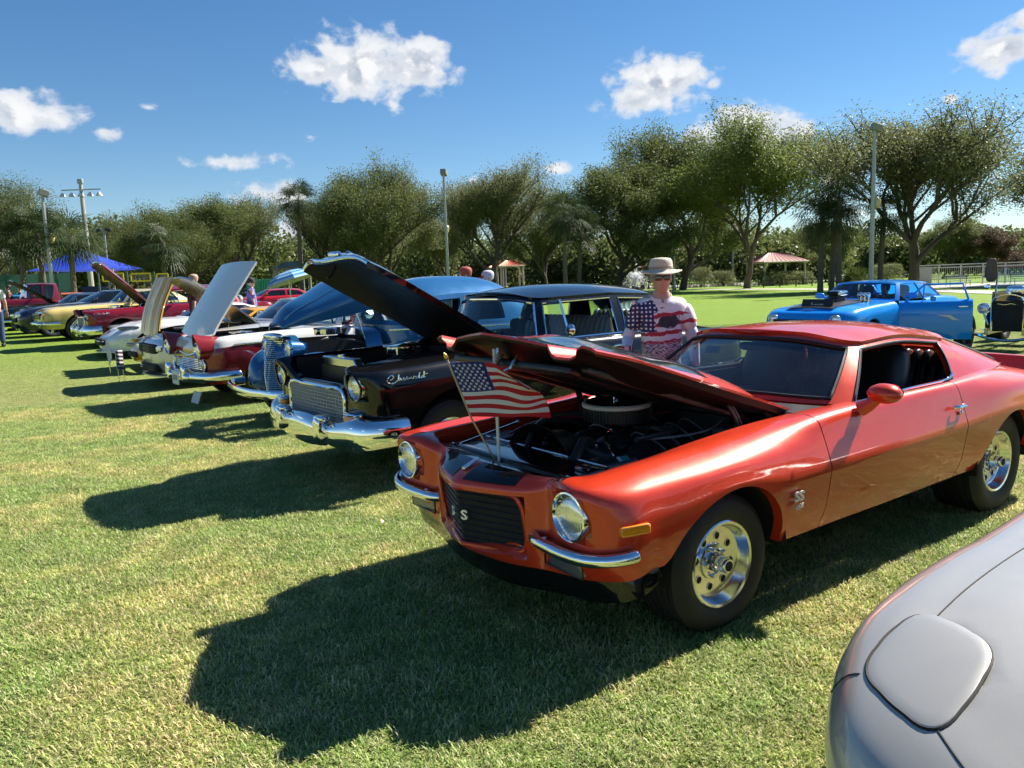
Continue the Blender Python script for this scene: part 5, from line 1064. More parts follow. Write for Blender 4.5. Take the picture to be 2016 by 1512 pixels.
# ------------------------------------------------------------------ generic coupe / saloon builder
def coupe(name, loc, yaw, label, pm, wb=2.8, xf=.9, xr=-3.8, w=.92, zs=((1, .70), (.5, .78), (0, .84), (-1, .92), (-2, .94), (-3, .94), (-4, .88)), zb=.26, arch=.37, wr=.335, wwid=.23, style='five', rimr=.2,
          plan=None, rplan=None, lv=None, gh=None, belt=None, zc_h=None, hoodx=None, hood_open=None, cat='car', group=GRP, ww=False, two=None, glass=None, gaps=(-.75, -2.05), yw=None, trim=None, seats=True, under=None, hoodm=None, roof_pm=None, eng=True, stripe=None, dens=(4, 3), inner=None):
    car = empty(name, loc, R(yaw), label, cat, group)
    lvx = lv or [(0, 0, -.2)]; xs = (min(.45, xf + min(q_[2] for q_ in lvx) + (plan[-1][1] if plan else -.24) - .05), 0, -.5, -1.0, -1.6, -2.2, -wb, -wb - .45)
    kw = {}
    if plan: kw['plan'] = plan
    if rplan: kw['rplan'] = rplan
    LV = autobody(xf, xr, w, zs, zb, lv=lv or [(0, .93, -.10, .06), (.3, .985, -.02, .01), (.62, 1.0, 0, 0), (.86, .985, -.03, .03), (1.0, .92, -.10, .08), (1.0, .80, -.20, .18, .025)], xs=xs, **kw)
    ar = [(0, wr, arch), (-wb, wr, arch)]
    al = next(i for i, q in enumerate(LV) if min(p_[2] for p_ in q[4:8]) > wr + arch + .01) if any(min(p_[2] for p_ in q[4:8]) > wr + arch + .01 for q in LV) else len(LV) - 2
    L = Loft(LV, nu=dens[0], nv=dens[1], arches=ar, gaps=gaps, arch_lvl=al); A = L.A
    if two:
        r0 = L.row[two[0]]; g = G().grid(A[:r0 + 1], keep=lambda i, j: not L.isgap(j)); C = A[0].copy(); C[:, 1] *= .94; g.grid(np.stack([C, A[0]])); mk('lower_body', g.mirror(), pm, car, angle=38); mk('upper_body', G().grid(A[r0:], keep=lambda i, j: not L.isgap(j)).mirror(), two[1], car, angle=38)
    else:
        isd = lambda j: len(gaps) > 1 and gaps[1] < L.xcol(j) < gaps[0] and A[0, j, 1] > .5
        ri = L.row[inner] if inner else 10 ** 6; okr = lambda i, j: i < ri or not -3.0 < L.A[ri, j, 0] < -.74
        mk('body', panel(L, keep=lambda i, j: not isd(j) and okr(i, j)), pm, car, angle=38 if not inner else 60)
        for s_ in (1, -1):
            d = mk('door', G().grid(A * [1, s_, 1], keep=lambda i, j: isd(j) and i < ri and not L.isgap(j)), pm, car, angle=38, solid=.03)
    for j in range(A.shape[1] - 1):
        if L.isgap(j):
            for s_ in (1, -1): b = A[:, j:j + 2].copy(); b[:, :, 1] -= .015; mk('door_seal', G().grid(b * [1, s_, 1]), M_dark(), car)
    wells(car, ar, w * .95); mk('underbody', G().box(((xf + xr) / 2, 0, zb + .08), ((xf - xr) * .86, w * 1.6, .1)), M_dark(), car)
    fourwheels(car, wb, yw or w - .14, yw or w - .14, wr, wwid, style, rimr, ww=ww)
    top = A[-1]; Z = f1([q_[0] for q_ in zs], [q_[1] for q_ in zs]); zc = zc_h or (lambda x: Z(x) + .065)
    hx0, hx1 = hoodx or (-.85, xf - .2)
    b0, b1 = (gh[0] if gh else -.9), (gh[3] if gh else -3.2)
    up = two[1] if two else pm
    jn = lambda cond: [j for j in range(len(top)) if cond(top[j, 0])]
    f_ = jn(lambda x: x > b0 - .35); r_ = jn(lambda x: x < b1 + .45)
    if inner: pass
    elif hood_open is None: mk('hood', cap(top[:f_[-1] + 2], zc, 7).mirror(), hoodm or up, car)
    else:
        fr = jn(lambda x: x >= hx1 - .02); mk('header_panel', cap(top[:fr[-1] + 2], zc, 5).mirror(), up, car)
        mk('cowl_panel', G().grid([[(x, y, zc(x) - .02 - .03 * (y / w) ** 2) for y in np.linspace(-w * .78, w * .78, 9)] for x in (hx0 + .06, b0 - .35)]), up, car)
        ze = f1([q_[0] for q_ in zs], [q_[1] + .026 for q_ in zs])
        hood_panel = hood(car, hx0, hx1, w * .78, ze, zc, hood_open[1], hood_open[0], hoodm or up, under or M_black(), round_=.08, stripe=stripe)
        if eng: bay(car, hx0 + .05, hx1 - .02, w * .74, zb + .1, Z((hx0 + hx1) / 2) - .02, rad=False)
    if not inner: mk('rear_deck', cap(top[r_[0] - 1:], zc, 6).mirror(), up, car)
    if gh:
        x0, x1, x2, x3, zr, hb, hr = gh; zB = lambda x: Z(x) + .03
        xa, xc = x0 - .22, x3 + .45
        base = [(x0, 0, zB(x0) + .03), (x0 - .06, hb * .5, zB(x0) + .02), (xa, hb * .92, zB(xa)), (xa - .07, hb, zB(xa)), ((xa + xc) / 2 - .1, hb * 1.02, zB((xa + xc) / 2)), ((xa + xc) / 2 - .16, hb * 1.02, zB((xa + xc) / 2)), (xc, hb * .97, zB(xc)), (x3 + .12, hb * .8, zB(x3)), (x3 + .02, hb * .45, zB(x3) + .02), (x3, 0, zB(x3) + .03)]
        ya = zr - .055
        rf = [(x1, 0, zr - .02), (x1 - .03, hr * .55, zr - .03), (x1 - .1, hr * .93, ya), (x1 - .16, hr, ya - .005), ((x1 + x2) / 2 - .1, hr * 1.03, ya + .01), ((x1 + x2) / 2 - .16, hr * 1.03, ya + .01), (x2 - .06, hr * .98, ya - .02), (x2 - .13, hr * .85, ya - .015), (x2 - .17, hr * .45, ya + .005), (x2 - .18, 0, ya + .01)]
        gl = glass or glassmat('tinted_glass', (.22, .30, .32), 1.0, .01)
        greenhouse(car, base, rf, [(0, 2, .085, .92, 'windshield', gl), (3, 4, .0, .9, 'side_window', gl), (5, 6, .0, .9, 'quarter_window', gl), (7, 9, .085, .92, 'rear_window', gl)], f1([x2 - .2, (x1 + x2) / 2, x1], [zr - .03, zr, zr - .02]), roof_pm or up, nu=4, trim=trim, uc=(3, 4, 5, 6))
        if seats:
            for s_ in (1, -1): seat(car, (x1 + x2) / 2 + .1, s_ * .36, zb + .16, .48, min(.62, zr - zb - .55), head=zr > 1.3)
            bench(car, x2 + .05, zb + .2, hb * 1.6, .5, name='rear_seat', d=.4); steering(car, x0 - .45, .36, zB(x0) - .02, .18, 24)
        mk('cabin_floor', G().box(((x0 + x3) / 2, 0, zb + .14), (abs(x3 - x0) - .2, hb * 1.9, .04)).box((x0 - .1, 0, zB(x0) - .06), (.3, hb * 1.7, .1)), M_dark(), car)
        for s_ in (1, -1):
            mm = sup((xa - .22, s_ * (hb + .17), zB(xa) + .09), (.05, .10, .06), 3).tube([(xa - .2, s_ * (hb + .02), zB(xa) + .04), (xa - .21, s_ * (hb + .12), zB(xa) + .07)], .025, 6); mk('side_mirror', mm, pm, car)
            mk('door_handle', sup((-1.88, s_ * w * .985, Z(-1.9) - .10), (.07, .014, .014), 4), M_chrome() if trim else pm, car)
    car['w'] = w; return car, L
def lampbox(car, c, d, mat, name='headlight', rz=0, e=5): return mk(name, sup(c, d, e, 18, 8, Matrix.Rotation(R(rz), 3, 'Z')), mat, car)
SMOKE = lambda: pmat('smoked_lens', (.10, .10, .11), .12, coat=1)
# ------------------------------------------------------------------ red and white late-fifties coupe
def red_white():
    RED = paint('deep_red', (.22, .010, .012), .1, .3); WH = paint('cream_white', (.62, .62, .60), 0, .3); CH = M_chrome()
    zs = ((.9, .90), (.6, .955), (.2, .975), (-1, 1.0), (-2, 1.0), (-3.4, 1.02), (-4.3, .98))
    car, L = coupe('classic_hardtop', (-4.06, 11.78, 0), 218.5, 'red and white 1950s hardtop with white hood tipped forward and hooded headlights', RED, wb=3.0, xf=.86, xr=-4.25, w=.96, zs=zs, zb=.33, arch=.38, wr=.34, style='steel', rimr=.19, two=(3, WH), trim=CH,
        plan=((0, 0), (.45, -.01), (.80, -.03), (.97, -.16)), lv=[(0, .93, -.06, .06), (.3, .985, -.01, .01), (.62, 1.0, 0, 0), (.83, .99, -.01, .02), (1.0, .93, -.05, .06), (1.0, .66, -.10, .14, .02)], gh=(-.95, -1.25, -2.45, -3.1, 1.44, .76, .60), hoodx=(-.55, .74), hood_open=('front', 53), glass=glassmat('vintage_glass', (.60, .74, .72), .9, .01), under=WH)
    for s_ in (1, -1):
        pod = G()
        rows = []
        for x, r_, dz, up in ((.30, .02, 0, 0), (.45, .08, .01, .02), (.65, .125, 0, .05), (.83, .135, 0, .075), (.93, .135, 0, .10)):
            rows.append([(x + (.05 * max(0, math.sin(t)) if x > .8 else 0), s_ * .74 + r_ * math.cos(t), .815 + dz + r_ * math.sin(t) + up * max(0, math.sin(t)) ** 3) for t in np.linspace(0, 2 * PI, 24, endpoint=False)])
        mk('headlight_hood', pod.grid(rows, cu=True), RED, car, solid=.008); lamp(car, (.935, s_ * .74, .81), .090, .118, depth=.06)
    g = empty('grille', parent=car); mk('grille_backing', G().box((.83, 0, .60), (.03, 1.40, .17)), M_dark(), g); b = G()
    for k in range(6): b.tube([(.87 - .05 * abs(y) ** 2, y, .535 + k * .026) for y in np.linspace(-.62, .62, 9)], .0075, 6)
    for k in range(5): b.box((.86, -.5 + k * .25, .60), (.02, .012, .15))
    mk('grille_bars', b, CH, g); mk('grille_surround', G().tube(curve([(.85, y, z) for y, z in ((-.70, .50), (0, .505), (.70, .50), (.76, .60), (.68, .70), (0, .70), (-.68, .70), (-.76, .60))], 3, closed=True), .018, 8, closed=True), CH, g)
    for s_ in (1, -1): lampbox(car, (.845, s_ * .64, .61), (.03, .07, .045), pmat('clear_lens', (.6, .62, .62), .15, coat=1), 'parking_lamp')
    path = curve([(.42, -1.0, .46), (.66, -.97, .455), (.86, -.84, .44), (.95, -.5, .43), (.97, 0, .43), (.95, .5, .43), (.86, .84, .44), (.66, .97, .455), (.42, 1.0, .46)], 6)
    bo = mk('bumper', G().tube(path, [.03] + [.075] * (len(path) - 2) + [.03], 12), CH, car, angle=60)
    for s_ in (1, -1): mk('bumper_guard', sup((1.03, s_ * .38, .50), (.05, .07, .10), 3.5).add(sup((1.02, s_ * .38, .43), (.06, .12, .07), 2.5)), CH, bo)
    pl = mk('licence_plate', G().box((1.10, .18, .42), (.012, .30, .20)), pmat('plate_white', (.72, .72, .68), .5), car, bevel=.004); text('plate_number', '0570', .10, pmat('plate_ink', (.02, .025, .05), .5), pl, (1.108, .18, .415), (R(90), 0, R(90)), .001)
    side_trim(car, 'side_moulding', [(.5, .955, .875), (0, .962, .885), (-1, .962, .89), (-2.5, .962, .87), (-4, .93, .86)], .009, CH)
red_white()
# ------------------------------------------------------------------ modern silver muscle car, hood up
def silver_modern():
    SV = paint('bright_silver', (.55, .56, .58), .55, .32, .4)
    car, L = coupe('silver_coupe', (-5.58, 14.0, .02), 217, 'bright silver modern muscle car with hood propped up beside the red and white car', SV, wb=2.95, xf=.95, xr=-3.95, w=.95, zs=((1, .78), (.6, .84), (0, .92), (-1, .99), (-2, 1.0), (-3, 1.02), (-4, .98)), zb=.24, arch=.38, wr=.355, style='five', rimr=.25, hoodx=(-.80, .62), hood_open=('rear', 42), gh=(-.95, -1.55, -2.6, -3.45, 1.42, .74, .57), under=pmat('olive_foil', (.24, .21, .10), .25, .6), gaps=(-.75, -2.1), lv=[(0, .93, -.10, .06), (.3, .985, 0, .01), (.62, 1.0, .01, 0), (.86, .985, 0, .03), (1.0, .92, -.06, .08), (1.0, .80, -.16, .18, .025)])
    D = M_dark()
    g = empty('grille', parent=car); mk('grille_mouth', sup((.90, 0, .66), (.08, .62, .085), 6), D, g); b = G()
    for k in range(5): b.tube([(.985 - .14 * y * y, y, .60 + k * .03) for y in np.linspace(-.58, .58, 7)], .006, 5)
    mk('grille_bars', b, pmat('grille_grey', (.03, .03, .033), .35), g); mk('lower_intake', sup((.92, 0, .33), (.06, .55, .075), 6), D, g); mk('intake_bars', G().tube([(.985, -.5, .31), (.985, .5, .31)], .008, 5).tube([(.985, -.5, .35), (.985, .5, .35)], .008, 5), SMOKE(), g)
    mk('chin_splitter', G().grid([[(x - .25 * (abs(y) / .85) ** 3, y, z) for y in np.linspace(-.86, .86, 17)] for x, z in ((.90, .24), (1.02, .215), (1.02, .195), (.85, .2))]), SV, car)
    for s_ in (1, -1): lampbox(car, (.90, s_ * .68, .675), (.06, .10, .05), M_lens(), rz=-16 * s_)
    hs = G().tube([(-.35, .62, .95), (.12, .66, 1.35)], .008, 6); mk('prop_rod', hs, M_black(), car)
silver_modern()
# ------------------------------------------------------------------ low sports cars
def sports(name, loc, yaw, label, pm, hood_open=None, pop=False, nose='low', stripe=None, glass=None, gh=(-.72, -1.35, -2.15, -3.0, 1.19, .74, .52), zs=None, **kw):
    zs = zs or ((1.1, .46), (.8, .58), (.4, .72), (0, .80), (-.5, .82), (-1, .82), (-2, .86), (-2.6, .92), (-3.6, .92))
    return coupe(name, loc, yaw, label, pm, wb=2.65, xf=1.0, xr=-3.5, w=.925, zs=zs, zb=.20, arch=.36, wr=.325, style='five', rimr=.22, plan=((0, 0), (.42, -.04), (.74, -.16), (.95, -.42)), rplan=((.96, .22), (.85, .09), (.5, .02), (0, 0)), hood_open=hood_open,
                 lv=[(0, .92, -.06, .06), (.3, .98, -.01, .01), (.6, 1.0, 0, 0), (.85, .97, -.05, .02), (1.0, .88, -.16, .06), (1.0, .74, -.26, .14, .03)], gh=gh, gaps=(-.70, -1.85), zc_h=kw.pop('zc_h', None), glass=glass, stripe=stripe, **kw)
YEL = paint('sunflower_yellow', (.66, .32, .012), .0, .3); PALE = paint('pale_yellow', (.68, .45, .09), .05, .3)
def st_yellow(a):
    if a == 'm': return YEL
    return .12 < a < .26 or .42 < a < .6
car, L = sports('sports_car', (-6.9, 16.2, .07), 217, 'yellow low sports car with striped hood tipped forward', YEL, hood_open=('front', 63), stripe=None, hoodx=(-.62, .62), hoodm=PALE)
hh = next(c for c in car.children if c.name.startswith('hood'))
for c in hh.children:
    if c.name.startswith('hood_skin'):
        me = c.data; me.materials.append(YEL)
        for p_ in me.polygons:
            y = abs(p_.center.y); p_.material_index = 1 if (.10 < y < .30 or y > .52) else 0
            
        for v in me.vertices:
            y = abs(v.co.y); v.co.z += .05 * math.exp(-((y - .20) / .07) ** 2) + .045 * math.exp(-((y - .62) / .10) ** 2) - .02 * math.exp(-((y - .38) / .08) ** 2)
        c.data.shade_smooth()
for s_ in (1, -1): lampbox(car, (.86, s_ * .60, .50), (.06, .14, .045), SMOKE(), 'fog_lamp', -22 * s_); lampbox(car, (.76, s_ * .52, .60), (.14, .16, .03), YEL, 'headlight_cover', -10 * s_)
mk('intake', sup((.95, 0, .35), (.06, .4, .06), 5), M_dark(), car)
WHT = paint('arctic_white', (.72, .73, .75), 0, .3)
car, L = sports('sports_car', (-8.7, 18.4, .16), 217, 'white low sports car with closed vented hood and wide black mouth grille', WHT)
mk('mouth_grille', sup((.985, 0, .40), (.05, .46, .085), 5, 24, 10), M_dark(), car); mk('grille_strip', G().tube([(1.045 - .2 * y * y, y, .42) for y in np.linspace(-.48, .48, 9)], .012, 6), WHT, car)
mk('front_splitter', G().grid([[(x - .35 * (abs(y) / .85) ** 2.5, y, z) for y in np.linspace(-.86, .86, 17)] for x, z in ((.95, .20), (1.08, .185), (1.08, .165), (.9, .17))]), WHT, car)
for s_ in (1, -1): lampbox(car, (.48, s_ * .70, .70), (.26, .075, .045), SMOKE(), 'headlight', -38 * s_, 3)
mk('hood_vent', G().box((.05, 0, .885), (.30, .36, .012), ry=R(5)), M_dark(), car)
fifties_sedan((-10.4, 20.4, .26), 217, paint('burgundy_red', (.20, .006, .018), .15, .3), 'dark red 1950s sedan with hood raised between white sports car and yellow coupe', 46, False)
# ------------------------------------------------------------------ yellow seventies coupe, black moderns, back row
def yellow_seventies():
    P = paint('butter_yellow', (.62, .47, .16), .05, .3); CH = M_chrome()
    car, L = coupe('yellow_coupe', (-12.7, 22.6, .38), 218, 'butter yellow 1970s coupe with closed hood, split amber corner lamps and chrome bumper', P, wb=2.85, xf=.95, xr=-4.0, w=.96, zs=((1, .82), (.7, .88), (0, .92), (-1, .96), (-2, .97), (-3, 1.0), (-4, .94)), zb=.34, arch=.40, wr=.36, wwid=.26, style='rally', rimr=.2, ww=True, gh=(-.95, -1.35, -2.45, -3.2, 1.40, .76, .60), trim=CH, glass=glassmat('vintage_glass', (.60, .74, .72), .9, .01), plan=((0, 0), (.5, -.01), (.85, -.03), (.97, -.12)))
    g = empty('grille', parent=car); mk('grille_backing', G().box((.93, 0, .70), (.05, 1.36, .17)), M_dark(), g); b = G()
    for k in range(4): b.box((.965, 0, .635 + k * .044), (.02, 1.36, .008))
    b.box((.965, 0, .70), (.03, .02, .17)); mk('grille_bars', b, CH, g)
    for s_ in (1, -1): lamp(car, (.935, s_ * .56, .705), .075, .09, depth=.03); lampbox(car, (.87, s_ * .83, .70), (.05, .055, .07), M_amber(), 'corner_lamp', 0, 8)
    path = curve([(.5, -.99, .50), (.75, -.97, .50), (.95, -.85, .50), (1.02, -.4, .50), (1.03, 0, .50), (1.02, .4, .50), (.95, .85, .50), (.75, .97, .50), (.5, .99, .50)], 5); mk('bumper', G().tube(path, .062, 8, flat=.9), CH, car, angle=60)
yellow_seventies()
BLK = M_gloss(); DBL = paint('midnight_blue', (.012, .018, .05), .2, .3)
def black_modern():
    car, L = coupe('black_coupe', (-14.7, 24.7, .40), 218, 'near-black modern coupe with closed hood beside the yellow coupe', DBL, wb=2.85, xf=.95, xr=-3.85, w=.95, zs=((1, .76), (.5, .86), (0, .92), (-1, .98), (-2, 1.0), (-3, 1.04), (-4, .98)), zb=.22, arch=.385, wr=.36, style='five', rimr=.26, gh=(-.8, -1.5, -2.5, -3.4, 1.37, .75, .56))
    mk('mouth_grille', sup((.91, 0, .55), (.07, .55, .08), 5), M_dark(), car); mk('lower_intake', sup((.93, 0, .34), (.05, .6, .06), 5), M_dark(), car); mk('badge_bar', G().tube([(.985 - .1 * y * y, y, .62) for y in np.linspace(-.6, .6, 7)], .008, 5), M_chrome(), car)
    for s_ in (1, -1): lampbox(car, (.88, s_ * .70, .68), (.07, .11, .045), M_lens(), rz=-20 * s_)
black_modern()
def dark_muscle():
    P = paint('dark_green', (.008, .018, .014), .2, .3)
    car, L = coupe('dark_muscle_car', (-16.7, 26.9, .40), 218, 'very dark green muscle car with its hood raised behind the man in jeans', P, wb=2.85, xf=.9, xr=-3.9, w=.94, zs=((1, .82), (.5, .88), (0, .92), (-1, .96), (-2, .97), (-4, .93)), zb=.30, style='rally', rimr=.19, hood_open=('rear', 36), gh=(-.9, -1.35, -2.4, -3.1, 1.34, .75, .58), trim=M_chrome())
    mk('grille_backing', G().box((.90, 0, .66), (.04, 1.3, .16)), M_dark(), car); mk('grille_frame', G().tube([(.93, y, z) for y, z in ((-.66, .57), (.66, .57), (.66, .75), (-.66, .75))], .012, 6, closed=True), M_chrome(), car)
    for s_ in (1, -1): lamp(car, (.91, s_ * .58, .66), .08, .095, depth=.03)
    mk('bumper', G().tube(curve([(.5, -.97, .47), (.8, -.93, .47), (.97, -.6, .47), (1.0, 0, .47), (.97, .6, .47), (.8, .93, .47), (.5, .97, .47)], 4), .05, 8), M_chrome(), car)
dark_muscle()
GB = 'cars standing behind the front row'
def backrow():
    sp = [('blue_coupe', (-25.6, 36, .4), 212, 'bright blue car roof far left behind the burgundy pickup', paint('sky_blue', (.02, .22, .55), .2, .3)), ('orange_coupe', (-21.6, 34.2, .4), 212, 'orange hot-rod coupe seen behind the burgundy pickup', paint('hot_orange', (.75, .13, .01), .1, .3)),
          ('grey_coupe', (-2.6, 19.6, 0), 217, 'grey-blue coupe with sloping glass behind silver muscle car', paint('steel_blue', (.10, .14, .20), .4, .3)), ('cherry_roadster', (-11.0, 30.5, .4), 205, 'cherry red roadster with raked windshield behind white tilted hood', paint('cherry_red', (.45, .012, .02), .1, .3))]
    for n_, l_, y_, lb, p_ in sp:
        coupe(n_, l_, y_, lb, p_, gh=(-.85, -1.4, -2.5, -3.3, 1.40 if 'roadster' not in n_ else 1.25, .74, .57), group=GB, style='rally', rimr=.19, seats=False)
    for i, (x, y, c, lb) in enumerate([(-26.0, 66, (.35, .36, .37), 'pale grey car parked far off behind the left yellow net'), (-23.0, 68, (.04, .05, .07), 'dark blue car parked far off behind the middle yellow net')]):
        coupe('far_parked_car', (x, y, .4), 262, lb, paint('far_paint%d' % i, c, .3, .3), gh=(-.7, -1.3, -2.9, -3.6, 1.62, .78, .62), zs=((1, .85), (0, 1.0), (-4, 1.05)), group='cars in the far car park', seats=False)
backrow()
def pickup():
    P = paint('burgundy_two', (.14, .006, .016), .15, .3); car, L = coupe('vintage_pickup', (-19.6, 29.3, .40), 214, 'burgundy 1940s pickup truck with rounded cab at far left', P, wb=2.95, xf=.75, xr=-4.2, w=.86, zs=((.8, 1.0), (0, 1.12), (-1, 1.15), (-2, 1.12), (-2.4, 1.0), (-4.2, .98)), zb=.42, arch=.40, wr=.36, style='steel', rimr=.19, gh=(-.95, -1.15, -2.05, -2.45, 1.78, .76, .64), group=GB, seats=False, gaps=())
pickup()
# ------------------------------------------------------------------ blue drag coupe with open door
def blue_drag():
    P = paint('electric_blue', (.004, .25, .80), .05, .3); CH = M_chrome()
    N = (6.03, 14.67, 0); car, L = coupe('drag_coupe', N, 218, 'bright blue drag-racing coupe with open driver door and blower through its hood', P, wb=2.82, xf=.85, xr=-3.95, w=.92, zs=((.9, .82), (.5, .88), (0, .92), (-1, .96), (-2, .97), (-3, 1.0), (-4, .92)), zb=.26, arch=.38, wr=.34, wwid=.25, style='weld', rimr=.2, gh=(-.95, -1.38, -2.6, -3.5, 1.385, .78, .63), glass=glassmat('clear_glass', (.72, .82, .80), .8, .008), group='cars standing on the far lawn', gaps=(-.98, -2.2), seats=True)
    # open the near door: turn it about the front edge
    for c in list(car.children):
        if c.name.startswith('door') and c.type == 'MESH' and not c.name.startswith('door_'):
            if sum(v.co.y for v in c.data.vertices) > 0:
                hx, hy = -.99, .90
                for v in c.data.vertices: v.co.x -= hx; v.co.y -= hy
                c.location = (hx, hy, 0); c.rotation_euler = (0, 0, -R(62))
                mk('window_frame', G().tube([(-.10, -.10, .97), (-.42, -.20, 1.28), (-1.05, -.21, 1.285), (-1.14, -.10, 1.0)], .020, 8).tube([(-.40, -.09, .97), (-.42, -.20, 1.28)], .012, 6), P, c)
                mk('door_handle', sup((-1.05, .03, .87), (.08, .014, .014), 4), CH, c); mk('door_mirror', sup((-.55, .10, 1.03), (.05, .08, .05), 3), P, c)
                mk('door_graphic', G().raw([(-.62, .052, .72), (-.85, .052, .72), (-.92, .052, .66), (-1.0, .05, .62), (-.88, .052, .625), (-.80, .052, .68)], [(0, 1, 2, 3, 4, 5)]), pmat('silver_graphic', (.5, .52, .55), .4, .3), c)
                mk('door_panel', G().box((-.6, -.05, .65), (1.1, .03, .5)), M_black(), c)
    SBk = pmat('stripe_black', (.012, .012, .014), .35)
    mk('hood_stripe', G().grid([[(x, y, .082 + float(np.interp(x, [-.95, -.5, 0, .5, .7], [.958, .94, .92, .88, .85])) - .085 * (abs(y) / .74) ** 2 * .6) for y in np.linspace(-.46, .46, 9)] for x in np.linspace(-.75, .62, 8)]), SBk, car)
    bl = empty('blower', (-.35, 0, .99), parent=car); bl.scale = (.85, .85, .85); mk('blower_case', sup((0, 0, .05), (.22, .13, .07), 5), SBk, bl); mk('throttle_body', sup((0, 0, .13), (.18, .12, .03), 5), M_black(), bl)
    sc = G().add(sup((-.05, 0, .21), (.22, .17, .065), 4)); mk('scoop', sc, CH, bl); mk('scoop_mouth', sup((.168, 0, .215), (.012, .14, .045), 4), M_dark(), bl)
    for k in range(3):
        mk('intake_stack', G().ell((-.66 + .02 * k, .30 + .09 * k, 1.12), (.05, .05, .05)).tube([(-.66 + .02 * k, .30 + .09 * k, .98), (-.66 + .02 * k, .30 + .09 * k, 1.10)], .025, 8), CH, car)
    pn = mk('display_board', G().box((.42, .05, .99), (.015, .62, .20), ry=R(-20)), pmat('board_black', (.012, .012, .013), .4), car); text('board_lettering', 'Eurojet', .085, pmat('board_white', (.75, .75, .75), .5), pn, (.432, .05, .985), (R(90), 0, R(90)), .001, .2)
    for s_ in (1, -1): lamp(car, (.80, s_ * .62, .72), .085, .1, depth=.05)
    mk('bumper', G().tube(curve([(.5, -.93, .46), (.8, -.88, .46), (.93, -.5, .46), (.95, 0, .46), (.93, .5, .46), (.8, .88, .46), (.5, .93, .46)], 4), .045, 8), CH, car); mk('grille_backing', G().box((.81, 0, .66), (.05, 1.2, .14)), M_dark(), car)
blue_drag()
def tbucket():
    P = paint('pale_gold', (.55, .45, .20), .3, .3); CH = M_chrome(); SB = M_black()
    car = empty('hot_rod', (9.10, 14.1, 0), R(222), 'open-wheeled T-bucket hot rod with black radiator at right edge of the lawn', 'car', 'cars standing on the far lawn')
    for x, y in ((0, .70), (0, -.70)): wheel(car, x, y, .33, .34, .16, 1 if y > 0 else -1, 'wire', .21)
    for x, y in ((-2.4, .80), (-2.4, -.80)): wheel(car, x, y, .36, .37, .30, 1 if y > 0 else -1, 'weld', .2)
    for s_ in (1, -1):
        mk('cycle_fender', G().grid([[(.37 * math.cos(t), s_ * .70 + dy, .33 + .37 * math.sin(t)) for t in np.linspace(PI * .15, PI * .95, 14)] for dy in (-.10, -.07, .07, .10)]), P, car, solid=.008); lamp(car, (-.10, s_ * .42, .80), .085, .10, depth=.10); mk('lamp_stalk', G().tube([(-.14, s_ * .42, .72), (-.12, s_ * .33, .50)], .018, 6), CH, car); mk('shock', G().tube([(.02, s_ * .60, .62), (.0, s_ * .55, .35)], .02, 8), CH, car)
    mk('front_axle', G().tube(curve([(0, -.66, .33), (0, -.5, .32), (0, -.3, .25), (0, .3, .25), (0, .5, .32), (0, .66, .33)], 4), .028, 8), CH, car); mk('radius_rod', G().tube([(0, .5, .3), (-1.0, .35, .34)], .016, 6).tube([(0, -.5, .3), (-1.0, -.35, .34)], .016, 6), CH, car)
    mk('chassis', G().box((-1.2, .3, .38), (2.6, .06, .12)).box((-1.2, -.3, .38), (2.6, .06, .12)), P, car, bevel=.01)
    r_ = mk('radiator_shell', G().grid([[(x, s_ * w_, z) for s_, w_, z in [(-1, .26, .40), (-1, .27, .90), (-1, .22, 1.0), (-.5, .2, 1.05), (0, .1, 1.07), (.5, .2, 1.05), (1, .22, 1.0), (1, .27, .90), (1, .26, .40)]] for x in (-.02, -.16)]), CH, car, solid=.01); mk('radiator_core', G().box((-.05, 0, .66), (.03, .48, .56)), M_dark(), r_); mk('bow_badge', G().tube([(-.03, y, .88 + .01 * math.sin(y * 30)) for y in np.linspace(-.17, .17, 14)], .006, 5), CH, r_); mk('filler_cap', G().lathe([(.03, 0), (.03, .05), (0, .06)], c=(-.09, 0, 1.06), ax='z', n=10), CH, r_)
    mk('engine', sup((-.6, 0, .72), (.33, .26, .2), 5).add(sup((-.6, 0, .95), (.2, .12, .08), 4)), pmat('engine_iron', (.02, .02, .022), .45, .3), car); mk('air_scoop', sup((-.6, 0, 1.12), (.2, .16, .09), 4), CH, car)
    mk('bucket_body', G().grid([[(x, s_ * y, z) for s_, y, z in [(-1, .50, .40), (-1, .56, .8), (-1, .55, 1.05), (1, .55, 1.05), (1, .56, .8), (1, .50, .40)]] for x in (-1.05, -1.3)]).grid([[(x, .55 * s_, z) for x in (-1.05, -1.6, -2.2)] for s_ in (1,) for z in (.42, 1.08)]).grid([[(x, -.55, z) for x in (-1.05, -1.6, -2.2)] for z in (.42, 1.08)]), P, car, solid=.02)
    mk('windshield_frame', G().tube([(-1.15, -.52, 1.06), (-1.22, -.52, 1.55), (-1.22, .52, 1.55), (-1.15, .52, 1.06)], .018, 8), pmat('varnished_wood', (.22, .10, .04), .3, coat=.6), car); mk('windshield', G().raw([(-1.15, -.5, 1.06), (-1.15, .5, 1.06), (-1.21, .5, 1.53), (-1.21, -.5, 1.53)], [(0, 1, 2, 3)]), glassmat('clear_glass', (.72, .82, .80)), car)
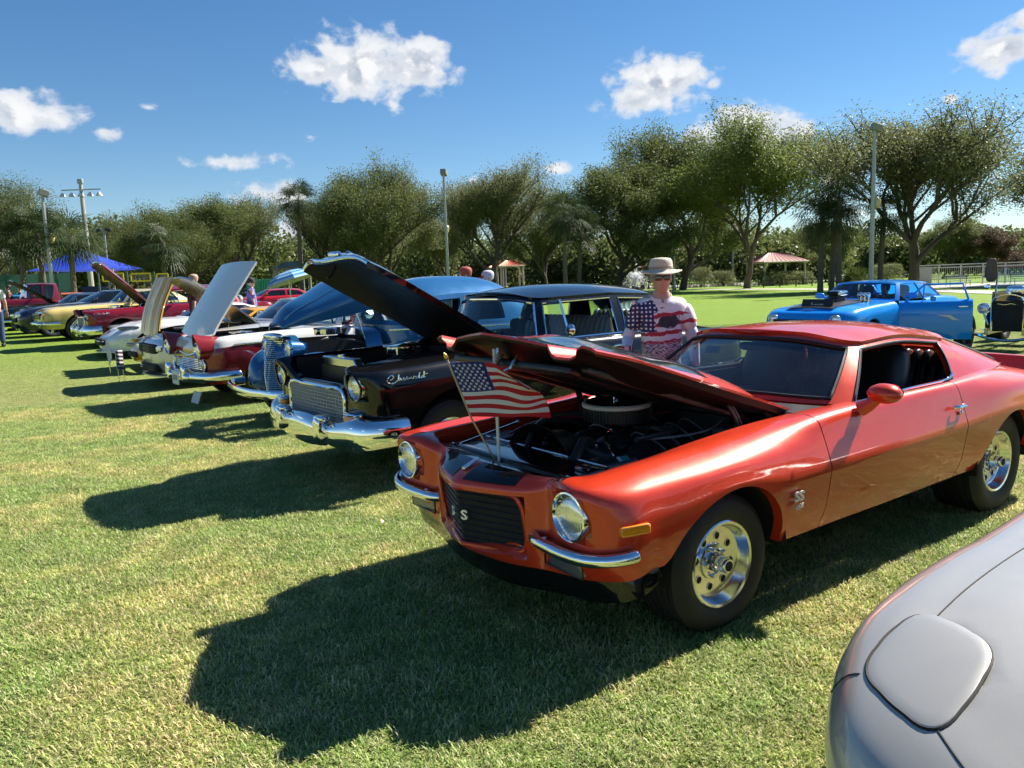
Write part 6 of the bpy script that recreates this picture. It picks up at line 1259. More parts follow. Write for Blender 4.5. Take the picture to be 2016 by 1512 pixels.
    mk('windshield_strut', G().tube([(-1.21, -.5, 1.45), (-.3, -.30, .85)], .008, 6), CH, car); mk('cowl_lamp', G().lathe([(0, .08), (.05, .07), (.055, 0), (.03, -.08), (0, -.09)], c=(-.95, -.60, 1.18), ax='x', n=16), CH, car); mk('cowl_lamp_lens', G().lathe([(.045, .0), (.03, .03), (0, .04)], c=(-.91, -.60, 1.18), ax='x', n=14), pmat('red_lens', (.30, .02, .01), .2, coat=1), car)
    mk('side_post', sup((-1.18, -.62, 1.50), (.02, .10, .23), 4), pmat('brown_leather', (.10, .06, .035), .5), car)
    bench(car, -1.75, .5, 1.0, .6, name='bench_seat')
tbucket()
# ------------------------------------------------------------------ grey sports car nose, nearest the camera
from mathutils.bvhtree import BVHTree
def near_nose():
    P = paint('pewter_metallic', (.40, .39, .365), .35, .34, .10); D = M_dark()
    zs = ((1.15, .43), (.9, .53), (.6, .615), (.3, .665), (0, .695), (-.5, .735), (-1, .78), (-2, .84), (-2.6, .90), (-3.6, .90))
    car, L = coupe('sports_car', (1.885, 1.675, 0), 215, 'silver-grey low sports car nose with closed pop-up lamp, nearest the camera', P, wb=2.65, xf=1.06, xr=-3.5, w=.935, zs=zs, zb=.20, arch=.33, wr=.30, yw=.74, style='five', rimr=.2, plan=((0, 0), (.42, -.03), (.72, -.14), (.94, -.44)), rplan=((.96, .22), (.85, .09), (.5, .02), (0, 0)),
                 lv=[(0, .92, -.06, .06), (.3, .98, -.01, .01), (.58, 1.0, 0, 0), (.80, .985, -.02, .02), (.94, .95, -.06, .05), (1.0, .89, -.13, .06, .006), (1.0, .78, -.24, .14, .022), (1.0, .52, -.40, .30, .048), (1.0, .26, -.58, .45, .064), (1.0, .0, -.72, .55, .07)], gh=(-.72, -1.35, -2.15, -3.0, 1.19, .74, .52), gaps=(-.70, -1.85), dens=(10, 5), inner=6)
    src = [c for c in car.children if c.type == 'MESH' and c.name.startswith('body')]; V = []; F = []
    for c in src:
        o = len(V); V += [v.co.copy() for v in c.data.vertices]; F += [tuple(i + o for i in p_.vertices) for p_ in c.data.polygons]
    bv = BVHTree.FromPolygons(V, F)
    def drop(x, y, up=0.0): q = bv.ray_cast(Vector((x, y, 2)), Vector((0, 0, -1)))[0]; return Vector((x, y, (q.z if q else .5) + up))
    for s_ in (1, -1):
        Q = [np.array(q_) for q_ in ((.70, .765), (.40, .752), (.50, .492), (.845, .482))]; O = []
        for k in range(4):
            p0, p1, p2 = Q[k - 1], Q[k], Q[(k + 1) % 4]; a_, b_ = p1 + (p0 - p1) * .34, p1 + (p2 - p1) * .34
            for t_ in np.linspace(0, 1, 9): O.append(a_ * (1 - t_) ** 2 + p1 * 2 * t_ * (1 - t_) + b_ * t_ * t_)
            c_ = p1 + (p2 - p1) * .66; nn = np.array([(p2 - p1)[1], -(p2 - p1)[0]]); nn /= np.linalg.norm(nn); nn *= 1 if nn @ (p1 - sum(Q) / 4) > 0 else -1
            for t_ in (.2, .4, .6, .8): O.append(b_ + (c_ - b_) * t_ + nn * .004 * math.sin(PI * t_))
        O = np.array(O); ctr = O.mean(0)
        S_ = [drop(x, s_ * y) for x in np.linspace(.36, .88, 12) for y in np.linspace(.44, .80, 10)]; S_ = np.array([q for q in S_ if q[2] > .42])
        bas = lambda x, y: np.stack([np.ones_like(x), x, y, x * x, x * y, y * y, x ** 3, y ** 3, x * x * y, x * y * y], -1)
        cf = np.linalg.lstsq(bas(S_[:, 0], S_[:, 1]), S_[:, 2], rcond=None)[0]; sz = lambda x, y: float(bas(np.array([x]), np.array([y]))[0] @ cf)
        up = max(0.0, float(np.percentile(S_[:, 2] - bas(S_[:, 0], S_[:, 1]) @ cf, 90))) + .0012
        for c in src:
            for v in c.data.vertices:
                if v.co.y * s_ > 0 and .40 < v.co.x < .86 and .45 < abs(v.co.y) < .79:
                    dd = [(p_[0] - ctr[0], p_[1] - ctr[1]) for p_ in O]; vx, vy = v.co.x - ctr[0], abs(v.co.y) - ctr[1]; an = math.atan2(vy, vx); rr = min(dd, key=lambda q_: abs((math.atan2(q_[1], q_[0]) - an + PI) % (2 * PI) - PI)); 
                    if math.hypot(vx, vy) < .80 * math.hypot(*rr): v.co.z -= .02
        rows = [[Vector((x, y, sz(x, y) + dz)) for x, y in [(ctr[0] + (p_[0] - ctr[0]) * k, s_ * (ctr[1] + (p_[1] - ctr[1]) * k)) for p_ in O]] for k, dz in ((1.0, -.02), (.996, up - .003), (.985, up), (.97, up + .001), (.8, up + .002), (.6, up + .002), (.4, up + .002), (.2, up + .002), (.0, up + .002))]
        mk('headlight_cover', G().grid(rows, cu=True), P, car); mk('cover_gap', G().tube([(p_[0], s_ * p_[1], max(drop(p_[0], s_ * p_[1]).z, sz(p_[0], s_ * p_[1])) + .0005) for p_ in O], .0048, 6, closed=True), D, car)
        mk('hood_seam', G().tube([drop(x, s_ * y, -.0008) for x, y in curve([(.425, .695), (.25, .70), (.0, .70), (-.3, .69), (-.6, .66)], 8)], .0032, 6), D, car)
        mk('bumper_seam', G().tube([drop(x, s_ * y, -.0008) for x, y in curve([(.80, .505), (.89, .36), (.93, .2), (.94, 0)], 8)], .0032, 6), D, car)
        sd = bv.ray_cast(Vector((.69, s_ * .745, 2)), Vector((0, 0, -1)))[0]
        sp_ = []
        for y in np.linspace(.75, .86, 8):
            q = bv.ray_cast(Vector((.70, s_ * y, 2)), Vector((0, 0, -1)))[0]
            if q: sp_.append(q)
        if len(sp_) > 2: mk('fascia_seam', G().tube(sp_, .003, 6), D, car)
near_nose()
# ------------------------------------------------------------------ flag on the orange car's nose
def star_flag(name, label, hoist0, hoist1, fly, w, nx=26, ny=26, amp=.02, parent_stick=None, stick=None, group='small flags', curl=0.0):
    """hand flag: stick, finial, striped cloth, canton, stars"""
    f = empty(name, (0, 0, 0), 0, label, 'flag'); h0, h1, fd = Vector(hoist0), Vector(hoist1), Vector(fly).normalized()
    nrm = (h1 - h0).cross(fd).normalized()
    def pt(u, v):
        b = h0.lerp(h1, v) + fd * (w * u)
        wv = amp * (math.sin(u * 8.5 + v * 2.2) * u + .6 * math.sin(u * 15 - v * 5) * u * u) ; sag = -.05 * u * u * w + .012 * math.sin(v * 9 + u * 7) * u
        fold = curl * max(0, u - .55) * max(0, .45 - v) * 4
        return b + nrm * (wv + fold * .25) + Vector((0, 0, sag - fold * .10))
    RED = pmat('flag_red', (.50, .015, .025), .75, trans=.35); WH = pmat('flag_white', (.72, .72, .74), .75, trans=.35); BL = pmat('flag_blue', (.012, .025, .16), .75, trans=.3)
    A = np.array([[pt(i / nx, j / ny) for i in range(nx + 1)] for j in range(ny + 1)]); fi = []
    for j in range(ny):
        for i in range(nx): s_ = j * 13 // ny; fi.append(2 if (i / nx < .4 and s_ < 7) else (0 if s_ % 2 == 0 else 1))
    mk('cloth', G().grid(A), None, f, mats=[RED, WH, BL], fidx=fi, angle=80)
    g = G()
    for r_ in range(9):
        for c in range(6 if r_ % 2 == 0 else 5):
            u = .4 * (c * 2 + (1 if r_ % 2 == 0 else 2)) / 12; v = (7 / 13) * (r_ + 1) / 10; p0 = pt(u, v); du = (pt(u + .01, v) - p0).normalized(); dv = -(pt(u, v + .01) - p0).normalized()
            for sg in (1, -1):
                P = [p0 + nrm * .0016 * sg]; 
                for k in range(10): a = PI / 2 + k * PI / 5; q = (.0098 if k % 2 == 0 else .0041); P.append(p0 + nrm * .0016 * sg + du * q * math.cos(a) + dv * q * math.sin(a))
                g.raw(P, [(0, k + 1, (k + 1) % 10 + 1) for k in range(10)])
    mk('stars', g, WH, f, kind='stuff')
    if stick:
        mk('stick', G().tube(stick, .0048, 8), pmat('flag_stick', (.42, .33, .20), .5), f); q = Vector(stick[-1]); d = (Vector(stick[-1]) - Vector(stick[0])).normalized(); mk('finial', G().tube([q, q + d * .006, q + d * .018, q + d * .03, q + d * .038], [.005, .009, .010, .006, .001], 10), pmat('finial_gold', (.55, .36, .09), .3, .8), f)
    return f
star_flag('hand_flag', 'small stars-and-stripes flag on a wooden stick above the orange nose', (-.289, 3.607, 1.25), (-.203, 3.63, .985), (.97, -.09, .0), .385, stick=[(-.10, 3.72, .755), (-.20, 3.632, .975), (-.30, 3.605, 1.265)], amp=.022, curl=.9)
# ------------------------------------------------------------------ people
def skinmesh(name, nodes, edges, mat, parent, sub=2):
    """one continuous surface grown round a skeleton: nodes {key:(pos,(rx,ry))}"""
    keys = list(nodes); me = bpy.data.meshes.new(name); me.from_pydata([nodes[k][0] for k in keys], [(keys.index(a), keys.index(b)) for a, b in edges], []); o = bpy.data.objects.new(name, me); COL.objects.link(o); o.parent = parent
    o.modifiers.new('skin', 'SKIN'); sv = me.skin_vertices[0].data
    for i, k in enumerate(keys): r_ = nodes[k][1]; sv[i].radius = r_ if hasattr(r_, '__len__') else (r_, r_); sv[i].use_root = i == 0
    s_ = o.modifiers.new('sub', 'SUBSURF'); s_.levels = sub; s_.render_levels = sub; me.materials.append(mat)
    for m_ in o.modifiers: 
        if m_.type == 'SKIN': m_.use_smooth_shade = True
    return o
SKIN = lambda: pmat('skin', (.46, .29, .215), .5, var=.12, vscale=12, bump=.08, bscale=60)
def head(parent, z, mat, hair=None, hat=None, glasses=False, yaw=0, hairm=None):
    """head with face, ears, hair or hat; z is the chin height, faces +x"""
    h = empty('head', (0, 0, z), R(yaw), parent=parent); rows = []
    prof = [(-.005, .030, .034, .035), (.008, .046, .044, .030), (.03, .060, .056, .022), (.06, .072, .064, .012), (.09, .082, .070, .004), (.12, .090, .074, 0), (.15, .094, .076, -.002), (.18, .094, .076, -.004), (.205, .086, .070, -.006), (.225, .066, .055, -.008), (.238, .035, .03, -.008), (.242, .004, .004, -.008)]
    for zz, a, b, ox in prof:
        row = []
        for k in range(28):
            t = 2 * PI * k / 28; x = a * math.cos(t) + ox; y = b * math.sin(t); f = max(0, math.cos(t)) ** 12 if math.cos(t) > 0 else 0
            nose = .026 * f * max(0, 1 - abs(zz - .082) / .035); brow = .006 * max(0, math.cos(t)) ** 3 * math.exp(-((zz - .135) / .012) ** 2); eye = -.010 * math.exp(-((zz - .115) / .014) ** 2) * math.exp(-((abs(t if t < PI else 2 * PI - t) - .42) / .16) ** 2); lip = .006 * max(0, math.cos(t)) ** 6 * math.exp(-((zz - .045) / .008) ** 2) - .004 * max(0, math.cos(t)) ** 6 * math.exp(-((zz - .038) / .004) ** 2)
            row.append((x + nose + brow + eye + lip, y, zz))
        rows.append(row)
    hd = mk('skull', G().grid(rows, cu=True), mat, h, angle=80)
    for s_ in (1, -1):
        mk('ear', G().ell((-.005, s_ * .077, .105), (.018, .010, .03), 10, 6), mat, h); mk('eye', G().ell((.079, s_ * .030, .115), (.010, .013, .010), 10, 6), pmat('eye_white', (.55, .52, .48), .2), h)
    if glasses:
        gm = pmat('sunglass_lens', (.03, .008, .006), .06, coat=1); g = G()
        for s_ in (1, -1): g.add(sup((.094, s_ * .033, .112), (.006, .028, .021), 5, 18, 8, Matrix.Rotation(R(12 * s_), 3, 'Z')))
        mk('sunglasses', g, gm, h); mk('glasses_frame', G().tube([(.098, -.01, .12), (.100, 0, .122), (.098, .01, .12)], .003, 6).tube([(.085, .062, .118), (.0, .082, .115)], .003, 6).tube([(.085, -.062, .118), (.0, -.082, .115)], .003, 6), M_black(), h)
    hm = hairm or pmat('grey_hair', (.32, .30, .28), .7)
    if hair:
        rows = []
        for zz, a, b, ox in prof[4:]:
            rows.append([((a + .010) * math.cos(t) + ox - .004, (b + .009) * math.sin(t), zz + .004) for t in np.linspace(.75 if zz < .19 else 0, 2 * PI - (.75 if zz < .19 else 0), 26)])
        mk('hair', G().grid(rows), hm, h, angle=80)
    if hat == 'cap':
        cm = hairm; rows = [[((a + .012) * math.cos(t) + ox, (b + .012) * math.sin(t), zz + .006) for t in np.linspace(0, 2 * PI, 24, endpoint=False)] for zz, a, b, ox in prof[6:]]; mk('cap', G().grid(rows, cu=True), cm, h)
        mk('cap_peak', G().grid([[(.085 + .075 * k * (1 - .45 * s_ * s_), .07 * s_, .152 - .018 * k - .012 * s_ * s_) for s_ in np.linspace(-1, 1, 11)] for k in (0, .5, 1)]), pmat('peak_' + cm.name, (.55, .05, .03) if 'white' in cm.name else (.55, .48, .36) if 'red' in cm.name else (.015, .015, .02), .7), h, solid=.004)
    if hat == 'brim':
        hm2 = pmat('khaki_hat', (.52, .48, .39), .8, bump=.3, bscale=300); rows = []
        for r_, zz, wv in ((.165, .150, .018), (.163, .156, .018), (.13, .163, .012), (.108, .172, .004), (.100, .178, 0), (.099, .215, 0), (.094, .245, 0), (.080, .263, 0), (.045, .270, 0), (.002, .272, 0)):
            rows.append([(r_ * 1.06 * math.cos(t) - .006, r_ * (.93 if r_ < .11 else 1.0) * math.sin(t), zz + wv * (abs(math.sin(t)) ** 2 * 1.6 - .7)) for t in np.linspace(0, 2 * PI, 36, endpoint=False)])
        mk('sun_hat', G().grid(rows, cu=True), hm2, h, angle=60); mk('hat_band', G().lathe([(.1015, .182), (.1015, .200)], ax='z', n=36, sx=1.06, sz=.93), pmat('hat_band', (.30, .26, .19), .8), h)
    return h
def hand(parent, p, d, mat, grip=False):
    """palm with four fingers and a thumb, each bent; p wrist, d pointing direction"""
    p = Vector(p); d = Vector(d).normalized(); s_ = d.cross(Vector((0, 0, 1))); s_ = s_.normalized() if s_.length > .1 else Vector((0, 1, 0)); n = s_.cross(d); g = G()
    g.add(sup((0, 0, 0), (.045, .038, .015), 3, 14, 8), Matrix.Translation(p + d * .045) @ Matrix((d, s_, n)).transposed().to_4x4())
    for k, L_ in enumerate((.068, .078, .073, .058)):
        b = p + d * .085 + s_ * (-.028 + .0187 * k); c = 1.1 if grip else .35; g.tube([b, b + d * L_ * .45 - n * L_ * .12 * c, b + d * L_ * (.8 - .3 * c * .6) - n * L_ * .35 * c, b + d * L_ * (1.0 - .55 * c * .7) - n * L_ * .65 * c], [.0095, .009, .008, .006], 7)
    b = p + d * .03 - s_ * .032; g.tube([b, b + d * .022 - s_ * .022 - n * .006, b + d * .048 - s_ * .028 - n * .02], [.012, .0105, .007], 7)
    return mk('hand', g, mat, parent)
def person(loc, yaw, label, shirt, trousers, ht=1.75, hair=True, hat=None, hairm=None, sitting=False, arms='down', glasses=False, sleeve='short', sleevem=None, bend=0, name='person'):
    p = empty(name, loc, R(yaw), label, 'person'); k = ht / 1.75; sk = SKIN(); p.scale = (k, k, k)
    sh = 1.43; hip = .93
    # arms: elbow and wrist for left (+y) and right (-y)
    A = {'down': ((.02, .25, 1.14), (.06, .26, .90)), 'bent': ((.02, .26, 1.14), (.26, .20, 1.10)), 'fold': ((.05, .26, 1.16), (.20, .02, 1.16)), 'hold': ((-.02, .27, 1.15), (.20, .30, 1.05))}
    la = A[arms[0] if isinstance(arms, tuple) else arms]; ra = A[arms[1] if isinstance(arms, tuple) else arms]; ra = tuple((x, -y, z) for x, y, z in ra)
    B = {'pel': ((0, 0, hip), (.10, .13)), 'waist': ((0, 0, 1.08), (.10, .135)), 'chest': ((-.01, 0, 1.28), (.105, .15)), 'top': ((-.01, 0, 1.42), (.075, .10)), 'neck': ((.005, 0, 1.50), .055), 'chin': ((.015, 0, 1.58), .05), 'ls': ((-.01, .17, 1.41), .06), 'le': (la[0], .042), 'lw': (la[1], .028), 'rs': ((-.01, -.17, 1.41), .06), 're': (ra[0], .042), 'rw': (ra[1], .028), 'lh': ((0, .09, .88), .085), 'lk': ((.02, .10, .48), .058), 'la': ((-.01, .11, .09), .042), 'lt': ((.13, .12, .03), .035), 'rh': ((0, -.09, .88), .085), 'rk': ((.02, -.10, .48), .058), 'ra': ((-.01, -.11, .09), .042), 'rt': ((.13, -.12, .03), .035)}
    E = [('pel', 'waist'), ('waist', 'chest'), ('chest', 'top'), ('top', 'neck'), ('neck', 'chin'), ('top', 'ls'), ('ls', 'le'), ('le', 'lw'), ('top', 'rs'), ('rs', 're'), ('re', 'rw'), ('pel', 'lh'), ('lh', 'lk'), ('lk', 'la'), ('la', 'lt'), ('pel', 'rh'), ('rh', 'rk'), ('rk', 'ra'), ('ra', 'rt')]
    skinmesh('body', B, E, sk, p)
    for w_, e_ in ((la[1], la[0]), (ra[1], ra[0])): hand(p, w_, Vector(w_) - Vector(e_), sk, grip=arms in ('hold', 'bent') or (isinstance(arms, tuple) and w_ == ra[1]))
    head(p, 1.52, sk, hair, hat, glasses, hairm=hairm)
    mid = lambda a, b, t: tuple(a[i] * (1 - t) + b[i] * t for i in range(3)); sl = .75 if sleeve == 'short' else .98
    S = {'hem': ((0, 0, .92), (.135, .175)), 'waist': ((.0, 0, 1.08), (.135, .175)), 'chest': ((-.01, 0, 1.27), (.132, .180)), 'top': ((-.01, 0, 1.41), (.092, .125)), 'col': ((.0, 0, 1.475), (.068, .068)), 'ls': ((-.01, .175, 1.405), .082), 'lm': (mid((-.01, .18, 1.40), la[0], sl), .072), 'rs': ((-.01, -.175, 1.405), .082), 'rm': (mid((-.01, -.18, 1.40), ra[0], sl), .072)}
    skinmesh('shirt', S, [('hem', 'waist'), ('waist', 'chest'), ('chest', 'top'), ('top', 'col'), ('top', 'ls'), ('ls', 'lm'), ('top', 'rs'), ('rs', 'rm')], shirt, p)
    cl = G()
    for s_ in (1, -1): cl.grid([[(.075 * math.cos(t) + .005 + o_, s_ * (.075 * math.sin(t)) * 1.05, 1.50 - .035 * math.cos(t) + dz) for t in np.linspace(0.15, PI, 12)] for o_, dz in ((0, 0), (.012, -.035))])
    mk('collar', cl, shirt if sleevem is None else sleevem, p, solid=.004)
    if sleevem:
        for e_, w_, y in ((la[0], la[1], .18), (ra[0], ra[1], -.18)): skinmesh('sleeve', {'a': (mid((-.01, y, 1.40), e_, .6), .056), 'e': (e_, .05), 'w': (mid(e_, w_, .93), .037)}, [('a', 'e'), ('e', 'w')], sleevem, p)
    T = {'w': ((0, 0, .97), (.125, .165)), 'lh': ((0, .10, .86), .10), 'lk': ((.02, .105, .48), .075), 'la': ((-.01, .11, .08), .065), 'rh': ((0, -.10, .86), .10), 'rk': ((.02, -.105, .48), .075), 'ra': ((-.01, -.11, .08), .065)}
    skinmesh('trousers', T, [('w', 'lh'), ('lh', 'lk'), ('lk', 'la'), ('w', 'rh'), ('rh', 'rk'), ('rk', 'ra')], trousers, p)
    for s_ in (1, -1): mk('shoe', sup((.05, s_ * .112, .045), (.14, .052, .05), 3), pmat('shoe_dark', (.03, .025, .02), .5), p)
    return p
def flagshirt():
    m = bpy.data.materials.new('flag_print_shirt'); m.use_nodes = True; t = NT(m.node_tree); t.n.clear(); out = t.add('ShaderNodeOutputMaterial'); tc = t.add('ShaderNodeTexCoord'); o = tc.outputs['Object']; xyz = t.add('ShaderNodeSeparateXYZ', ins={0: o})
    y, z = xyz.outputs[1], xyz.outputs[2]; n = t.noise(o, 16, 4); wz = t.math('ADD', z, t.math('MULTIPLY', t.math('SUBTRACT', n, .5), .06)); wz = t.math('ADD', wz, t.math('MULTIPLY', y, -.08))
    st = t.math('GREATER_THAN', t.math('FRACT', t.math('MULTIPLY', wz, 14.0)), .58)
    c = t.mix(st, (.74, .74, .78), (.42, .02, .05))
    up = t.smooth(t.math('ADD', z, t.math('MULTIPLY', t.math('ABSOLUTE', y), .25)), 1.40, 1.41); c = t.mix(up, c, (.78, .78, .82))
    low = t.smooth(wz, 1.14, 1.10); lc = t.mix(t.smooth(t.noise(t.vmath('MULTIPLY', o, (1, 1, 3)), 45, 3), .42, .58), (.06, .06, .14), (.66, .66, .72)); c = t.mix(low, c, lc)
    can = t.math('MULTIPLY', t.math('MULTIPLY', t.math('LESS_THAN', t.math('ADD', y, t.math('MULTIPLY', t.math('SUBTRACT', n, .5), .16)), -.055), t.math('GREATER_THAN', z, 1.21)), t.math('LESS_THAN', wz, 1.455)); v = t.add('ShaderNodeTexVoronoi', ins={'Vector': t.vmath('MULTIPLY', o, (0, 1, 1)), 'Scale': 30.0}); v.inputs['Randomness'].default_value = .15
    cc = t.mix(t.math('LESS_THAN', v.outputs['Distance'], .26), (.02, .025, .12), (.78, .78, .82)); c = t.mix(can, c, cc)
    dx = t.math('MULTIPLY', t.math('SUBTRACT', y, .035), 9.0); dz = t.math('MULTIPLY', t.math('SUBTRACT', wz, 1.285), 17.0); r_ = t.math('SQRT', t.math('ADD', t.math('MULTIPLY', dx, dx), t.math('MULTIPLY', dz, dz))); c = t.mix(t.smooth(t.math('ADD', r_, t.math('MULTIPLY', t.math('SUBTRACT', n, .5), 2.6)), 1.0, .75), c, (.03, .03, .05))
    b = t.add('ShaderNodeBsdfPrincipled', ins={'Base Color': c, 'Roughness': .75, 'Sheen Weight': .2}); bp = t.add('ShaderNodeBump', ins={'Strength': .4, 'Distance': .02, 'Height': t.noise(o, 9, 4)}); t.l.new(bp.outputs[0], b.inputs['Normal']); t.l.new(b.outputs[0], out.inputs[0]); return m
JEAN = pmat('blue_jeans', (.035, .06, .16), .8, bump=.3, bscale=200, var=.2)
def yaw_to_cam(x, y, off=0): return math.degrees(math.atan2(-y, -x)) + off
mx_, my_ = 1.19, 6.05
man = person((mx_, my_, 0), yaw_to_cam(mx_, my_, 8), 'man in khaki sun hat, sunglasses and flag-print shirt standing between the cars', flagshirt(), JEAN, 1.72, hair=True, hat='brim', glasses=True, arms=('down', 'hold'), sleeve='short', sleevem=pmat('white_sleeve', (.62, .62, .74), .7))
ct, st_ = math.cos(R(yaw_to_cam(mx_, my_, 8))), math.sin(R(yaw_to_cam(mx_, my_, 8)))
def mloc(x, y, z): k = 1.72 / 1.75; return (mx_ + k * (ct * x - st_ * y), my_ + k * (st_ * x + ct * y), z * k)
hf = empty('folded_flag', mloc(.26, -.31, 1.0), 0, 'small furled red and white flag held by the man in the sun hat', 'flag'); mk('cloth', G().grid([[(.035 * math.cos(t) * (1 + .3 * math.sin(3 * t)), .03 * math.sin(t), z) for t in np.linspace(0, 2 * PI, 14)] for z in (-.06, 0, .06, .12)]), None, hf, mats=[pmat('flag_red', (.50, .015, .025), .75), pmat('flag_white', (.72, .72, .74), .75)], fidx=[(k % 13) // 3 % 2 for k in range(39)]); mk('stick', G().tube([(0, 0, -.16), (0, 0, .10)], .006, 6), pmat('flag_stick', (.42, .33, .20), .5), hf)
def P_(px, Y, *a, **k): return person((X(px, Y), Y, H(X(px, Y), Y)), *a, **k)
PUR = pmat('purple_print', (.16, .14, .42), .8, var=.8, vscale=26); WSH = pmat('white_shirt', (.62, .62, .66), .8); BRN = pmat('rust_shirt', (.16, .05, .035), .8); BLK_ = pmat('black_shirt', (.015, .015, .018), .8)
P_(510, 20.2, 20, 'man in purple print shirt and black cap beyond the parked cars', PUR, JEAN, 1.80, hat='cap', hairm=pmat('black_cap', (.012, .012, .015), .8))
P_(400, 17.0, 200, 'bald man standing behind the raised silver hood', pmat('plum_shirt', (.10, .02, .07), .8), JEAN, 1.90, hair=False)
P_(925, 13.2, 190, 'man in faded red cap behind the blue vintage sedan', BRN, JEAN, 1.87, hat='cap', hairm=pmat('red_cap', (.34, .07, .045), .8)); P_(968, 13.4, 195, 'person in white cap with orange peak behind the blue vintage sedan', WSH, JEAN, 1.80, hat='cap', hairm=pmat('white_cap', (.50, .48, .62), .8))
P_(10, 20.3, 120, 'person in white shirt and blue jeans at the left edge', WSH, JEAN, 1.78, hairm=pmat('pale_hair', (.62, .55, .42), .7), arms='down'); P_(42, 29.6, 215, 'dark-haired man in rust shirt behind the dark green car', BRN, JEAN, 1.72, hairm=pmat('dark_hair', (.015, .012, .01), .6), arms='fold'); P_(64, 40.0, 240, 'distant person with dark hair beside the green fence', BLK_, JEAN, 1.78, hairm=pmat('dark_hair', (.015, .012, .01), .6))
d_ = person((6.03 + 1.55 * .788 + .35 * .616, 14.67 + 1.55 * .616 - .35 * .788, -.38), 218, 'dark-haired driver sitting in the blue drag coupe', BLK_, JEAN, 1.70, hairm=pmat('dark_hair', (.015, .012, .01), .6), arms='bent')
for c in list(d_.children):
    if c.name.startswith(('trousers', 'shoe')): bpy.data.objects.remove(c)
for c in d_.children:
    if c.name.startswith('body'):
        sv = c.data.skin_vertices[0].data
        for i, v in enumerate(c.data.vertices):
            if v.co.z < .7: v.co.x += .45; v.co.z = max(v.co.z, .62)
            if v.co.z < .66 and v.co.x > .5: v.co.z = .55
# ------------------------------------------------------------------ lamp posts, floodlights
GAL = pmat('galvanised_steel', (.34, .35, .36), .5, .6, var=.15)
def lamp_post(px, Y, top, label, head_='box', r_=.09, lantern=None):
    h = W(px, top, Y).z; p = empty('lamp_post', (X(px, Y), Y, 0), R(px % 90), label, 'lamp post', 'lamp posts in the park'); mk('pole', G().tube([(0, 0, 0), (0, 0, h - .3)], [r_ * 1.25, r_ * .8], 10), GAL, p); mk('base', G().box((0, 0, .15), (.4, .4, .3)), CONC, p, bevel=.02)
    if head_ == 'box': mk('lamp_head', G().box((.1, 0, h - .12), (.62, .50, .42), ry=R(18)), pmat('lamp_grey', (.22, .22, .21), .5), p, bevel=.03); mk('lamp_glass', G().box((.28, 0, h - .28), (.3, .42, .06), ry=R(50)), pmat('clear_lens', (.6, .62, .62), .15, coat=1), p)
    elif head_ == 'globe': mk('lantern', G().lathe([(.02, 0), (.12, .05), (.17, .25), (.16, .30), (.05, .40), (0, .46)], c=(0, 0, h - .46), ax='z', n=14), pmat('lantern_glass', (.45, .38, .22), .3), p)
    if lantern: 
        z = W(px, lantern, Y).z; mk('lantern', G().lathe([(.04, -.45), (.17, -.35), (.22, .05), (.2, .12), (.05, .25), (0, .3)], c=(.28, .0, z), ax='z', n=12), pmat('lantern_glass', (.45, .38, .22), .3), p)
lamp_post(128, 54, 384, 'tall grey lamp post at left above the maroon pickup', lantern=470, r_=.12); lamp_post(892, 66, 346, 'tall lamp post with box lamp at picture centre', r_=.12, lantern=452); lamp_post(1710, 50, 262, 'tall lamp post with square lamp behind the blue coupe', r_=.13, lantern=402)
lamp_post(1329, 80, 438, 'shorter lamp post behind the man in the sun hat', r_=.10); lamp_post(612, 86, 470, 'lamp post with globe lantern right of the tall palm', 'globe', .13); lamp_post(1442, 104, 492, 'white lamp post left of the red-roofed gazebo', 'globe', .09); lamp_post(513, 80, 500, 'thin post left of the beach umbrella', 'none', .07); lamp_post(564, 82, 490, 'thin post just behind the beach umbrella', 'none', .07); lamp_post(588, 98, 505, 'thin far post left of the green-roofed shelter', 'globe', .07); lamp_post(306, 72, 508, 'thin post right of the middle yellow net', 'none', .06)
def stadium():
    Y = 88; p = empty('stadium_floodlight', (X(203, Y), Y, 0), 0, 'tall stadium floodlight mast with five lamps at upper left', 'floodlight'); h = W(203, 366, Y).z; mk('mast', G().tube([(0, 0, 0), (0, 0, h)], [.32, .2], 10), pmat('weathered_mast', (.36, .34, .31), .7), p); mk('crossarm', G().box((0, 0, h - .9), (4.4, .12, .12)), GAL, p); mk('top_box', G().box((0, 0, h), (.55, .4, .5)), GAL, p, bevel=.03)
    for k in range(5): mk('floodlight', G().lathe([(0, .25), (.12, .22), (.34, -.12), (.36, -.2), (0, -.16)], c=(-2.05 + k * 1.02, -.15, h - 1.45), ax='z', n=14), pmat('flood_white', (.55, .56, .56), .35), p)
    Y = 76; p = empty('stadium_floodlight', (X(238, Y), Y, 0), 0, 'smaller twin-lamp floodlight post right of the stadium mast', 'floodlight'); h = W(238, 458, Y).z; mk('mast', G().tube([(0, 0, 0), (0, 0, h)], .10, 8), GAL, p)
    for s_ in (1, -1): mk('floodlight', G().box((s_ * .45, 0, h + .05), (.5, .35, .3), ry=R(20 * s_)), M_black(), p, bevel=.03)
    mk('crossarm', G().box((0, 0, h - .05), (.9, .06, .06)), GAL, p)
stadium()
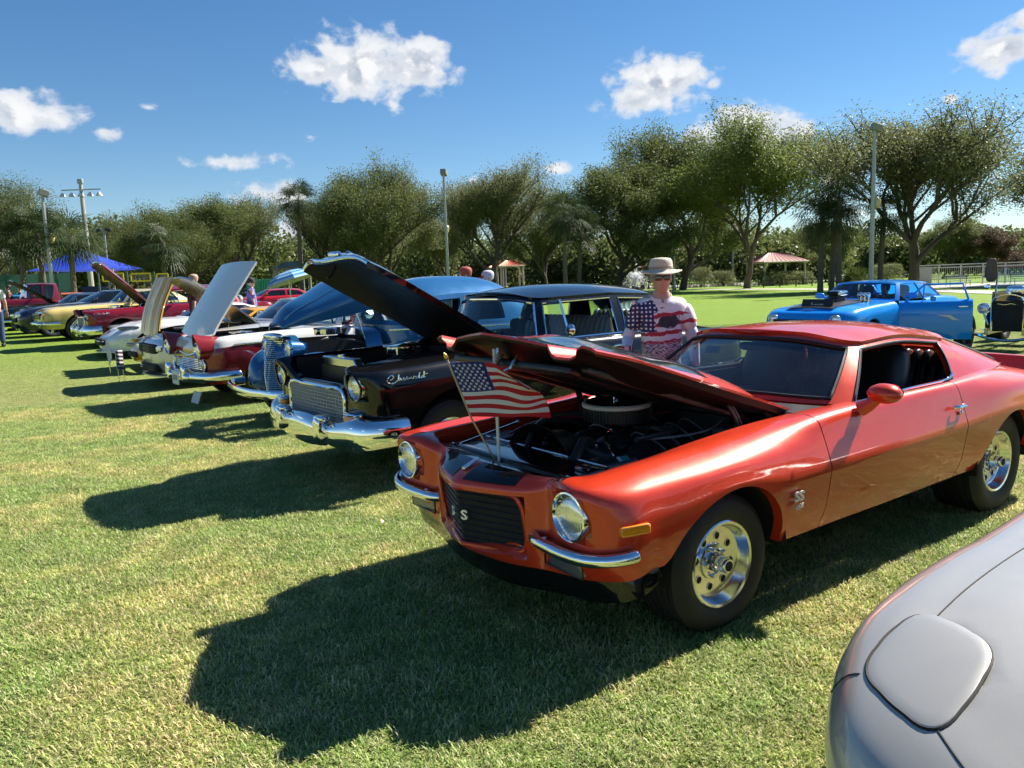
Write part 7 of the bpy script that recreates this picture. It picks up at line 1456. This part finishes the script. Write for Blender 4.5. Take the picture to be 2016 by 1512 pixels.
# ------------------------------------------------------------------ playground canopy, nets, fence, shelters
def canopy():
    Y = 74; BLU = pmat('canopy_blue', (.02, .06, .50), .6, trans=.3); p = empty('shade_canopy', (X(205, Y), Y, 0), 0, 'bright blue peaked shade canopy over the playground at left', 'canopy'); w, d = 3.9, 3.6; z0 = W(205, 533, Y).z; z1 = W(175, 490, Y).z
    rows = []
    for k in range(7): s_ = k / 6; rows.append([(w * (1 - s_) * cx - 1.2 * s_, d * (1 - s_) * cy, z0 + (z1 - z0) * s_ ** 1.25) for cx, cy in ((-1, -1), (0, -1), (1, -1), (1, 0), (1, 1), (0, 1), (-1, 1), (-1, 0))])
    mk('canopy_cloth', G().grid(rows, cu=True), BLU, p, angle=50)
    for cx, cy in ((-1, -1), (1, -1), (1, 1), (-1, 1)): mk('post', G().tube([(cx * w, cy * d, 0), (cx * w, cy * d, z0)], .09, 8), pmat('post_tan', (.35, .30, .22), .6), p)
    pl = empty('playground_frame', (X(185, 75), 75, 0), 0, 'dark playground climbing frame under the blue canopy', 'playground')
    mk('panel', G().box((-1.2, 0, 1.2), (1.6, .1, 2.0)), pmat('play_red', (.22, .05, .03), .6), pl, bevel=.02); mk('tower', G().box((1.0, .3, 1.3), (1.8, 1.2, 2.4)), pmat('play_navy', (.02, .03, .09), .6), pl, bevel=.03); mk('slide', G().grid([[(2.0 + 1.6 * s_, y, 1.6 - 1.5 * s_) for s_ in np.linspace(0, 1, 6)] for y in (-.3, -.3, .3, .3)]), pmat('play_blue', (.03, .08, .4), .4), pl)
canopy()
def nets():
    YN = pmat('net_yellow', (.75, .48, .02), .6); Y = 49
    for i, (x0, x1, lb) in enumerate([(226, 266, 'yellow-taped volleyball net nearest the blue canopy'), (281, 318, 'yellow-taped volleyball net in the middle of three'), (330, 352, 'yellow-taped volleyball net partly behind the yellow hood')]):
        p = empty('volleyball_net', (X((x0 + x1) / 2, Y), Y, 0), 0, lb, 'net', 'volleyball nets'); w = X(x1, Y) - X(x0, Y); zt = W(x0, 540, Y).z; zb_ = W(x0, 554, Y).z
        for z in (zt, zb_): mk('tape', G().box((0, 0, z), (w, .03, .09)), YN, p)
        for s_ in (1, -1): mk('side_tape', G().box((s_ * w / 2, 0, (zt + zb_) / 2), (.07, .03, zt - zb_)), YN, p); mk('post', G().tube([(s_ * (w / 2 + .25), 0, 0), (s_ * (w / 2 + .25), 0, zt + .1)], .06, 8), pmat('post_green', (.05, .10, .08), .5), p)
        g = G()
        for k in range(14): g.box((-w / 2 + w * k / 13, 0, (zt + zb_) / 2), (.012, .012, zt - zb_))
        for k in range(4): g.box((0, 0, zb_ + (zt - zb_) * (k + 1) / 5), (w, .012, .012))
        mk('mesh', g, pmat('net_cord', (.10, .10, .10), .8), p, kind='stuff')
nets()
def green_fence():
    Y = 64; gm = pmat('windscreen_green', (.05, .13, .105), .8, var=.25, vscale=1.5, trans=.25); p = empty('windscreen_fence', (X(90, Y), Y, 0), 0, 'green fabric-covered fence behind the maroon pickup', 'fence'); x0, x1 = X(10, Y) - X(90, Y), X(172, Y) - X(90, Y); z = W(90, 540, Y).z; n = 5
    for k in range(n): a, b = x0 + (x1 - x0) * k / n, x0 + (x1 - x0) * (k + 1) / n; mk('panel', G().grid([[(a + (b - a) * s_ / 6, .04 * math.sin(s_ * 2 + zz * 3), zz) for s_ in range(7)] for zz in np.linspace(.1, z, 5)]), gm, p)
    for k in range(n + 1): a = x0 + (x1 - x0) * k / n; mk('post', G().tube([(a, .08, 0), (a, .08, z + .1)], .05, 8), GAL, p)
    Y = 60; p = empty('corrugated_screen', (X(530, Y), Y, 0), 0, 'low green corrugated metal screen behind the purple-shirted man', 'screen'); z = W(530, 550, Y).z; w = X(552, Y) - X(494, Y)
    mk('sheet', G().grid([[(-w / 2 + w * k / 60, .05 * math.sin(k * 1.3), zz) for k in range(61)] for zz in (0.02, z)]), pmat('screen_green', (.04, .25, .17), .5, .2), p, angle=80)
green_fence()
def shelter(px, Y, top, eave, w, roofc, label, name='shelter', posts=4):
    p = empty(name, (X(px, Y), Y, 0), R(12), label, 'pavilion', 'park pavilions'); z0, z1 = W(px, eave, Y).z, W(px, top, Y).z; rm = pmat('roof_%d' % px, roofc, .5, .2, var=.2, vscale=2)
    C = [(-w, -w * .8), (w, -w * .8), (w, w * .8), (-w, w * .8)]; tp = [(-w * .3, 0), (w * .3, 0)]
    faces = [((C[0], C[1], tp[1], tp[0])), ((C[1], C[2], tp[1])), ((C[2], C[3], tp[0], tp[1])), ((C[3], C[0], tp[0]))]
    for f in faces:
        n = 10; a, b = Vector((*f[0], z0)), Vector((*f[1], z0)); c = Vector((*f[2], z1)); d = Vector((*f[3], z1)) if len(f) == 4 else c
        for k in range(n):  # roof sheets with raised seams
            s0, s1 = k / n, (k + 1) / n; g = G().raw([a.lerp(b, s0), a.lerp(b, s1), d.lerp(c, s1), d.lerp(c, s0)], [(0, 1, 2, 3)]); g.tube([a.lerp(b, s0) + Vector((0, 0, .02)), d.lerp(c, s0) + Vector((0, 0, .02))], .035, 4); mk('roof_sheet', g, rm, p, smooth=False)
    mk('fascia', G().tube([(*q, z0 - .06) for q in C], .09, 4, closed=True), pmat('fascia_tan', (.40, .36, .30), .7), p)
    for k in range(posts): cx, cy = C[k]; mk('post', G().tube([(cx * .88, cy * .88, 0), (cx * .88, cy * .88, z0)], .11, 8), pmat('post_pale', (.45, .42, .38), .7), p); mk('post_base', G().box((cx * .88, cy * .88, .4), (.5, .5, .8)), pmat('stone_base', (.28, .22, .18), .8), p, bevel=.03)
    mk('picnic_table', G().box((0, 0, .75), (1.8, .7, .06)).box((0, .6, .45), (1.8, .3, .05)).box((0, -.6, .45), (1.8, .3, .05)).box((-.6, 0, .37), (.08, 1.2, .7)).box((.6, 0, .37), (.08, 1.2, .7)), GAL, p)
shelter(1525, 92, 499, 516, 2.9, (.30, .11, .10), 'gazebo with dull red metal roof beyond the pond'); shelter(1012, 98, 514, 524, 1.6, (.50, .12, .06), 'small shelter with orange-red roof seen past the black roof'); shelter(986, 108, 521, 527, 1.2, (.50, .12, .06), 'tiny far shelter with orange-red roof left of the other'); shelter(592, 84, 516, 529, 2.0, (.26, .34, .22), 'shelter with pale green metal roof above the umbrella'); shelter(1242, 118, 519, 527, 1.8, (.28, .10, .08), 'far red-roofed shelter behind the fountain')
def umbrella():
    Y = 24; p = empty('beach_umbrella', (X(583, Y), Y, 0), 0, 'blue and white striped beach umbrella tilted beyond the blue sedan', 'umbrella'); a1 = pmat('umbrella_blue', (.04, .32, .75), .7, trans=.3); a2 = pmat('umbrella_pale', (.42, .62, .78), .7, trans=.3); z = W(583, 534, Y).z; rows = []; fi = []; n = 8; K = 9
    for k in range(K): s_ = k / (K - 1); rows.append([(.02 + .80 * math.sin(s_ * 1.35) * math.cos(2 * PI * (j + .5) / n), .80 * math.sin(s_ * 1.35) * math.sin(2 * PI * (j + .5) / n), -.42 * (1 - math.cos(s_ * 1.35))) for j in range(n)])
    for k in range(K - 1): fi += [k % 2] * n
    o = mk('canopy_cloth', G().grid(rows, cu=True), None, p, mats=[a1, a2], fidx=fi, smooth=False); o.location = (0, 0, z); o.rotation_euler = (0, R(-16), 0); o2 = mk('lining', G().grid([[(x * .985, y * .985, zz - .012) for x, y, zz in r_] for r_ in rows], cu=True, flip=True), pmat('umbrella_lining', (.36, .37, .36), .8), p, smooth=False); o2.location = (0, 0, z); o2.rotation_euler = (0, R(-16), 0)
    mk('pole', G().tube([(0, 0, z), (.12, 0, 0)], .018, 8), pmat('pole_white', (.6, .6, .58), .5), p)
umbrella()
def fountain():
    Y = 106; p = empty('fountain', (X(1255, Y), Y, 0), 0, 'white fountain jet with spreading spray on the pond', 'fountain'); rng = np.random.default_rng(2); zt = W(1252, 500, Y).z; zm = W(1252, 528, Y).z; P = []
    for i in range(900): u = rng.random(); P.append((rng.normal() * .06 * (1 + 2 * u), rng.normal() * .06, zt * (1 - u ** 1.3)))
    for i in range(3600):
        a = rng.uniform(0, 2 * PI); u = rng.random(); rr = 1.55 * rng.uniform(.3, 1); P.append((rr * u * math.cos(a) * 1.3, rr * u * math.sin(a), max(.05, zm * (1.9 * u + .35 - 2.1 * u * u) * rng.uniform(.7, 1.05))))
    V, F = quads(np.array(P), .05, rng, .5); sp = pmat('water_spray', (.85, .87, .9), .4, trans=.5); k = 900 * 4; qmesh('jet', V[:k], F[:900], sp, p); o = qmesh('spray', V[k:], F[900:] - k, sp, p); o['kind'] = 'stuff'; mk('nozzle', G().lathe([(.5, 0), (.5, .15), (.1, .25), (0, .25)], ax='z', n=16), M_black(), p)
fountain()
def railing():
    Y = 66; a, b = Vector((X(1800, Y), Y, 0)), Vector((X(2060, Y - 3), Y - 3, 0)); p = empty('boardwalk_railing', a, math.atan2(b.y - a.y, b.x - a.x), 'long pale metal railing with slim balusters by the boardwalk at right', 'railing'); L_ = (b - a).length; z1 = W(1820, 523, Y).z; rm = pmat('rail_white', (.55, .55, .54), .5, .3); n = 6
    for z in (z1, z1 - .22): mk('top_rail', G().box((L_ / 2, 0, z), (L_, .09, .08)), rm, p)
    mk('bottom_rail', G().box((L_ / 2, 0, .15), (L_, .05, .05)), rm, p)
    for k in range(n + 1): mk('post', G().box((L_ * k / n, 0, z1 / 2), (.09, .09, z1)), rm, p)
    for k in range(int(L_ / .16)): mk('baluster', G().box((k * .16 + .05, 0, z1 / 2 - .03), (.022, .022, z1 - .35)), rm, p)
    mk('end_panel', G().box((.55, -.04, z1 / 2), (1.1, .02, z1 * .85)), pmat('panel_grey', (.42, .42, .41), .7), p)
    for i, (px, lb) in enumerate([(1880, 'metal park bench on the plaza left of the hot rod'), (2005, 'metal park bench on the plaza at the right edge')]):
        q = empty('park_bench', (X(px, 60), 60, 0), R(8), lb, 'bench', 'park benches')
        for k in range(4): mk('slat', G().box((0, .10 * k - .2, .45), (2.0, .07, .03)), GAL, q)
        for k in range(3): mk('back_slat', G().box((0, .24, .58 + .12 * k), (2.0, .03, .07)), GAL, q)
        for s_ in (1, -1): mk('leg', G().tube([(s_ * .85, -.22, 0), (s_ * .85, -.2, .44), (s_ * .85, .2, .44), (s_ * .85, .25, .85)], .025, 6), M_black(), q); mk('rear_leg', G().tube([(s_ * .85, .2, .44), (s_ * .85, .26, 0)], .025, 6), M_black(), q)
    p = empty('low_rail_fence', (X(1565, 80), 80, 0), 0, 'low dark rail fence in front of the gazebo', 'fence'); w = X(1630, 80) - X(1505, 80)
    for z in (.35, .75): mk('rail', G().box((0, 0, z), (w, .05, .06)), M_black(), p)
    for k in range(5): mk('post', G().box((-w / 2 + w * k / 4, 0, .42), (.09, .09, .84)), pmat('post_wood', (.10, .08, .06), .8), p)
railing()
# ------------------------------------------------------------------ small things on the grass
def signs():
    wh = pmat('card_white', (.70, .70, .70), .6)
    p = empty('striped_sign', (-7.09, 13.91, H(-7.09, 13.91)), R(62), 'small sign with diagonal dark stripes on two wire legs in the grass', 'sign'); st = pmat('stripe_maroon', (.10, .03, .07), .6); mk('board', G().box((0, 0, .42), (.14, .008, .34)), wh, p)
    for k in range(5): g = G().raw([(-.07, -.006, .26 + .07 * k), (.07, -.006, .30 + .07 * k - .06), (.07, -.006, .335 + .07 * k - .06), (-.07, -.006, .295 + .07 * k)], [(0, 1, 2, 3)]); mk('stripe', g, st, p)
    for s_ in (1, -1): mk('leg', G().tube([(s_ * .05, 0, 0), (s_ * .05, 0, .28)], .006, 6), M_alu(), p)
    p = empty('feather_sign', (-7.85, 15.0, H(-7.85, 15)), R(30), 'thin white leaf-shaped marker seen edge-on in the grass', 'sign'); mk('blade', G().raw([(0, 0, .15), (.06, 0, .35), (.02, 0, .62), (0, 0, .66), (-.03, 0, .4)], [(0, 1, 2, 3, 4)]), wh, p, solid=.004); mk('stake', G().tube([(0, 0, 0), (0, 0, .2)], .008, 6), M_alu(), p)
    p = mk('show_card', G().box((0, 0, .09), (.34, .012, .18), rx=R(-20)), wh, loc=(-4.62, 11.15, 0), rz=R(-52), label='white card leaning on the grass under the red and white car', cat='card')
    rng = random.Random(4)
    for i, (x, y, s_) in enumerate([(2.85, 4.15, .05), (3.55, 4.72, .035), (-.9, 5.05, .03)]):
        g = G().grid([[(s_ * 2 * (u - .5), s_ * .6 * math.sin(PI * u) * v, .045 + .015 * math.sin(u * 5 + i)) for u in np.linspace(0, 1, 7)] for v in (-1, 0, 1)]); mk('fallen_leaf', g, pmat('dry_leaf', (.55, .42, .28), .7), loc=(x, y, 0), rz=i * 1.3, label=['largest pale fallen leaf beside the orange car rear wheel', 'small pale fallen leaf behind the silver-grey nose', 'tiny pale leaf in the grass beside the black car shadow'][i], cat='leaf')
signs()
